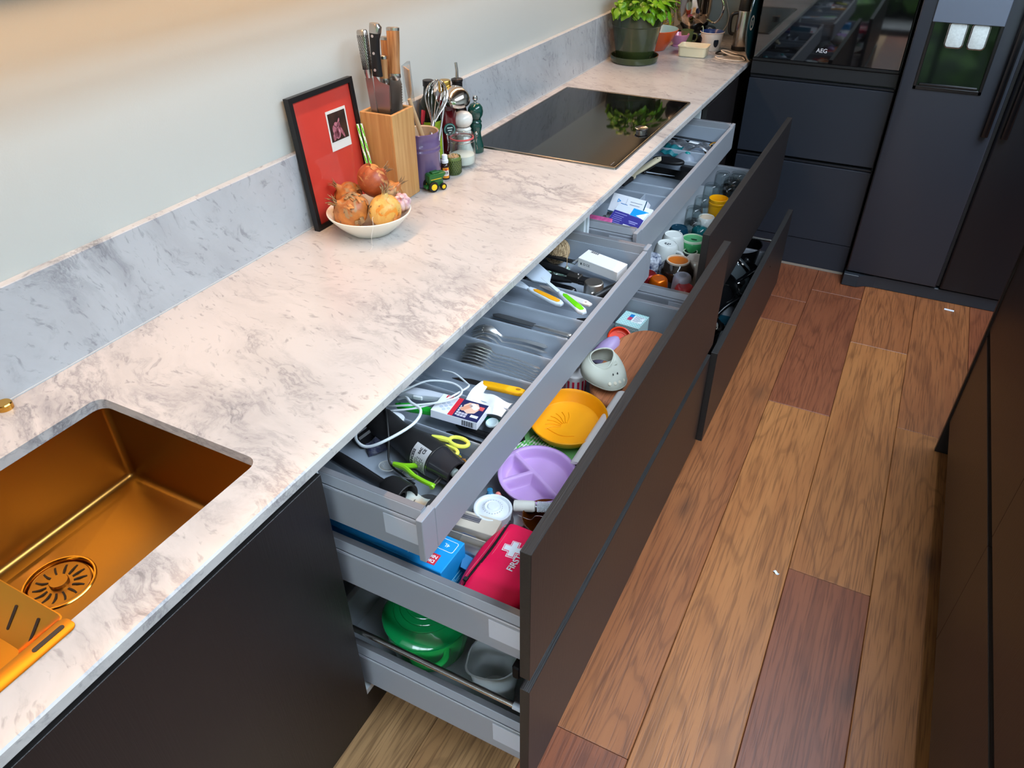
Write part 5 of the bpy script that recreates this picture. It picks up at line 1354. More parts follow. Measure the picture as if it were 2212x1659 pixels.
MB().at((.012, -.001, .0058)).lathe([(.0015, 0), (.003, 0), (.003, .0008), (0, .0008)], 12).make('rivet', M('green_rivet', (20, 120, 34), .35), t)
t, L_ = lie('gas_lighter', 'long white plastic lighter lying at the back of the second compartment', 'lighter', (.50, -1.110, .790), (.640, -1.0905, .794))
m = MB(); m.prism([(0, -.014), (.05, -.015), (.085, -.010), (L_, -.006), (L_, .004), (.07, .011), (0, .012)], -.008, .008, .004); m.make('body', M('lighter_white', (206, 212, 222), .4), t)
MB().box(.040, .062, -.018, -.013, -.004, .006, .002).make('trigger', WHITE_PLASTIC, t)
o = MB().at((.676, -1.0895, .7720), (R(0), 0, R(-3))).box(-.07, .066, -.006, .006, -.0012, .0012).make('ruler', M('teal_white', (20, 132, 112), .4)); tag(o, 'narrow teal strip lying along the second divider', 'ruler')
def pen(name, label, p, q, r_, mat, cap=None):
    t, L_ = lie(name, label, 'pen', p, q)
    m = MB(); m.T = ALONGX.copy(); m.lathe([(0, 0), (r_ * .4, .001), (r_, .012), (r_, L_ * .7)], 16).make('barrel', mat, t)
    m = MB(); m.T = ALONGX.copy(); m.lathe([(r_, L_ * .7), (r_ * 1.08, L_ * .71), (r_ * 1.0, L_ - .003), (r_ * .7, L_), (0, L_)], 16).make('cap', cap or mat, t); return t
pen('marker_pen', 'blue marker pen under the front edge of the plaster box', (.600, -1.182, .7565), (.708, -1.1765, .7565), .0075, M('marker_blue', (16, 62, 176), .35))
pen('marker_pen', 'black marker pen to the right of the plaster box', (.640, -1.150, .755), (.746, -1.158, .757), .0075, BLACK_PLASTIC)
pen('marker_pen', 'black marker pen behind the plaster box by the front', (.645, -1.120, .755), (.746, -1.124, .756), .0070, BLACK_SATIN)
pen('ball_pen', 'translucent pen beneath the white cable end', (.520, -1.172, .758), (.615, -1.172, .758), .0050, M('pen_clear', (196, 206, 210), .25), M('pen_green', (20, 110, 84), .4))
o = MB().at((.724, -1.106, .776), (R(4), R(-4), R(10))).lathe([(0, 0), (.012, 0), (.0135, .001), (.0135, .004), (.012, .0055), (.006, .003), (0, .003)], 24).make('plastic_stopper', M('cap_pale', (206, 226, 230), .35)); tag(o, 'pale blue plastic cap at the right end of the second compartment', 'cap')

# third compartment: yellow knife, plastic straws, torn paper
t, L_ = lie('paring_knife', 'yellow-handled paring knife in the third compartment', 'knife', (.652, -1.022, .797), (.752, -1.017, .803))
m = MB(); m.prism([(0, -.009), (.012, -.011), (.06, -.0105), (.088, -.011), (L_, -.007), (L_, .006), (.085, .0105), (.02, .010), (0, .009)], -.006, .006, .004, seg=3); m.make('handle', M('yellow_handle', (240, 172, 16), .35), t)
MB().at((L_ - .014, 0, .0052)).lathe([(0, .0009), (.003, .0012), (.0045, .0006), (.0047, 0)], 12, sx=1.5).make('hang_hole', M('yellow_hole', (150, 104, 10), .5), t)
MB().prism([(0, -.0075), (0, .008), (-.03, .009), (-.055, .006), (-.072, -.001), (-.05, -.005), (-.02, -.0075)], -.0007, .0007).make('blade', M('blade_dark', (74, 68, 66), .35, metal=.8), t)
t = thing("drinking_straws", "bundle of clear plastic drinking straws in the third compartment", "straws")
for k in range(6):
    MB().tube([(.490, -1.004 - k * .007, .760 + .003 * (k % 2)), (.652, -1.030 - k * .0052, .766 + .004 * (k % 2))], .0040, 10).make('straw', CLEAR, t)
o = MB()
def paper(u, v):
    x = .652 + .090 * u; y = -1.100 + .074 * v
    top = 1.0
    if v > .6: y = -1.100 + .074 * (.6 + (v - .6) * (1.25 if u < .22 else .10 + .10 * math.sin(14 * u)))
    return (x, y, .794 + .007 * math.sin(PI * v) + .012 * v * (1 - u) + .003 * math.sin(9 * u + 4 * v))
o.grid(paper, 16, 14, th=.0012)
o = o.make('torn_paper', M('crumpled_white', (238, 236, 236), .6, var=.08, vscale=60), smooth=60); tag(o, 'torn white paper wrapper resting on the divider before the yellow knife', 'paper')

# cutlery
def fork_mesh(spoon=False, L_=.195):
    m = MB(); n = 26
    def w(s):
        if s < .06: return .0062 * math.sqrt(max(.02, 1 - (1 - s / .06) ** 2))
        if s < .55: return .0062 - .0032 * ((s - .06) / .49) ** .8
        if s < .66: return .0030 + .0000 * s
        if spoon:
            u = (s - .66) / .34; return .0030 + .0165 * math.sin(PI * min(1, u * .96 + .02)) ** .7 * (1 if u < .98 else .4)
        u = (s - .66) / .34
        return .0030 + .0082 * min(1, u / .30) ** .8
    def zc(s):
        if s < .6: return .002 + .004 * math.sin(PI * s / .6 * .9)
        u = (s - .6) / .4; return .0035 + .018 * math.sin(PI * u ** .9) * (1 if not spoon else .6) - .001
    smax = .86 if not spoon else 1.0
    def fn(u, v):
        s = v * smax; a = (u - .5) * 2
        dish = -.0035 * (1 - a * a) * (0 if s < .7 else min(1, (s - .7) / .1)) * (-1)
        return (L_ * (1 - s), a * w(s), zc(s) + dish)
    m.grid(fn, 6, n, th=.0013)
    if not spoon:
        for k in range(4):
            y = (-.0112 + k * .00747) * .9
            m.tube([(L_ * (1 - s), y * (1 if s < .9 else 1), zc(s) - .0006 + .003 * (1 - (y / .011) ** 2)) for s in (.84, .88, .92, .96, 1.0)], [.0016, .0016, .0015, .0013, .0008], 6)
    return m
fk = fork_mesh().mesh('fork', [M('cutlery_steel', (240, 237, 232), .34, metal=1.0)], 50)
sp = fork_mesh(True).mesh('spoon', [M('cutlery_steel', (240, 237, 232), .34, metal=1.0)], 50)
def cut(mesh, name, label, cat, loc, yaw, group, roll=0, pitch=0):
    o = bpy.data.objects.new(name, mesh); col.objects.link(o); o.location = loc; o.rotation_euler = (roll, pitch, yaw); tag(o, label, cat, group); return o
ordn = ('topmost', 'second', 'third', 'fourth', 'fifth', 'sixth', 'lowest')
for k in range(7):
    cut(sp, 'dessert_spoon', ordn[k] + ' steel spoon of the nested stack in the fourth compartment', 'spoon', (.541 - k * .0006, -.9005 - k * .0052, .7905 - k * .0050), R(-3), 'nested spoons in the cutlery tray', roll=R(-20))
for k, (x, y, z, yaw, ro, lb) in enumerate(((.505, -.808, .768, 4, 10, 'steel fork leaning on the divider at the back of the fork pile'), (.512, -.822, .764, 3, -14, 'steel fork on top of the fork pile in the fifth compartment'), (.512, -.832, .758, 2, -20, 'steel fork under the top one in the fifth compartment'), (.510, -.842, .753, 1, -24, 'steel fork lowest in the pile in the fifth compartment'))):
    cut(fk, 'table_fork', lb, 'fork', (x, y, z), R(yaw), 'forks in the cutlery tray', roll=R(ro))
t, L_ = lie('ball_pen', 'black ball pen with a yellow ring beside the forks', 'pen', (.610, -.840, .7525), (.737, -.8455, .7525))
m = MB(); m.T = ALONGX.copy(); m.lathe([(0, 0), (.0045, 0), (.0048, .05), (.0048, L_ - .02), (.0020, L_ - .004), (.001, L_), (0, L_)], 14).make('barrel', BLACK_PLASTIC, t)
m = MB(); m.T = ALONGX.copy(); m.lathe([(.0050, .028), (.0052, .029), (.0052, .036), (.0050, .037)], 14).make('ring', M('ring_yellow', (226, 200, 40), .4), t)
def knife_table(label, p, q, roll):
    t, L_ = lie('table_knife', label, 'knife', p, q, 'table knives in the cutlery tray')
    t.rotation_euler.rotate_axis('X', roll)
    m = MB(); m.tube([(.118, 0, 0), (.125, 0, 0), (.16, 0, 0), (L_ - .012, 0, 0), (L_ - .003, 0, 0), (L_, 0, 0)], [.0030, .0042, .0050, .0068, .0062, .003], 14, flat=.65)
    m.make('handle', M('cutlery_steel', (240, 237, 232), .34, metal=1.0), t, smooth=60)
    MB().prism([(.118, -.006), (.120, .008), (.04, .0105), (.012, .009), (0, .001), (.004, -.006)], -.0007, .0007).make('blade', M('blade_dull', (160, 156, 152), .3, metal=1.0), t)
knife_table('steel table knife nearest the divider in the sixth compartment', (.505, -.712, .763), (.727, -.7155, .7635), R(8))
knife_table('steel table knife in the middle of the sixth compartment', (.500, -.727, .756), (.722, -.7275, .757), R(-12))
knife_table('steel table knife at the near side of the sixth compartment', (.503, -.742, .752), (.726, -.739, .753), R(-6))

# spatula compartment
WS = M('silicone_white', (216, 226, 236), .4)
def spatula(label, p, q, w, grip, name='spatula', head=True):
    t, L_ = lie(name, label, 'spatula', p, q)
    m = MB(); m.prism([(L_ - .115, -.006), (L_ - .10, -.0095), (L_ - .05, -.012), (L_ - .012, -.012), (L_, -.006), (L_, .006), (L_ - .012, .012), (L_ - .05, .012), (L_ - .10, .0095), (L_ - .115, .006)], -.005, .006, .004, seg=3); m.make('handle', WS, t)
    MB().prism([(.06, -.0045), (L_ - .11, -.0055), (L_ - .11, .0055), (.06, .0045)], -.003, .003, .001).make('neck', WS, t)
    if grip: MB().prism([(L_ - .098, 0), (L_ - .09, -.0062), (L_ - .03, -.0085), (L_ - .012, -.006), (L_ - .009, 0), (L_ - .012, .006), (L_ - .03, .0085), (L_ - .09, .0062)], .0058, .0072, .0006).make('grip', grip, t)
    if head: MB().prism([(.09, -.006), (.06, -w), (-.03, -w * 1.1), (-.03, w * 1.1), (.06, w), (.09, .006)], -.0022, .0022, .0012).make('blade', M('silicone_blade', (196, 208, 222), .4), t)
    return t
spatula('white spatula with an orange grip in the seventh compartment', (.470, -.590, .803), (.668, -.648, .798), .014, M('grip_orange', (240, 164, 24), .4))
spatula('wide white spatula with a lime green grip across the seventh compartment', (.520, -.530, .812), (.738, -.672, .803), .030, M('grip_green', (108, 206, 16), .4))
t, L_ = lie('spatula', 'plain white plastic spatula handle beside the green grip', 'spatula', (.52, -.555, .790), (.735, -.625, .802))
m = MB(); m.prism([(0, -.004), (.12, -.005), (.16, -.0105), (L_ - .02, -.0115), (L_, -.006), (L_, .006), (L_ - .02, .0115), (.16, .0095), (.12, .005), (0, .004)], -.0035, .0035, .0025); m.make('handle', M('bone_white', (222, 214, 208), .45), t)
MB().at((L_ - .016, 0, .0032)).lathe([(0, .0006), (.003, .0006), (.003, 0)], 10).make('hang_hole', M('hole_grey', (150, 144, 140), .5), t)
t, L_ = lie('cheese_slicer', 'steel slicer with a reddish wooden handle under the orange-gripped spatula', 'slicer', (.50, -.638, .760), (.722, -.668, .766))
MB().tube([(0, 0, 0), (.13, 0, 0)], .003, 8).make('shank', STEEL, t); m = MB(); m.tube([(.125, 0, 0), (.15, 0, 0), (.20, 0, 0), (L_, 0, 0)], [.005, .0085, .008, .006], 12).make('handle', M('red_wood', (150, 84, 56), .4, c2=(184, 118, 76), vscale=60), t)
t, L_ = lie('pie_server', 'black serrated cake server lying at the near side of the spatulas', 'server', (.50, -.655, .758), (.700, -.682, .758))
MB().prism([(0, 0), (.02, -.012), (.10, -.014), (.10, .012), (.03, .012)], -.001, .001).make('blade', M('blade_dark', (74, 68, 66), .35, metal=.8), t); MB().tube([(.10, 0, 0), (L_, 0, 0)], [.005, .008], 10).make('handle', BLACK_PLASTIC, t)
o = MB().at((.728, -.652, .765), (0, 0, R(30))).box(-.016, .016, -.011, .011, -.009, .009, .003).make('bag_clip', BLACK_PLASTIC); tag(o, 'small black clip at the front end of the spatula compartment', 'clip')
o = MB().at((.7385, -.684, .757)).ball((0, 0, 0), .0055, 12, 8).make('cork', M('cork_pale', (226, 214, 200), .6)); tag(o, 'small pale round stopper by the drawer front below the green spatula', 'stopper')

# last compartment: kitchen tools
t, L_ = lie('garlic_press', 'black-handled garlic press lying behind the steel measuring cup', 'press', (.47, -.470, .783), (.690, -.4855, .786))
for (y, z) in ((.012, .006), (-.012, -.010)): m = MB(); m.tube([(0, y, z), (.05, y * 1.1, z), (.11, y * .9, z), (.155, y * .6, z * .7)], [.009, .012, .0115, .008], 12, flat=.8).make('handle', BLACK_PLASTIC, t, smooth=60)
MB().box(.140, .178, -.013, .013, -.010, .010, .002).make('head', M('press_steel', (104, 98, 92), .35, metal=.9), t)
MB().box(.172, .205, -.012, .012, -.012, .006, .003).make('hinge', BLACK_PLASTIC, t)
MB().at((.168, .004, .0100)).ball((0, 0, 0), .003, 10, 6).make('rivet', STEEL, t)
t, L_ = lie('ice_cream_scoop', 'thick glossy black handle in front of the garlic press', 'scoop', (.455, -.505, .762), (.652, -.5225, .766))
m = MB(); m.tube([(0, 0, 0), (.06, 0, 0), (.13, 0, 0), (L_ - .02, 0, 0), (L_ - .005, 0, 0), (L_, 0, 0)], [.008, .010, .0125, .0135, .011, .005], 16).make('handle', BLACK_GLOSS, t, smooth=60)
t = thing('measuring_cup', 'upturned brushed steel measuring cup near the drawer front', 'cup', (.6905, -.4945, .7525), (0, 0, 0))
MB().lathe([(.0290, 0), (.0270, .001), (.0262, .036), (.0250, .040), (.0225, .0418), (0, .042), (0, .0400), (.0225, .0400), (.0245, .036), (.0255, .002), (.0290, 0)], 44).make('cup', M('satin_steel', (206, 198, 188), .32, metal=1.0), t)
MB().box(-.044, -.022, -.004, .008, .026, .033, .002).make('handle', BLACK_PLASTIC, t)
MB().lathe([(0, -.006), (.030, -.006), (.0305, -.001), (.0290, 0), (0, 0)], 36).make('saucer_rim', M('smoke_plastic', (150, 148, 146), .15, trans=.8, ior=1.3), t)
t = thing('cable_box', 'flat white carton with printed symbols at the far end of the tray', 'box', (.6725, -.392, .791), (R(3), R(4), R(-9)))
MB().box(-.063, .063, -.0275, .0275, -.0145, .0145, .001).make('carton', M('carton_plain', (236, 234, 232), .5), t)
m = MB()
for k in range(9): m.box(-.050 + k * .0028, -.0486 + k * .0028 + (.0007 if k % 2 else 0), .017, .0255, .0144, .0148)
m.make('barcode', INK, t)
text(t, 'CE', (-.030, -.0276, .0), (PI / 2, 0, 0), .0095, INK, 'lettering')
m = MB(); m.at((-.0415, -.0277, .0), (PI / 2, 0, 0)).tube([(p[0], p[1], 0) for p in circ(.0032, 6)], .0006, 4, closed=True); m.at((-.052, -.0277, 0)).box(-.002, .002, -.0002, .0002, -.003, .0008); m.box(-.0026, .0026, -.0002, .0002, -.0045, -.0037); m.box(-.0026, .0026, -.0002, .0002, .0018, .0024)
m.make('symbol', INK, t)
MB().at((-.066, .0, .002), (0, R(-40), 0)).box(-.018, .004, -.024, .020, -.0006, .0006).make('open_flap', M('carton_plain', (236, 234, 232), .5), t)
t, L_ = lie('tin_opener', 'black and steel tin opener standing in the front corner behind the cup', 'opener', (.690, -.5515, .762), (.744, -.440, .772))
MB().box(0, .030, -.009, .009, -.010, .010, .002).make('head', CHROME, t)
m = MB(); m.tube([(.028, 0, 0), (.05, 0, 0), (L_ - .01, 0, .0), (L_, 0, 0)], [.009, .0125, .0115, .007], 14).make('handle', BLACK_PLASTIC, t, smooth=60)
t = thing('string_ball', 'ball of natural twine at the far back of the cutlery drawer', 'twine', (.520, -.362, .790))
TW = M('twine', (206, 180, 142), .8, c2=(150, 122, 88), vscale=120)
MB().ball((0, 0, 0), .036, 20, 14).make('ball', TW, t)
rg = random.Random(2)
for k in range(26):
    e = Euler((rg.uniform(0, PI), rg.uniform(0, PI), rg.uniform(0, PI))).to_matrix()
    pts = [tuple(e @ Vector((.0375 * math.cos(2 * PI * q / 28), .0375 * math.sin(2 * PI * q / 28), .006 * math.sin(4 * PI * q / 28)))) for q in range(28)]
    MB().tube(pts, .0011, 5, closed=True).make('strand', TW, t)
MB().tube(smoothpath([(.03, -.01, .018), (.045, -.03, .012), (.055, -.05, -.01), (.058, -.062, -.04)], 5), .0011, 5).make('strand', TW, t)
t, L_ = lie('watch_strap', 'black strap with a steel buckle in front of the twine', 'strap', (.480, -.400, .790), (.598, -.398, .785))
MB().box(0, L_ - .012, -.008, .008, -.003, .003, .001).make('strap', BLACK_PLASTIC, t)
MB().tube([(L_ - .014, -.011, 0), (L_, -.011, 0), (L_, .011, 0), (L_ - .014, .011, 0)], .0016, 6, closed=True).make('buckle', STEEL, t)
o = MB().at((.565, -.440, .765), (0, 0, .4)).grid(lambda u, v: (.06 * (u - .5), .05 * (v - .5), .012 * math.sin(9 * u) * math.sin(8 * v)), 12, 12, th=.0012).make('foil_pack', M('foil_green', (120, 160, 140), .3, metal=.6, c2=(190, 196, 196), vscale=60), smooth=0); tag(o, 'crumpled green and silver foil pack beside the white carton', 'packet')

settle(-.017, -.024, .0263 * 2.106, .0263)

# ------------------------------------------------------------------ near deep drawer: boxes, first aid bag, plates
F2 = .5825
t = thing('freezer_bag_box', 'long bright blue box of bags with fruit prints along the drawer side', 'box', (.6225, -1.3535, F2), (0, 0, R(-1.5)))
BLU = M('box_blue', (24, 150, 220), .45, var=.06, vscale=12)
MB().box(-.152, .152, -.042, .042, 0, .086, .0015).make('carton', BLU, t)
zt = .0862
RT = M('tag_red', (206, 50, 66), .45); WHT = M('print_white', (236, 242, 246), .5)
MB().at((.118, -.020, zt), (0, 0, R(2))).box(-.0125, .0125, -.013, .013, -.0004, .0002).make('red_tag', RT, t)
text(t, 'DIC\nNIC', (.118, -.020, zt + .0003), (0, 0, R(180)), .0105, WHT, 'lettering', bold=.0002)
m = MB()
rr_ = rrect(-.017, .017, -.013, .013, .004, 3)
m.at((.128, .020, zt)).tube([(p[0], p[1], 0) for p in rr_], .0006, 5, closed=True)
m.make('panel_print', WHT, t)
text(t, '4L', (.126, .020, zt + .0002), (0, 0, R(180)), .012, WHT, 'lettering')
MEL = M('melon_red', (222, 60, 62), .5); GRN = M('melon_green', (70, 130, 60), .5); DKL = M('print_dark', (30, 60, 56), .5)
for (x, y, s_) in ((.020, .006, 1.0), (-.075, .012, .9)):
    MB().at((x, y, zt - .0002), (0, 0, R(-20))).prism([(.019 * s_ * math.cos(a), .019 * s_ * math.sin(a)) for a in [PI + PI * q / 14 for q in range(15)]], 0, .0004).make('melon_print', MEL, t)
    m = MB()
    for q in range(6): m.at((x - .008 + q * .0035, y - .004, zt), (0, 0, R(-60 + q * 22))).box(0, .012, -.0004, .0004, 0, .0003)
    m.make('leaf_print', DKL, t)
for (x, y) in ((-.022, -.014), (.070, -.022), (-.11, -.012)):
    m = MB()
    for q in range(8): m.at((x, y, zt), (0, 0, PI / 4 * q)).box(.0022, .0068, -.0006, .0006, -.0001, .0003)
    m.make('flower_print', M('print_pale', (150, 226, 240), .5), t)
m = MB()
for q in range(8): m.at((-.128, .008, zt), (0, 0, R(-50 + 13 * q))).box(-.018, .018, -.0012, .0012, 0, .0003)
m.make('pineapple_print', M('pineapple_green', (50, 110, 66), .5), t)
m = MB()
for q in range(5): m.at((.101, .006, zt), (0, 0, R(-20 + 25 * q))).box(0, .014 + .002 * (q % 2), -.0008, .0008, 0, .0003)
m.make('stalk_print', M('stalk_green', (90, 190, 120), .5), t)
m = MB()
for k, L_ in enumerate((.05, .03, .055, .045)): m.box(.1521, .1524, -.030, -.030 + L_, .030 - .006 * k, .0312 - .006 * k)
m.make('small_print', M('print_pale', (150, 226, 240), .5), t)
MB().at((.1515, .030, .050), (0, R(34), R(20))).box(0, .030, -.018, .016, -.0006, .0006).make('end_flap', M('flap_blue', (40, 120, 176), .4), t)
MB().at((.110, .0415, .0862), (R(30), 0, 0)).box(-.02, .03, 0, .014, -.0003, .0003).make('bag_film', CLEAR, t)

# first aid bag
FAR = M('bag_red', (252, 14, 82), .55, bump=.15, bscale=700)
t = thing('first_aid_bag', 'bright red first aid bag with a white cross and black zip', 'bag', (.8655, -1.3085, F2), (0, 0, R(-2)))
m = MB()
def puff(u, v):
    pass
secs = []
for j in range(17):
    v = j / 16; y = -.088 + .176 * v
    e = min(1, .80 + .2 * math.sin(PI * min(1, max(0, v)) ) ** .5)
    ring = []
    for k in range(28):
        a = 2 * PI * k / 28
        c, s_ = math.cos(a), math.sin(a)
        x = .072 * e * math.copysign(abs(c) ** .42, c); z = .040 + .038 * e * math.copysign(abs(s_) ** .5, s_)
        z += .0015 * math.sin(9 * v + 3 * a) - (.006 if s_ > 0 and x < -.05 else 0)
        ring.append((x, y, z))
    secs += ring
n = 28
fs = [(j * n + k, j * n + (k + 1) % n, (j + 1) * n + (k + 1) % n, (j + 1) * n + k) for j in range(16) for k in range(n)] + [tuple(range(n)), tuple(range(16 * n, 17 * n))]
m.add(secs, fs); m.make('body', FAR, t, smooth=60)
zp = [(-.046 + .004 * math.sin(PI * v), -.0885 + .177 * v, .0763 - .004 * abs(2 * v - 1) ** 6 * 4) for v in [q / 24 for q in range(25)]]
zp = [(-.042, -.0895, .040), (-.042, -.0895, .060)] + zp + [(-.042, .0895, .060), (-.042, .0895, .042)]
m = MB(); m.tube(zp, .0062, 8, flat=.22); m.make('zip_tape', M('zip_black', (20, 22, 24), .6), t)
m = MB()
for q in range(60):
    v = q / 59; m.box(-.0472 + .004 * math.sin(PI * v), -.0432 + .004 * math.sin(PI * v), -.085 + .17 * v, -.0838 + .17 * v, .0768, .0783)
o = m.make('zip_teeth', M('zip_teeth', (56, 60, 62), .35, metal=.5), t); o['kind'] = 'stuff'
m = MB(); m.box(-.050, -.041, -.084, -.074, .0775, .0805, .001); m.make('zip_slider', BLACK_GLOSS, t)
for sg in (-1, 1):
    m = MB(); m.tube([(p[0] + sg * .0075, p[1], p[2] + .0004) for p in zp[2:-2]], .0008, 5).make('piping', M('piping_pink', (236, 84, 112), .6), t)
cr = lambda s_, w: [(-w, -s_), (w, -s_), (w, -w), (s_, -w), (s_, w), (w, w), (w, s_), (-w, s_), (-w, w), (-s_, w), (-s_, -w), (-w, -w)]
MB().at((-.004, .024, .0778), (0, R(1), R(8))).prism(cr(.0205, .0085), 0, .0006).make('cross_outline', WHT, t)
MB().at((-.004, .024, .0782), (0, R(1), R(8))).prism(cr(.0190, .0070), 0, .0006).make('cross_gap', FAR, t)
MB().at((-.004, .024, .0786), (0, R(1), R(8))).prism(cr(.0178, .0058), 0, .0006).make('cross', WHT, t)
text(t, 'FIRST AID', (.0150, -.026, .0808), (0, R(2), R(90)), .0175, WHT, 'lettering', align='LEFT', bold=.0003)
# carton of sandwich bags
KRA = M('carton_kraft', (206, 194, 176), .6, var=.05, vscale=40)
t = thing('sandwich_bag_box', 'cream carton of bags with a toothed opening between blue box and lids', 'box', (.7015, -1.2445, F2), (0, 0, R(5)))
MB().box(-.100, .100, -.022, .022, 0, .058, .001).make('carton', KRA, t)
m = MB(); m.box(-.095, .060, .000, .012, .0578, .0583); m.make('lid_slot', M('slot_grey', (112, 108, 110), .6), t)
for k, (w, y) in enumerate(((.0006, .014), (.0006, -.0015), (.0005, .0035), (.0005, .0075))):
    MB().tube([(-.095, y, .0585), (.060, y, .0585), (.066 - .004 * (k % 2), .006, .0585)][:2], w, 4).make('line_print', M('line_navy', (50, 54, 76), .6), t)
m = MB(); m.T = Matrix.Rotation(PI / 2, 4, 'X'); m.prism([(-.095, .040), (.030, .040), (.036, .043), (.060, .040), (.075, .026), (.078, .014), (.068, .020), (.058, .026), (-.095, .024)], .0219, .0224).make('bag_print', M('bag_print_blue', (164, 180, 214), .5), t)
m = MB(); 
m.T = Matrix.Rotation(PI / 2, 4, 'X')
for q in range(26): m.add([(-.095 + q * .0065, .022, .0226), (-.0885 + q * .0065, .022, .0226), (-.0917 + q * .0065, .0265, .0226)], [(0, 1, 2)])
m.make('teeth_print', KRA, t)
t = thing('foil_roll', 'roll of silver foil in an open carton beside the blue box', 'foil', (.700, -1.2900, F2), (0, 0, R(3)))
m = MB(); m.T = Matrix.Translation((-.095, 0, .021)) @ ALONGX; m.lathe([(.006, 0), (.0165, 0), (.0170, .002), (.0170, .19), (.0165, .192), (.006, .192), (.006, 0)], 28).make('foil', M('aluminium', (200, 198, 200), .3, metal=1.0), t)
m = MB(); m.box(-.098, .098, .017, .019, 0, .046); m.box(-.098, .098, -.02, .019, 0, .0015); m.make('carton', KRA, t)
# stacked white lids
t0 = None
for k in range(4):
    t = thing('storage_cover', ('lowest', 'second lowest', 'second highest', 'topmost')[k] + ' white plastic lid of the small stack behind the cream carton', 'lid', (.7605 + .0012 * k, -1.193 + .001 * k, .606 + .0085 * k), (R(-2), R(2), 0), 'stacked white lids')
    MB().lathe([(.0385, 0), (.0405, .001), (.0405, .007), (.0390, .0085), (.0360, .0085), (.0345, .0055)] + ([(.0335, .0035), (.024, .006), (.0165, .0115), (.0155, .0105), (.012, .0105), (.010, .0125), (0, .0135)] if k == 3 else [(.0335, .0045), (0, .0045)]), 48).make('lid', M('lid_white', (226, 230, 234), .4), t)
    if k == 3:
        m = MB()
        for q in range(22): m.at((.0195 * math.cos(.285 * q), .0195 * math.sin(.285 * q), .0085), (0, 0, .285 * q)).box(-.0008, .0008, -.0012, .0012, 0, .0014)
        m.make('embossed_marks', M('lid_mark', (190, 192, 200), .5), t)
t = thing('clear_plate', 'clear plastic plate under the stack of white lids', 'plate', (.763, -1.195, F2))
MB().lathe([(0, .002), (.040, .002), (.0465, .010), (.0475, .022), (.0465, .022), (.044, .012), (.038, .004), (0, .004)], 44).make('plate', M('frost_plastic', (206, 200, 204), .35, trans=.5, ior=1.2), t)
o = MB().at((.800, -1.158, F2 + .008), (R(24), R(-14), 0)).lathe([(0, 0), (.026, 0), (.0275, .0015), (.026, .003), (0, .003)], 32).make('white_disc', WHITE_PLASTIC); tag(o, 'flat white round lid half under the lilac plate', 'lid')
o = MB().at((.738, -1.155, F2)).lathe([(0, 0), (.010, 0), (.011, .01), (.011, .045), (.006, .058), (.006, .065), (0, .066)], 18).make('small_bottle', M('aqua_blue', (60, 146, 190), .2, trans=.3)); tag(o, 'small blue bottle behind the white lids', 'bottle')
o = MB().at((.752, -1.1455, F2)).lathe([(0, 0), (.009, 0), (.009, .04), (.005, .052), (0, .055)], 18).make('small_bottle', M('coral_pink', (226, 130, 116), .4)); tag(o, 'small coral bottle next to the blue one by the lilac plate', 'bottle')
# divided lilac plate
LIL = M('lilac_silicone', (198, 160, 214), .42, sss=.1)
t = plate_t = thing('divided_plate', 'lilac toddler plate with three compartments in the deep drawer', 'plate', (.8015, -1.060, .612), (R(4), R(3), R(18)))
Rp, hp_ = .092, .030
m = MB()
# outer bowl
m.lathe([(0, .002), (.066, .002), (.070, -.004), (.073, .002), (.083, .010), (.0905, .024), (.0925, .0285), (.0925, .0305), (.0905, .0315)], 64)
m.make('shell', LIL, t, smooth=60)
m = MB()
def comp(poly_fn, depth, n=40):
    pass
# rim sheet with three wells: polar grid whose depth depends on the distance to the dividing walls
walls = [(R(200), R(20)), (R(110), None)]
PA = R(-26.5 - 18); PB = R(-130 - 18)
def depth(x, y):
    r_ = math.hypot(x, y); d = .0885 - r_
    x2, y2 = x + .012, y - .006            # where the walls meet
    v = -x2 * math.sin(PA) + y2 * math.cos(PA)
    d = min(d, abs(v))
    if v < 0:
        w_ = -x2 * math.sin(PB) + y2 * math.cos(PB); d = min(d, abs(w_)) if x2 * math.cos(PB) + y2 * math.sin(PB) > 0 else d
    k = max(0.0, min(1.0, (d - .0030) / .0135)); k = k * k * (3 - 2 * k)
    return .0305 - .0250 * k
NR, NA = 44, 120
vs_ = [(0, 0, depth(0, 0))]
for i in range(1, NR + 1):
    r_ = .0906 * i / NR
    for k in range(NA): a = 2 * PI * k / NA; x, y = r_ * math.cos(a), r_ * math.sin(a); vs_.append((x, y, depth(x, y)))
fs = [(0, 1 + k, 1 + (k + 1) % NA) for k in range(NA)] + [(1 + (i - 1) * NA + k, 1 + i * NA + k, 1 + i * NA + (k + 1) % NA, 1 + (i - 1) * NA + (k + 1) % NA) for i in range(1, NR) for k in range(NA)]
m.add(vs_, fs).make('compartments', LIL, t, smooth=70)
plate_t.scale = (.94, .94, .94)
# amber bowl with brush and scoop
AMB = M('amber_glass', (150, 76, 18), .06, trans=.75, ior=1.35)
t = thing('amber_bowl', 'small amber glass bowl holding a bottle brush', 'bowl', (.872, -1.158, F2))
MB().lathe([(0, .001), (.026, .001), (.030, .004), (.046, .030), (.0515, .048), (.0515, .050), (.0495, .050), (.044, .030), (.028, .007), (0, .005)], 48).make('glass', AMB, t)
t, L_ = lie('bottle_brush', 'white bottle brush lying across the amber bowl', 'brush', (.826, -1.150, .634), (.892, -1.128, .640))
m = MB()
m.tube([(0, 0, 0), (L_, 0, 0)], .0016, 6)
for q in range(26):
    x = .018 + q * (L_ - .02) / 26
    for k in range(9): a = 2 * PI * k / 9 + q * .5; m.tube([(x, 0, 0), (x + .001, .0115 * math.cos(a), .0115 * math.sin(a))], [.0007, .0005], 4, cap=False)
o = m.make('bristles', WHITE_PLASTIC, t); o['kind'] = 'stuff'
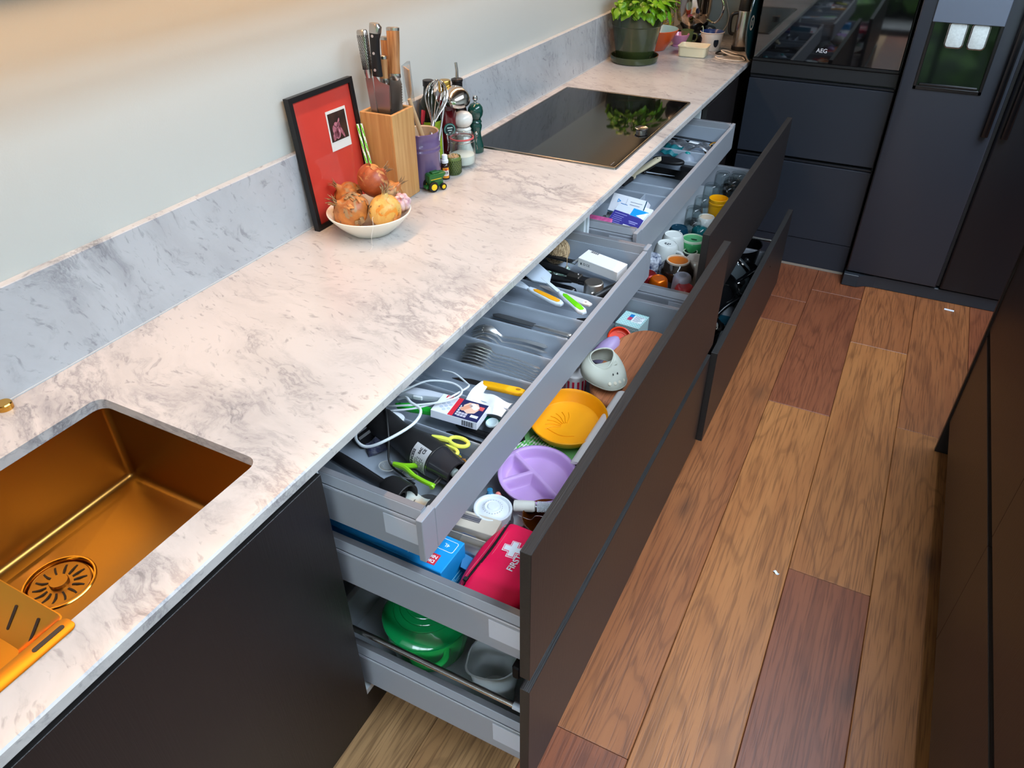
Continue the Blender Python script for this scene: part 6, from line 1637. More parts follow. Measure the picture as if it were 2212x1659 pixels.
m = MB(); m.T = ALONGX.copy(); m.lathe([(0, -.030), (.0115, -.030), (.012, -.028), (.012, .010), (.010, .014), (0, .014)], 24).make('cap', M('cap_offwhite', (224, 222, 212), .45), t)
t, L_ = lie('wire_brush', 'thin wire loop with a blue bead lying in the amber bowl', 'brush', (.836, -1.176, .632), (.886, -1.170, .636))
MB().tube(smoothpath([(-.02, 0, 0), (.008, -.004, -.002), (.018, .006, .002), (.040, .008, .001), (L_, -.002, 0)], 5), .0008, 6).make('wire', STEEL, t)
MB().at((L_, -.004, 0)).ball((0, 0, 0), .0058, 12, 8, sc=(1.2, 1, .9)).make('bead', M('bead_blue', (20, 110, 176), .4), t)
# mint plate and orange plate
t = thing('handled_plate', 'mint green plate with a handle slot under the orange one', 'plate', (.7985, -.892, .612), (R(4), 0, 0))
MINT = M('mint_plastic', (140, 214, 130), .45)
L2 = [[(p[0], p[1], z) for p in circ(r_, 56)] for (r_, z) in ((.070, -.012), (.092, .006), (.102, .007), (.102, .009), (.091, .0085), (.069, -.009))]
n = 56; m = MB(); m.add([p for l in L2 for p in l], [(i * n + k, i * n + (k + 1) % n, (i + 1) * n + (k + 1) % n, (i + 1) * n + k) for i in range(5) for k in range(n)] + [tuple(range(n)), tuple(range(5 * n, 6 * n))]); m.make('plate', MINT, t)
m = MB(); 
ou = [(.115 * math.cos(R(-95 + 5 * q)), .109 * math.sin(R(-95 + 5 * q))) for q in range(15)]; inn = [(.0995 * math.cos(R(-25 - 5 * q)), .0995 * math.sin(R(-25 - 5 * q))) for q in range(15)]
ring_o = [(.1165 * math.cos(R(-100 + 5 * q)), .1165 * math.sin(R(-100 + 5 * q)), .008) for q in range(17)]
m.tube(ring_o, .0042, 8, flat=.4).make('handle', MINT, t)
for a in (-100, -20): MB().tube([(.098 * math.cos(R(a)), .098 * math.sin(R(a)), .008), (.1165 * math.cos(R(a)), .1165 * math.sin(R(a)), .008)], .0045, 8, flat=.4).make('handle_end', MINT, t)
ORP = M('orange_plastic', (250, 166, 10), .42, sss=.1)
t = thing('toddler_plate', 'bright orange round plate with a raised rim in the deep drawer', 'plate', (.7865, -.868, .6255), (R(6), R(2), 0))
MB().lathe([(0, 0), (.074, 0), (.080, .003), (.0925, .026), (.0940, .0315), (.0925, .033), (.0905, .0315), (.0885, .026), (.076, .0045), (.072, .003), (0, .003)], 64).make('plate', ORP, t)
m = MB()
for q in range(7):
    a = R(100 + 18 * q); m.tube(smoothpath([(.012 * math.cos(a), .012 * math.sin(a) - .01, .0036), (.034 * math.cos(a), .034 * math.sin(a) - .01, .0036), (.050 * math.cos(a + .12), .050 * math.sin(a + .12) - .01, .0036)], 4), .0011, 5)
m.tube(smoothpath([(-.04, -.034, .0036), (0, -.042, .0036), (.03, -.030, .0036)], 5), .0011, 5)
m.make('embossed_leaf', ORP, t)
# white baking paper roll by the drawer front
t, L_ = lie('baking_paper_roll', 'white roll of baking paper along the inside of the drawer front', 'roll', (.868, -1.000, .632), (.8705, -.718, .640))
m = MB(); m.T = ALONGX.copy(); m.lathe([(.010, 0), (.0175, 0), (.0185, .002), (.0185, L_ - .002), (.0175, L_), (.010, L_), (.010, 0)], 28).make('roll', M('paper_white', (232, 226, 222), .6), t)
o = MB().at((.902, -.86, F2)).box(-.03, .044, -.16, .14, 0, .030, .002).make('wrap_box', M('wrap_dark', (60, 60, 66), .5)); tag(o, 'dark flat carton under the white paper roll', 'box')
# paper straws in a printed box, tag by the mint plate
t = thing('straw_pack', 'pack of green and white striped straws partly under the mint plate', 'straws', (.745, -.955, F2), (0, 0, R(66)))
for k in range(9):
    for lay in range(2):
        s_ = MB(); y = -.024 + k * .006 + .003 * lay; z = .006 + lay * .0055 + .02
        n = 8
        for i in range(18):
            x0, x1 = -.06 + i * .0066, -.06 + (i + 1) * .0066
            vv = [(x, y + .0028 * math.cos(2 * PI * q / n), z + .0028 * math.sin(2 * PI * q / n)) for x in (x0, x1) for q in range(n)]
            for q in range(n): s_.add([vv[q], vv[(q + 1) % n], vv[n + (q + 1) % n], vv[n + q]], [(0, 1, 2, 3)], 1 if ((i * 2 + q + k) // 3) % 2 else 0)
        s_.make('straw', [M('straw_white', (236, 238, 230), .6), M('straw_green2', (70, 186, 60), .6)], t, smooth=50)
MB().box(-.062, .062, -.028, .028, 0, .018, .001).make('carton', M('straw_carton', (196, 206, 190), .6), t)
t = thing('price_tag', 'small card with a barcode lying below the mint plate handle', 'card', (.853, -1.012, .6005), (0, 0, R(30)))
MB().box(-.016, .016, -.011, .011, 0, .001).make('card', M('card_cream', (222, 214, 196), .6), t)
m = MB()
for k in range(8): m.box(-.010 + k * .0026, -.0088 + k * .0026, -.007, .006, .001, .0014)
m.make('barcode', INK, t)
# round wooden board, bib, cups, box
BOARD = wood('board_wood', (206, 132, 88), (176, 102, 64), (120, 66, 40), ring=60, rough=.5, fine=1.6, knots=False)
t = thing('serving_board', 'round reddish wooden serving board lying in the deep drawer', 'board', (.850, -.598, .622), (R(3), R(-2), 0))
out = [(.096 * math.copysign(abs(math.cos(a)) ** .9, math.cos(a)), .176 * math.sin(a)) for a in [2 * PI * k / 72 for k in range(72)]]
MB().prism(out, 0, .026, .010, seg=4).make('board', BOARD, t, smooth=60)
SAGE = M('sage_silicone', (188, 190, 176), .5, sss=.05)
t = thing('silicone_bib', 'sage grey silicone bib curled up on the wooden board', 'bib', (.800, -.680, .652), (0, 0, R(-38)))
N_ = 48; rows = 12; vs_ = []
for j in range(rows + 1):
    v = j / rows
    for k in range(N_):
        a = 2 * PI * k / N_; c, s_ = math.cos(a), math.sin(a)
        top = (-.010 + .029 * c * (1 - .25 * s_), .034 * s_ * (1 - .25 * c), .050 - .012 * c + .006 * s_)
        ext = .030 * max(0, c) ** 2 + .026 * max(0, -c * .6 - s_ * .6)
        bot = (.004 + (.050 + ext) * c, (.054 + .6 * ext) * s_, .006 + .010 * max(0, -c))
        e = v ** .85
        bulge = .010 * math.sin(PI * v)
        vs_.append((top[0] * (1 - e) + bot[0] * e + bulge * c, top[1] * (1 - e) + bot[1] * e + bulge * s_, top[2] * (1 - e) + bot[2] * e + .004 * math.sin(PI * v) + .002 * math.sin(3 * a) * v))
fs = [(j * N_ + k, j * N_ + (k + 1) % N_, (j + 1) * N_ + (k + 1) % N_, (j + 1) * N_ + k) for j in range(rows) for k in range(N_)]
o = MB().add(vs_, fs).make('apron', SAGE, t, smooth=70)
md = o.modifiers.new('thickness', 'SOLIDIFY'); md.thickness = .0026; md.offset = 0
MB().tube([vs_[k] for k in range(N_)], .0022, 8, closed=True).make('neck_edge', SAGE, t); t.scale = (.88, .88, .95)
MB().tube([vs_[rows * N_ + k] for k in range(N_)], .0022, 8, closed=True).make('hem', SAGE, t)
m = MB(); m.tube(smoothpath([(.012, .030, .044), (.006, .0, .036), (-.008, -.030, .030)], 6), .013, 8, flat=.14).make('strap', SAGE, t, smooth=60)
for k in range(4): MB().at((.073 - .0024 * (k - 1.5) ** 2, -.022 + .0145 * k, .0190 - .0005 * abs(k - 1.5)), (0, R(38), 0)).lathe([(.0052, -.002), (.0056, .0005), (.0045, .0022), (0, .0028)], 16).make('stud', M('stud_cream', (222, 214, 192), .5), t)
for k in range(2): MB().at((.051, -.002 + .014 * k, .0335), (0, R(40), 0)).ball((0, 0, 0), .0022, 8, 6, sc=(1.5, .8, .5)).make('hole', BLACK_PLASTIC, t)
t = thing('silicone_cup', 'soft lilac silicone cup lying on its side behind the bib', 'cup', (.752, -.557, .628), (R(0), R(62), R(70)))
MB().lathe([(0, .064), (.010, .058), (.021, .042), (.028, .018), (.030, -.008), (.028, -.03), (.024, -.04), (0, -.04)], 36).make('cup', M('lilac_cup', (170, 148, 190), .45, sss=.1), t, smooth=60)
t = thing('ring_cover', 'bright orange-red ring lid leaning behind the lilac cup', 'lid', (.7625, -.472, .628), (R(34), R(18), 0))
REDL = M('vermilion', (232, 62, 24), .35)
MB().lathe([(.0295, -.012), (.0335, -.010), (.0345, .008), (.033, .012), (.0295, .013), (.0285, .010), (.0285, -.002), (0, -.002), (0, -.006), (.0285, -.010)], 44).make('lid', REDL, t)
m = MB(); m.tube([(.0215 * math.cos(R(-20 + 9 * q)), .0215 * math.sin(R(-20 + 9 * q)), -.0012) for q in range(18)], .0014, 6).make('moulded_ring', M('vermilion_pale', (240, 120, 90), .4), t)
t = thing('zigzag_box', 'small aqua box with a zigzag pattern at the far end of the deep drawer', 'box', (.7665, -.381, F2), (0, 0, R(-4)))
AQ = M('aqua_pale', (196, 226, 224), .5); AQD = M('aqua_line', (92, 184, 184), .5)
MB().box(-.036, .036, -.038, .038, 0, .060, .0008).make('carton', AQ, t)
m = MB()
for r_ in range(8):
    for q in range(8):
        x = -.036 + q * .009; y = -.036 + r_ * .0095
        for (xa, xb, ya, yb) in ((x, x + .0045, y, y + .004), (x + .0045, x + .009, y + .004, y)):
            yb2 = min(yb, .0355); ya2 = min(ya, .0355)
            m.add([(xa, ya2, .0603), (xb, yb2, .0603), (xb, yb2 + .0020, .0603), (xa, ya2 + .0020, .0603)], [(0, 1, 2, 3)])
o = m.make('zigzag_print', AQD, t)
m = MB()
for r_ in range(6):
    for q in range(8):
        x = -.036 + q * .009; z = .004 + r_ * .0095
        for (xa, xb, za, zb) in ((x, x + .0045, z, z + .004), (x + .0045, x + .009, z + .004, z)):
            m.add([(xa, -.0383, za), (xb, -.0383, zb), (xb, -.0383, zb + .002), (xa, -.0383, za + .002)], [(0, 1, 2, 3)])
m.make('zigzag_print', AQD, t)
MB().box(-.014, -.002, .010, .026, .0602, .0607).make('blue_label', M('label_blue', (20, 120, 190), .5), t)
MB().box(-.014, -.002, -.008, .009, .0602, .0607).make('pink_label', M('label_pink', (196, 60, 98), .5), t)
MB().box(.000, .031, -.014, .022, .0602, .0607).make('white_label', WHT, t)
m = MB()
for q in range(6): m.box(.003, .028 - .004 * (q % 3), .017 - q * .0052, .0195 - q * .0052, .0607, .0609)
m.make('text_print', M('print_grey', (150, 156, 166), .6), t)
t = thing('candy_tin', 'small printed tin with red stripes between the bib and orange plate', 'tin', (.7265, -.690, F2))
MB().lathe([(0, 0), (.028, 0), (.029, .002), (.029, .062), (.026, .066), (0, .066)], 32).make('tin', M('tin_white', (214, 212, 212), .4), t)
m = MB()
for q in range(14): m.at((0, 0, 0), (0, 0, .45 * q)).box(.0288, .0294, -.003, .003, .012 + .004 * (q % 2), .050)
m.make('stripe', M('stripe_red', (196, 24, 60), .45), t)
o = MB().at((.756, -.628, .6495)).box(-.02, .02, -.012, .012, 0, .008, .003).make('silicone_piece', M('slate_purple', (104, 100, 128), .5)); tag(o, 'small slate purple silicone piece inside the bib loop', 'lid')
o = MB().at((.905, -1.373, F2)).box(-.03, .036, -.03, .03, 0, .020, .006).make('soft_pouch', M('pouch_pink', (230, 120, 124), .6)); tag(o, 'flat pink pouch tucked under the first aid bag by the drawer front', 'pouch')

settle(-.0153, -.0345, .0313 * 2.106, .0313)
# ------------------------------------------------------------------ near bottom drawer
F3 = .2505
GE = M('enamel_green', (12, 150, 78), .14, coat=.8); GE2 = M('enamel_green_light', (40, 184, 86), .16, coat=.8)
t = thing('casserole', 'glossy green enamelled cast iron casserole with a ridged lid in the bottom drawer', 'pot', (.648, -1.288, F3), (0, 0, R(-55)))
MB().lathe([(0, .002), (.078, 0), (.086, .006), (.0945, .05), (.0985, .098), (.0965, .101), (0, .101)], 64).make('pot', GE2, t)
MB().lathe([(.0985, .1015), (.1015, .1035), (.1015, .108), (.098, .113), (.085, .124), (.0745, .131), (.0730, .1296), (.0715, .1318), (.060, .1365), (.0585, .1352), (.057, .1372), (.046, .1405), (.0445, .1392), (.043, .141), (.032, .1435), (.0305, .1423), (.029, .1440), (0, .1465)], 72).make('lid', GE, t, smooth=25)
MB().lathe([(.008, .145), (.007, .156), (.016, .163), (.018, .169), (.013, .174), (0, .175)], 24).make('lid_knob', STEEL, t)
for a in (0, PI):
    m = MB(); m.T = Matrix.Rotation(a, 4, 'Z')
    m.tube(smoothpath([(.088, -.038, .086), (.108, -.034, .086), (.1225, -.020, .086), (.126, 0, .086), (.1225, .020, .086), (.108, .034, .086), (.088, .038, .086)], 5), .0075, 10, flat=.7).make('handle', GE2, t, smooth=60)
t = thing('measuring_jug', 'frosted plastic measuring jug with a spout in the bottom drawer', 'jug', (.848, -1.338, F3), (0, 0, R(-118)))
FRO = M('frosted_plastic', (222, 228, 228), .3, alpha=.42)
m = MB(); n = 56; L4 = []
for (r_, z, sp_) in ((.0, .003, 0), (.040, .002, 0), (.043, .006, 0), (.047, .06, 0), (.0505, .11, .004), (.0525, .135, .010), (.0545, .140, .0125), (.0515, .1405, .011), (.049, .11, .004), (.0455, .06, 0), (.0415, .009, 0), (.0, .006, 0)):
    if r_ == 0: L4.append([(0, 0, z)] * n); continue
    L4.append([((r_ + sp_ * max(0, math.cos(2 * PI * k / n)) ** 14) * math.cos(2 * PI * k / n), (r_ + sp_ * max(0, math.cos(2 * PI * k / n)) ** 14) * math.sin(2 * PI * k / n), z + .4 * sp_ * max(0, math.cos(2 * PI * k / n)) ** 14) for k in range(n)])
m.add([p for l in L4 for p in l], [(i * n + k, i * n + (k + 1) % n, (i + 1) * n + (k + 1) % n, (i + 1) * n + k) for i in range(len(L4) - 1) for k in range(n)])
m.make('beaker', FRO, t, smooth=50)
m = MB()
for q in range(9): m.tube([((.0462 + .0005 * q) * math.cos(R(120 + 5 * k)), (.0462 + .0005 * q) * math.sin(R(120 + 5 * k)), .045 + .009 * q) for k in range(14)], .0007, 4)
m.make('scale_marks', M('scale_grey', (150, 158, 160), .5), t)
m = MB(); m.tube(smoothpath([(-.050, 0, .125), (-.078, 0, .122), (-.084, 0, .085), (-.074, 0, .045), (-.046, 0, .04)], 5), .0062, 10, flat=.7).make('handle', FRO, t, smooth=60)

settle(-.020, -.0485, .0320 * 2.106, .0320)
# ------------------------------------------------------------------ far top drawer
t = thing('utensil_tray', 'grey plastic utensil tray filling the far top drawer under the hob', 'tray', (0, 0, 0))
ux0, ux1, uy0, uy1 = .232, .6855, -.1635, .9335
MB().box(ux0, ux1, uy0, uy1, TB0, TZ).make('base', TRAY, t)
for y in (.185, .265, .380, .550, .656): divider(t, ux0, ux1, y, DT)
MB().box(.5945, .598, .005, .1815, TZ, DT - .002).make('divider', TRAY, t)
MB().box(ux0, ux1, uy0, uy0 + .003, TZ, DT + .012).make('end_wall', TRAY, t); MB().box(ux0, ux1, uy1 - .003, uy1, TZ, DT + .012).make('end_wall', TRAY, t)
MB().box(ux1 - .003, ux1, uy0, uy1, TZ, DT - .008).make('front_wall', TRAY, t)
KEEP.update(bpy.data.objects)
# medicine boxes
def carton(name, label, c, rot, hx, hy, hz, faces, cat='box'):
    t = thing(name, label, cat, c, rot)
    MB().box(-hx, hx, -hy, hy, -hz, hz, .0008).make('carton', PWt, t)
    for (nm, mat, x0, x1, y0, y1) in faces: MB().box(x0 * hx, x1 * hx, y0 * hy, y1 * hy, hz - .0003, hz + .0003).make(nm, mat, t)
    return t
PUR = M('carton_purple', (56, 52, 136), .45); CYA = M('carton_cyan', (22, 150, 220), .45); TEA = M('carton_teal', (10, 70, 92), .45); LGY = M('carton_lightgrey', (208, 214, 222), .5)
LAV = M('print_lavender', (150, 150, 204), .5)
t = carton('medicine_box', 'white and violet medicine box leaning at the near end of the far tray', (.642, -.122, .808), (R(27), R(4), R(-8)), .052, .044, .013, [('violet_panel', PUR, -.98, .0, -.96, .35), ('violet_panel', PUR, .0, .98, -.55, .30), ('grey_panel', LGY, -.98, .0, .36, .96), ('cyan_panel', CYA, .02, .98, .31, .96)])
m = MB()
for q in range(5): m.box(-.044, -.010 - .003 * (q % 2), -.030 + q * .0068, -.0285 + q * .0068, .0131, .0135)
m.box(-.045, -.004, .006, .008, .0131, .0135)
m.box(.010, .040, -.010, -.0065, .0131, .0135); m.box(.014, .036, -.016, -.0128, .0131, .0135)
m.make('text_print', LAV, t)
m = MB(); m.add([(.020, .018, .0134), (.050, .010, .0134), (.050, .040, .0134)], [(0, 1, 2)]).make('white_print', WHT, t)
t = carton('medicine_box', 'tall white and teal medicine box standing behind the violet one', (.614, -.036, .812), (R(52), R(2), R(-6)), .058, .030, .018, [('teal_edge', TEA, .93, .99, -.98, .98), ('teal_edge', TEA, -.99, .93, -.99, -.90)])
m = MB()
for q in range(5): m.box(.006, .046 - .006 * (q % 2), .014 - q * .0085, .0158 - q * .0085, .0181, .0185)
m.box(-.0065, -.0058, -.018, .022, .0181, .0185)
m.make('text_print', M('print_grey', (150, 156, 166), .6), t)
m = MB(); m.at((-.032, .010, .0181)).tube([(p[0], p[1], 0) for p in circ(.0055, 3)], .0019, 5, closed=True).make('logo_print', CYA, t)
MB().box(-.058, .058, .0298, .0303, -.017, .017).make('teal_top', TEA, t)
t = carton('medicine_box', 'flat white box with red print wedged between the two medicine boxes', (.640, -.066, .800), (R(40), R(3), R(-6)), .054, .036, .008, [('blue_panel', M('carton_blue', (20, 110, 176), .45), -.98, -.55, -.2, .95)])
m = MB(); m.box(.030, .042, .0362, .0366, -.003, .003); m.make('red_print', RED, t)
MB().at((-.043, .004, .0083)).lathe([(0, .0004), (.006, .0004), (.006, 0)], 14).make('red_dot', RED, t)
o = MB().at((.553, -.150, .806), (R(14), 0, R(-2))).box(-.058, .050, -.016, .016, -.006, .006, .004).make('tissue_pack', M('pink_pack', (206, 104, 152), .4, c2=(186, 70, 126), vscale=90)); tag(o, 'pink plastic pack at the near end of the far top drawer', 'packet')
pen('ball_pen', 'blue ball pen with a silver tip above the pink pack', (.505, -.118, .796), (.612, -.128, .792), .0065, M('pen_blue', (24, 58, 150), .3), STEEL)
pen('ball_pen', 'slim white pen behind the blue ball pen', (.56, -.100, .762), (.66, -.130, .758), .0042, WHITE_PLASTIC)
o = MB().at((.553, -.040, .785), (R(-30), R(-35), R(60))).grid(lambda u, v: (.075 * (u - .5), .040 * (v - .5), .006 * math.sin(16 * u) * math.cos(9 * v)), 18, 10, th=.0012).make('blister_strip', M('blister_clear', (206, 212, 216), .15, metal=.5), smooth=0); tag(o, 'crumpled clear blister strip beside the medicine boxes', 'strip')
t = thing('key_ring', 'bunch of small brass keys in the front corner of the far tray', 'keys', (.655, .040, TZS + .008))
BRS = M('brass', (176, 130, 66), .3, metal=1.0)
m = MB(); m.at((0, 0, .004), (R(60), 0, 0)).tube(ringpath(0, 0, .011, .011), .0012, 6, closed=True).make('ring', BRS, t)
for k in range(4): m = MB(); m.at((.004, -.006 + .004 * k, 0), (R(70 - 25 * k), R(20 * k), R(-110 + 25 * k))).prism([(0, -.007), (.010, -.007), (.012, -.003), (.034, -.003), (.034, .002), (.012, .003), (.010, .007), (0, .007)], -.001, .001).make('key', BRS, t)
t = thing('tea_strainer', 'small clear glass dish behind the keys', 'dish', (.668, .176, TZS + .0003)); MB().lathe([(0, .001), (.020, .001), (.028, .010), (.029, .013), (.027, .013), (.019, .004), (0, .003)], 28).make('dish', GLASS, t)
o = MB().at((.585, .160, .772), (R(10), 0, R(-8))).box(-.055, .05, -.010, .010, -.005, .005, .002).make('meat_thermometer', M('probe_dark', (66, 74, 82), .4)); tag(o, 'dark grey slim gadget behind the teal medicine box', 'gadget')
pen('marker_pen', 'long white marker lying in the third compartment of the far tray', (.535, .262, .757), (.688, .250, .757), .0085, WHITE_PLASTIC, M('cap_cream', (226, 206, 190), .45))
# pastry brush on top of the dividers
t, L_ = lie('pastry_brush', 'beige-handled brush with black bristles lying slantwise over the far tray', 'brush', (.505, .165, .803), (.572, .405, .828))
m = MB(); m.prism([(.055, -.020), (.068, -.020), (.085, -.010), (L_ - .06, -.012), (L_ - .018, -.013), (L_, 0), (L_ - .018, .013), (L_ - .06, .012), (.085, .010), (.068, .020), (.055, .020)], -.0045, .0045, .003); m.make('handle', M('beige_handle', (206, 194, 164), .45), t)
MB().at((L_ - .022, 0, .0042)).lathe([(0, .0006), (.0032, .0006), (.0032, 0)], 10).make('hang_hole', BLACK_PLASTIC, t)
MB().box(0, .058, -.020, .020, -.008, .006, .002).make('bristles', M('bristles_black', (26, 24, 26), .7, bump=.8, bscale=1., aniso=(20, 900, 900)), t)
t, L_ = lie('dough_scraper', 'dark shiny dough scraper blade across the fourth compartment', 'scraper', (.540, .338, .796), (.690, .318, .800))
MB().box(0, L_, -.030, .052, -.0010, .0010).make('blade', M('dark_steel', (58, 54, 54), .18, metal=1.0), t)
MB().box(-.012, .012, -.032, .054, -.005, .006, .003).make('grip', BLACK_PLASTIC, t)
o = MB().at((.585, .452, .800), (0, R(-3), R(-10))).prism([(.062 * math.cos(2 * PI * k / 28), .030 * math.sin(2 * PI * k / 28)) for k in range(28)], -.006, .007, .004).make('knife_sheath', BLACK_PLASTIC, smooth=60); tag(o, 'black oval case behind the dark scraper', 'case')
t = thing('bench_timer', 'grey domed gadget with a teal button in the far tray', 'gadget', (.622, .545, .776), (R(-8), R(8), R(-15)))
MB().lathe([(0, .030), (.010, .0295), (.026, .022), (.040, .006), (.046, -.008), (.046, -.012), (0, -.012)], 36, sy=.8).make('dome', M('gadget_grey', (128, 138, 152), .4), t, smooth=60)
MB().lathe([(0, .034), (.007, .0335), (.010, .030), (.010, .027)], 20).make('button', M('teal_button', (20, 132, 132), .35), t)
MB().box(.034, .070, -.022, .012, -.018, -.002, .006).make('foot', M('teal_dark', (8, 58, 62), .4), t)
o = MB().at((.548, .608, .788), (R(6), R(6), 0)).grid(lambda u, v: (.07 * (u - .5), .085 * (v - .5), .016 * math.sin(PI * u) * math.sin(PI * v) + .003 * math.sin(14 * u)), 14, 12, th=.0025).make('silicone_glove', M('teal_silicone', (10, 100, 108), .45), smooth=60); tag(o, 'teal silicone grip cloth at the back of the far tray', 'cloth')
o = MB().at((.660, .470, .776), (0, 0, R(-12))).box(-.030, .030, -.016, .016, -.012, .010, .004).make('peel_guard', BLACK_PLASTIC); tag(o, 'black plastic guard before the grey gadget by the drawer front', 'guard')
o = MB().at((.600, .715, .776), (R(4), R(-3), R(-8))).grid(lambda u, v: (.17 * (u - .5), .07 * (v - .5) * (1 - .3 * u), .010 * math.sin(11 * u) * math.cos(7 * v) + .006 * math.sin(23 * v)), 26, 14, th=.0012).make('foil_wrap', M('silver_film', (188, 192, 200), .22, metal=.8), smooth=0); tag(o, 'crumpled silver foil wrapper near the far end of the far tray', 'foil')
o = MB().at((.603, .716, .7905), (R(3), 0, R(-12))).box(-.020, .020, -.008, .008, -.0006, .0006).make('white_label', M('bright_label', (244, 246, 248), .5)); tag(o, 'small plain white label lying on the silver foil wrapper', 'label')
t, L_ = lie('grill_tongs', 'dark blade-like tongs along the far end of the far tray', 'tongs', (.46, .820, .766), (.665, .790, .770))
for s_ in (-1, 1): MB().at((0, s_ * .010, s_ * .003)).prism([(0, -.008), (L_ * .7, -.012), (L_, -.004), (L_, .004), (L_ * .7, .010), (0, .008)], -.001, .001).make('arm', M('dark_steel', (58, 54, 54), .18, metal=1.0), t)
t = thing('jar_rings', 'two brass coloured rings at the front end of the far tray', 'rings', (.667, .742, TZS + .006))
for k, (x, y, z, a) in enumerate(((.004, .030, .012, 60), (.0, -.012, .006, 20))): MB().at((x, y, z), (R(a), R(14), 0)).tube(ringpath(0, 0, .019, .019, 28), .0035, 8, closed=True, flat=.5).make('ring', BRS, t)

settle(-.016, -.024, .0263 * 2.106, .0263)
# ------------------------------------------------------------------ far deep drawer: cups and glasses
def C(name, label, cat, p, prof, mat, group=None, rot=0.0, part='body', n=44):
    """p: pixel-free plan position; the profile is turned about z"""
    t = thing(name, label, cat, (p[0], p[1], F2), (0, 0, rot), group)
    MB().lathe(prof, n).make(part, mat, t, smooth=40); return t
WG = M('stoneware_white', (216, 220, 216), .2, coat=.4)
def mug_up(r_b, r_t, h, foot=.004):
    """upside down mug: r_b at the drawer floor (its rim), r_t its base on top"""
    return [(r_b - .003, .001), (r_b, 0), (r_b + .0008, .003), (r_b - .001, h * .5), (r_t + .001, h - .012), (r_t - .003, h - .003), (r_t - .005, h), (r_t - .0075, h), (r_t - .0085, h - .002), (0, h - .0022)]
def handle(t, r_, h, ang, mat, rr_=.0052):
    m = MB(); m.T = Matrix.Rotation(R(ang), 4, 'Z')
    m.tube(smoothpath([(r_ - .003, 0, h * .82), (r_ + .018, 0, h * .80), (r_ + .027, 0, h * .55), (r_ + .020, 0, h * .30), (r_ - .002, 0, h * .22)], 6), rr_, 10).make('handle', mat, t, smooth=60)
def base_disc(t, r_, z, mat, nm='base_mark'): MB().at((0, 0, z)).lathe([(0, .0006), (r_, .0006), (r_, 0)], 28).make(nm, mat, t)
p = (0.7818, 0.4604, 0.6970)
t = C('drinking_cup', 'bright yellow open plastic cup standing among the mugs', 'cup', p, [(0, .003), (.027, .002), (.030, .005), (.0325, .092), (.0345, .094), (.0348, .100), (.0335, .1015), (.0345, .104), (.0345, .114), (.0330, .115), (.0322, .112), (.0300, .09), (.0275, .008), (0, .006)], M('cup_yellow', (250, 180, 8), .4, sss=.1))
p = (0.7708, 0.3551, 0.6640)
t = C('mug', 'white mug turned upside down with a beige base below the yellow cup', 'mug', p, mug_up(.039, .0325, .082), WG); base_disc(t, .0235, .0800, M('bisque', (214, 194, 168), .6)); 
p = (0.7707, 0.2858, 0.6520)
t = C('cup', 'glossy teal upturned cup beside the green mug', 'cup', p, [(.029, .0), (.031, .002), (.0305, .040), (.0285, .060), (.022, .069), (.014, .0715), (0, .072)], M('teal_glaze', (8, 98, 104), .15, coat=.6))
p = (0.7133, 0.2153, 0.6720)
t = C('mug', 'dark petrol blue mug upside down behind the white ones', 'mug', p, mug_up(.038, .032, .088), M('petrol_glaze', (8, 52, 72), .12, coat=.7)); handle(t, .036, .088, -60, M('petrol_glaze', (8, 52, 72), .12, coat=.7))
p = (0.7794, 0.1659, 0.6640)
GM = M('apple_glaze', (66, 168, 100), .18, coat=.5)
t = C('mug', 'apple green upturned mug with a pale foot ring', 'mug', p, [(.036, 0), (.0395, .002), (.0395, .066), (.0385, .074), (.0360, .0765)], GM); MB().lathe([(.0385, .0745), (.0375, .081), (.0355, .082), (.0345, .080), (.0345, .0775)], 40).make('foot_ring', M('foot_ring', (206, 224, 196), .3), t); MB().lathe([(.0346, .0776), (0, .0766)], 40).make('base', GM, t)
m = MB(); m.at((.002, 0, .0773)).box(-.010, .010, -.0025, .0025, 0, .0004); m.box(-.006, .012, -.007, -.0045, 0, .0004); m.make('maker_mark', M('mark_dark', (20, 70, 40), .5), t)
p = (0.7273, 0.0386, 0.6900)
t = C('mug', 'large white mug upside down with a dark base stamp, nearest the drawer front panel', 'mug', p, mug_up(.047, .0365, .107), WG); handle(t, .042, .107, -18, WG, .006)
m = MB()
for (a, b2, c, d) in ((-.010, -.003, -.004, .006), (.0, .004, -.006, .006), (.006, .011, -.003, .005), (-.006, .008, -.009, -.007)): m.box(a, b2, c, d, .1046, .1052)
m.make('maker_mark', M('mark_grey', (80, 84, 88), .6), t)
p = (0.7234, 0.1142, 0.6900)
t = C('mug', 'plain white mug upside down half hidden behind the stamped one', 'mug', p, mug_up(.042, .034, .107), WG)
p = (0.7865, 0.1212, 0.6400)
t = C('egg_cup', 'small black cup with a white rim between the green and brown ones', 'cup', p, [(.017, 0), (.020, .001), (.0235, .03), (.0235, .052)], M('black_glaze', (20, 19, 20), .2, coat=.5), n=32); MB().lathe([(.0235, .052), (.0235, .055), (.0215, .056), (.0205, .053)], 32).make('rim', M('foot_ring', (206, 224, 196), .3), t); MB().lathe([(.0205, .053), (.010, .045), (0, .044)], 32).make('hollow', M('black_glaze', (20, 19, 20), .2, coat=.5), t)
p = (0.7895, -0.0422, 0.6800)
BRN = M('brown_glaze', (46, 36, 28), .14, coat=.7, c2=(30, 24, 20), vscale=30)
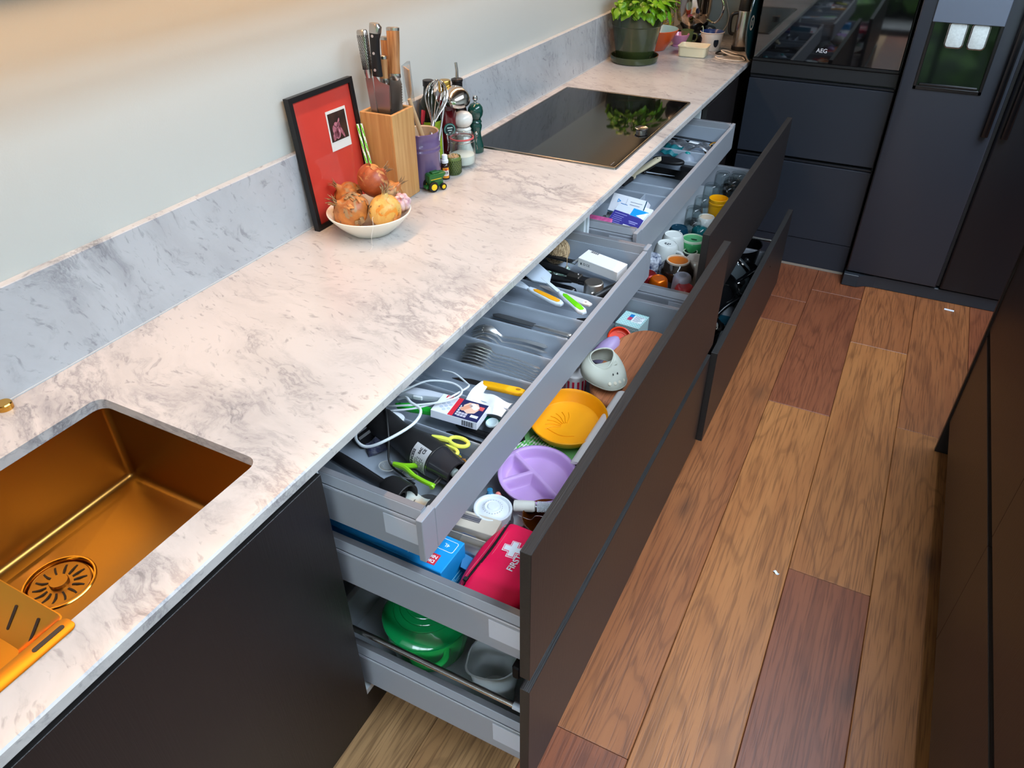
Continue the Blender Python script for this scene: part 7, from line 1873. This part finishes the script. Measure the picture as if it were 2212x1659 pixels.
t = C('milk_jug', 'round dark brown jug upside down with an orange base and pale ring', 'jug', p, [(.034, 0), (.038, .001), (.040, .012), (.054, .035), (.0575, .055), (.0540, .074), (.042, .088), (.0365, .093)], BRN); MB().lathe([(.0365, .093), (.0365, .0985), (.0345, .0995), (.0320, .0985), (.0315, .0945)], 40).make('foot_ring', M('ring_pale', (224, 206, 184), .4), t); MB().lathe([(.0315, .0946), (.02, .0925), (0, .092)], 40).make('base', M('base_orange', (206, 108, 20), .4), t); handle(t, .053, .08, 175, BRN)
p = (0.8356, 0.0131, 0.6720)
t = C('mug', 'cream white mug upside down against the drawer front', 'mug', p, mug_up(.043, .036, .090), M('cream_glaze2', (226, 216, 204), .2, coat=.4))
p = (0.7666, -0.1565, 0.6680)
ME = lambda nm, c: M(nm, c, .25, metal=.75)
TUM = lambda s_: [(.030 * s_, 0), (.0335 * s_, .001), (.0335 * s_, .004), (.0290 * s_, .070), (.0265 * s_, .080), (.0225 * s_, .0845), (.0205 * s_, .0850), (.0195 * s_, .0835), (0, .0835)]
t = C('tumbler', 'metallic orange upturned tumbler at the near end of the mug drawer', 'tumbler', p, TUM(1.0), M('metal_orange', (226, 104, 6), .26, metal=.6))
p = (0.8264, -0.1067, 0.6680)
t = C('tumbler', 'pale lavender upturned tumbler between the orange and red ones', 'tumbler', p, TUM(.98), M('pearl_lavender', (188, 190, 204), .35, metal=.3)); base_disc(t, .0125, .0836, M('mark_lav', (160, 160, 172), .5))
p = (0.8460, -0.1404, 0.6500)
t = C('tumbler', 'red upturned cup at the nearest corner of the mug drawer', 'tumbler', p, [(.031, 0), (.0335, .001), (.0325, .045), (.0295, .060), (.024, .067), (.020, .0685), (.019, .067), (0, .067)], M('pearl_red', (196, 50, 54), .25, coat=.4))
p = (0.7396, -0.1489, 0.6550)
t = C('tumbler', 'dark red cup hidden at the left behind the orange tumbler', 'tumbler', (p[0] - .012, p[1] + .01), TUM(.95), M('metal_red', (130, 22, 26), .3, metal=.4))
p = (0.7076, -0.0404, 0.6800)
t = C('cup', 'blue and white patterned cup at the left behind the large white mug', 'cup', (p[0] - .004, p[1]), [(.030, 0), (.032, .001), (.032, .085), (.028, .092), (0, .093)], M('delft', (206, 212, 222), .25, coat=.4, c2=(40, 56, 92), vscale=75))
# clear glasses, all upside down
def glass_at(p, h, r_b, r_t, label):
    t = thing('drinking_glass', label, 'glass', (p[0], p[1], F2), (0, 0, 0), 'clear glasses in the mug drawer')
    MB().lathe([(r_b - .0018, .0005), (r_b, 0), (r_b, .002), (r_t, h - .010), (r_t - .003, h - .002), (r_t - .006, h), (r_t - .010, h - .001), (0, h - .0025), (0, h - .009), (r_t - .005, h - .010), (r_t - .0022, h - .016), (r_b - .0018, .003)], 36).make('glass', GLASS, t, smooth=40); return t
glass_at((0.7268, 0.7373, 0.6920), .11, .033, .029, 'clear tall glass upside down, farthest at the left of the mug drawer')
glass_at((0.7772, 0.7970, 0.6770), .095, .037, .033, 'clear squat glass upside down, farthest at the right by the drawer front')
glass_at((0.7716, 0.7168, 0.6770), .095, .037, .033, 'clear squat glass upside down just in front of the farthest one')
glass_at((0.7740, 0.6435, 0.6770), .095, .037, .033, 'clear squat glass upside down right behind the yellow cup')
glass_at((0.7218, 0.5946, 0.6920), .11, .033, .029, 'clear tall glass upside down left behind the yellow cup')
glass_at((0.7255, 0.4561, 0.6920), .11, .033, .029, 'clear tall glass upside down directly left of the yellow cup')
glass_at((0.7250, 0.3525, 0.6920), .11, .033, .029, 'clear tall glass upside down behind the dark petrol mug')
glass_at((0.7439, 0.2773, 0.6770), .095, .033, .029, 'clear glass upside down between the petrol mug and white beige-based mug')

settle(-.0155, -.0345, .0313 * 2.106, .0313)
# ------------------------------------------------------------------ far bottom drawer: dark pans
BP = M('pan_black', (14, 14, 16), .3, spec=.5)
def pan(label, c, r_, h, ha, tilt=(0, 0, 0), name='frying_pan'):
    t = thing(name, label, 'pan', c, tilt)
    MB().lathe([(0, 0), (r_ * .78, 0), (r_ * .84, .004), (r_, h), (r_ + .002, h + .001), (r_ - .002, h), (r_ * .82, .007), (0, .004)], 48).make('pan', BP, t)
    m = MB(); m.T = Matrix.Rotation(R(ha), 4, 'Z'); m.tube(smoothpath([(r_ - .004, 0, h * .8), (r_ + .03, 0, h + .006), (r_ + .07, 0, h + .022), (r_ + .13, 0, h + .030)], 5), [.009] * 6 + [.011] * 10, 10, flat=.7).make('handle', BLACK_GLOSS, t, smooth=60)
    MB().at((0, 0, 0), (0, 0, R(ha))).box(r_ - .004, r_ + .012, -.012, .012, h * .6, h * .9, .002).make('bracket', STEEL, t); return t
pan('large black frying pan lying flat in the far bottom drawer', (.790, .700, F3), .155, .060, -62)
pan('black saucepan at the near end of the far bottom drawer', (.820, .150, F3), .105, .110, 60, name='saucepan')
pan('black frying pan tilted on the others in the middle of the bottom drawer', (.800, .430, .315), .120, .045, 30, (R(16), R(-10), 0))
pan('added tall black pot darkening the far end of the far bottom drawer', (.800, .850, F3), .110, .120, 100, name='added_dark_pot')  # black pot added to cover pale drawer floor where shade belongs
t = thing('pan_cover', 'pan lid with a steel rim standing at the front of the bottom drawer', 'lid', (.876, .560, .335), (R(20), R(52), 0))
MB().lathe([(0, .018), (.03, .017), (.07, .008), (.088, 0), (.087, -.002), (.07, .005), (.03, .014), (0, .015)], 48).make('dome', M('lid_glass_dark', (60, 66, 68), .06, spec=.7), t); MB().lathe([(.0885, .002), (.0905, .001), (.0905, -.004), (.087, -.003)], 48).make('rim', CHROME, t); MB().lathe([(.010, .018), (.009, .026), (.017, .032), (.016, .038), (0, .040)], 20).make('lid_knob', BLACK_PLASTIC, t)
t = thing('pan_cover', 'smaller dark lid with a bright rim lying near the end of the bottom drawer', 'lid', (.868, .690, .352), (R(-30), R(40), 0))
MB().lathe([(0, .016), (.03, .015), (.06, .006), (.073, 0), (.06, .003), (0, .012)], 40).make('dome', M('lid_glass_dark', (60, 66, 68), .06, spec=.7), t); MB().lathe([(.073, .002), (.0755, .001), (.0755, -.004), (.072, -.003)], 40).make('rim', CHROME, t); MB().lathe([(.008, .015), (.014, .028), (.012, .034), (0, .035)], 18).make('lid_knob', BLACK_PLASTIC, t)
t = thing('trivet', 'bent steel rack rod with a blue sleeve in the bottom drawer', 'rack', (.880, .520, .30))
MB().tube(smoothpath([(-.05, -.02, .05), (0, -.03, .055), (.03, -.03, .04), (.03, -.09, -.03)], 3), .0028, 8).make('rod', STEEL, t)
MB().box(-.01, .045, -.19, -.13, -.03, -.02, .002).make('sleeve', M('sleeve_blue', (22, 88, 110), .45), t)
o = MB().at((.905, .205, .345), (R(10), R(20), 0)).lathe([(0, .006), (.018, .004), (.024, -.002), (0, -.004)], 28).make('small_ladle', CHROME); tag(o, 'small polished steel ladle bowl at the near end of the bottom drawer', 'ladle')

settle(-.012, -.0485, .0320 * 2.106, .0320)
# white scrap on the floor by the fridge and another between the planks
o = MB().at((1.700, 1.372, .0022), (0, 0, R(-4))).box(-.020, .020, -.006, .006, -.0015, .0015, .0006).make('paper_scrap', M('scrap_white', (230, 232, 236), .6)); tag(o, 'small white strip of paper on the floor against the fridge grille', 'scrap')
o = MB().at((1.3094, -0.5023, 0.0020), (0, 0, R(-30))).grid(lambda u, v: (.018 * (u - .5), .008 * (v - .5), .002 * math.sin(7 * u)), 6, 4, th=.0006).make('paper_scrap', M('scrap_white', (230, 232, 236), .6)); tag(o, 'tiny white crumb of paper lying on the floor planks', 'scrap')
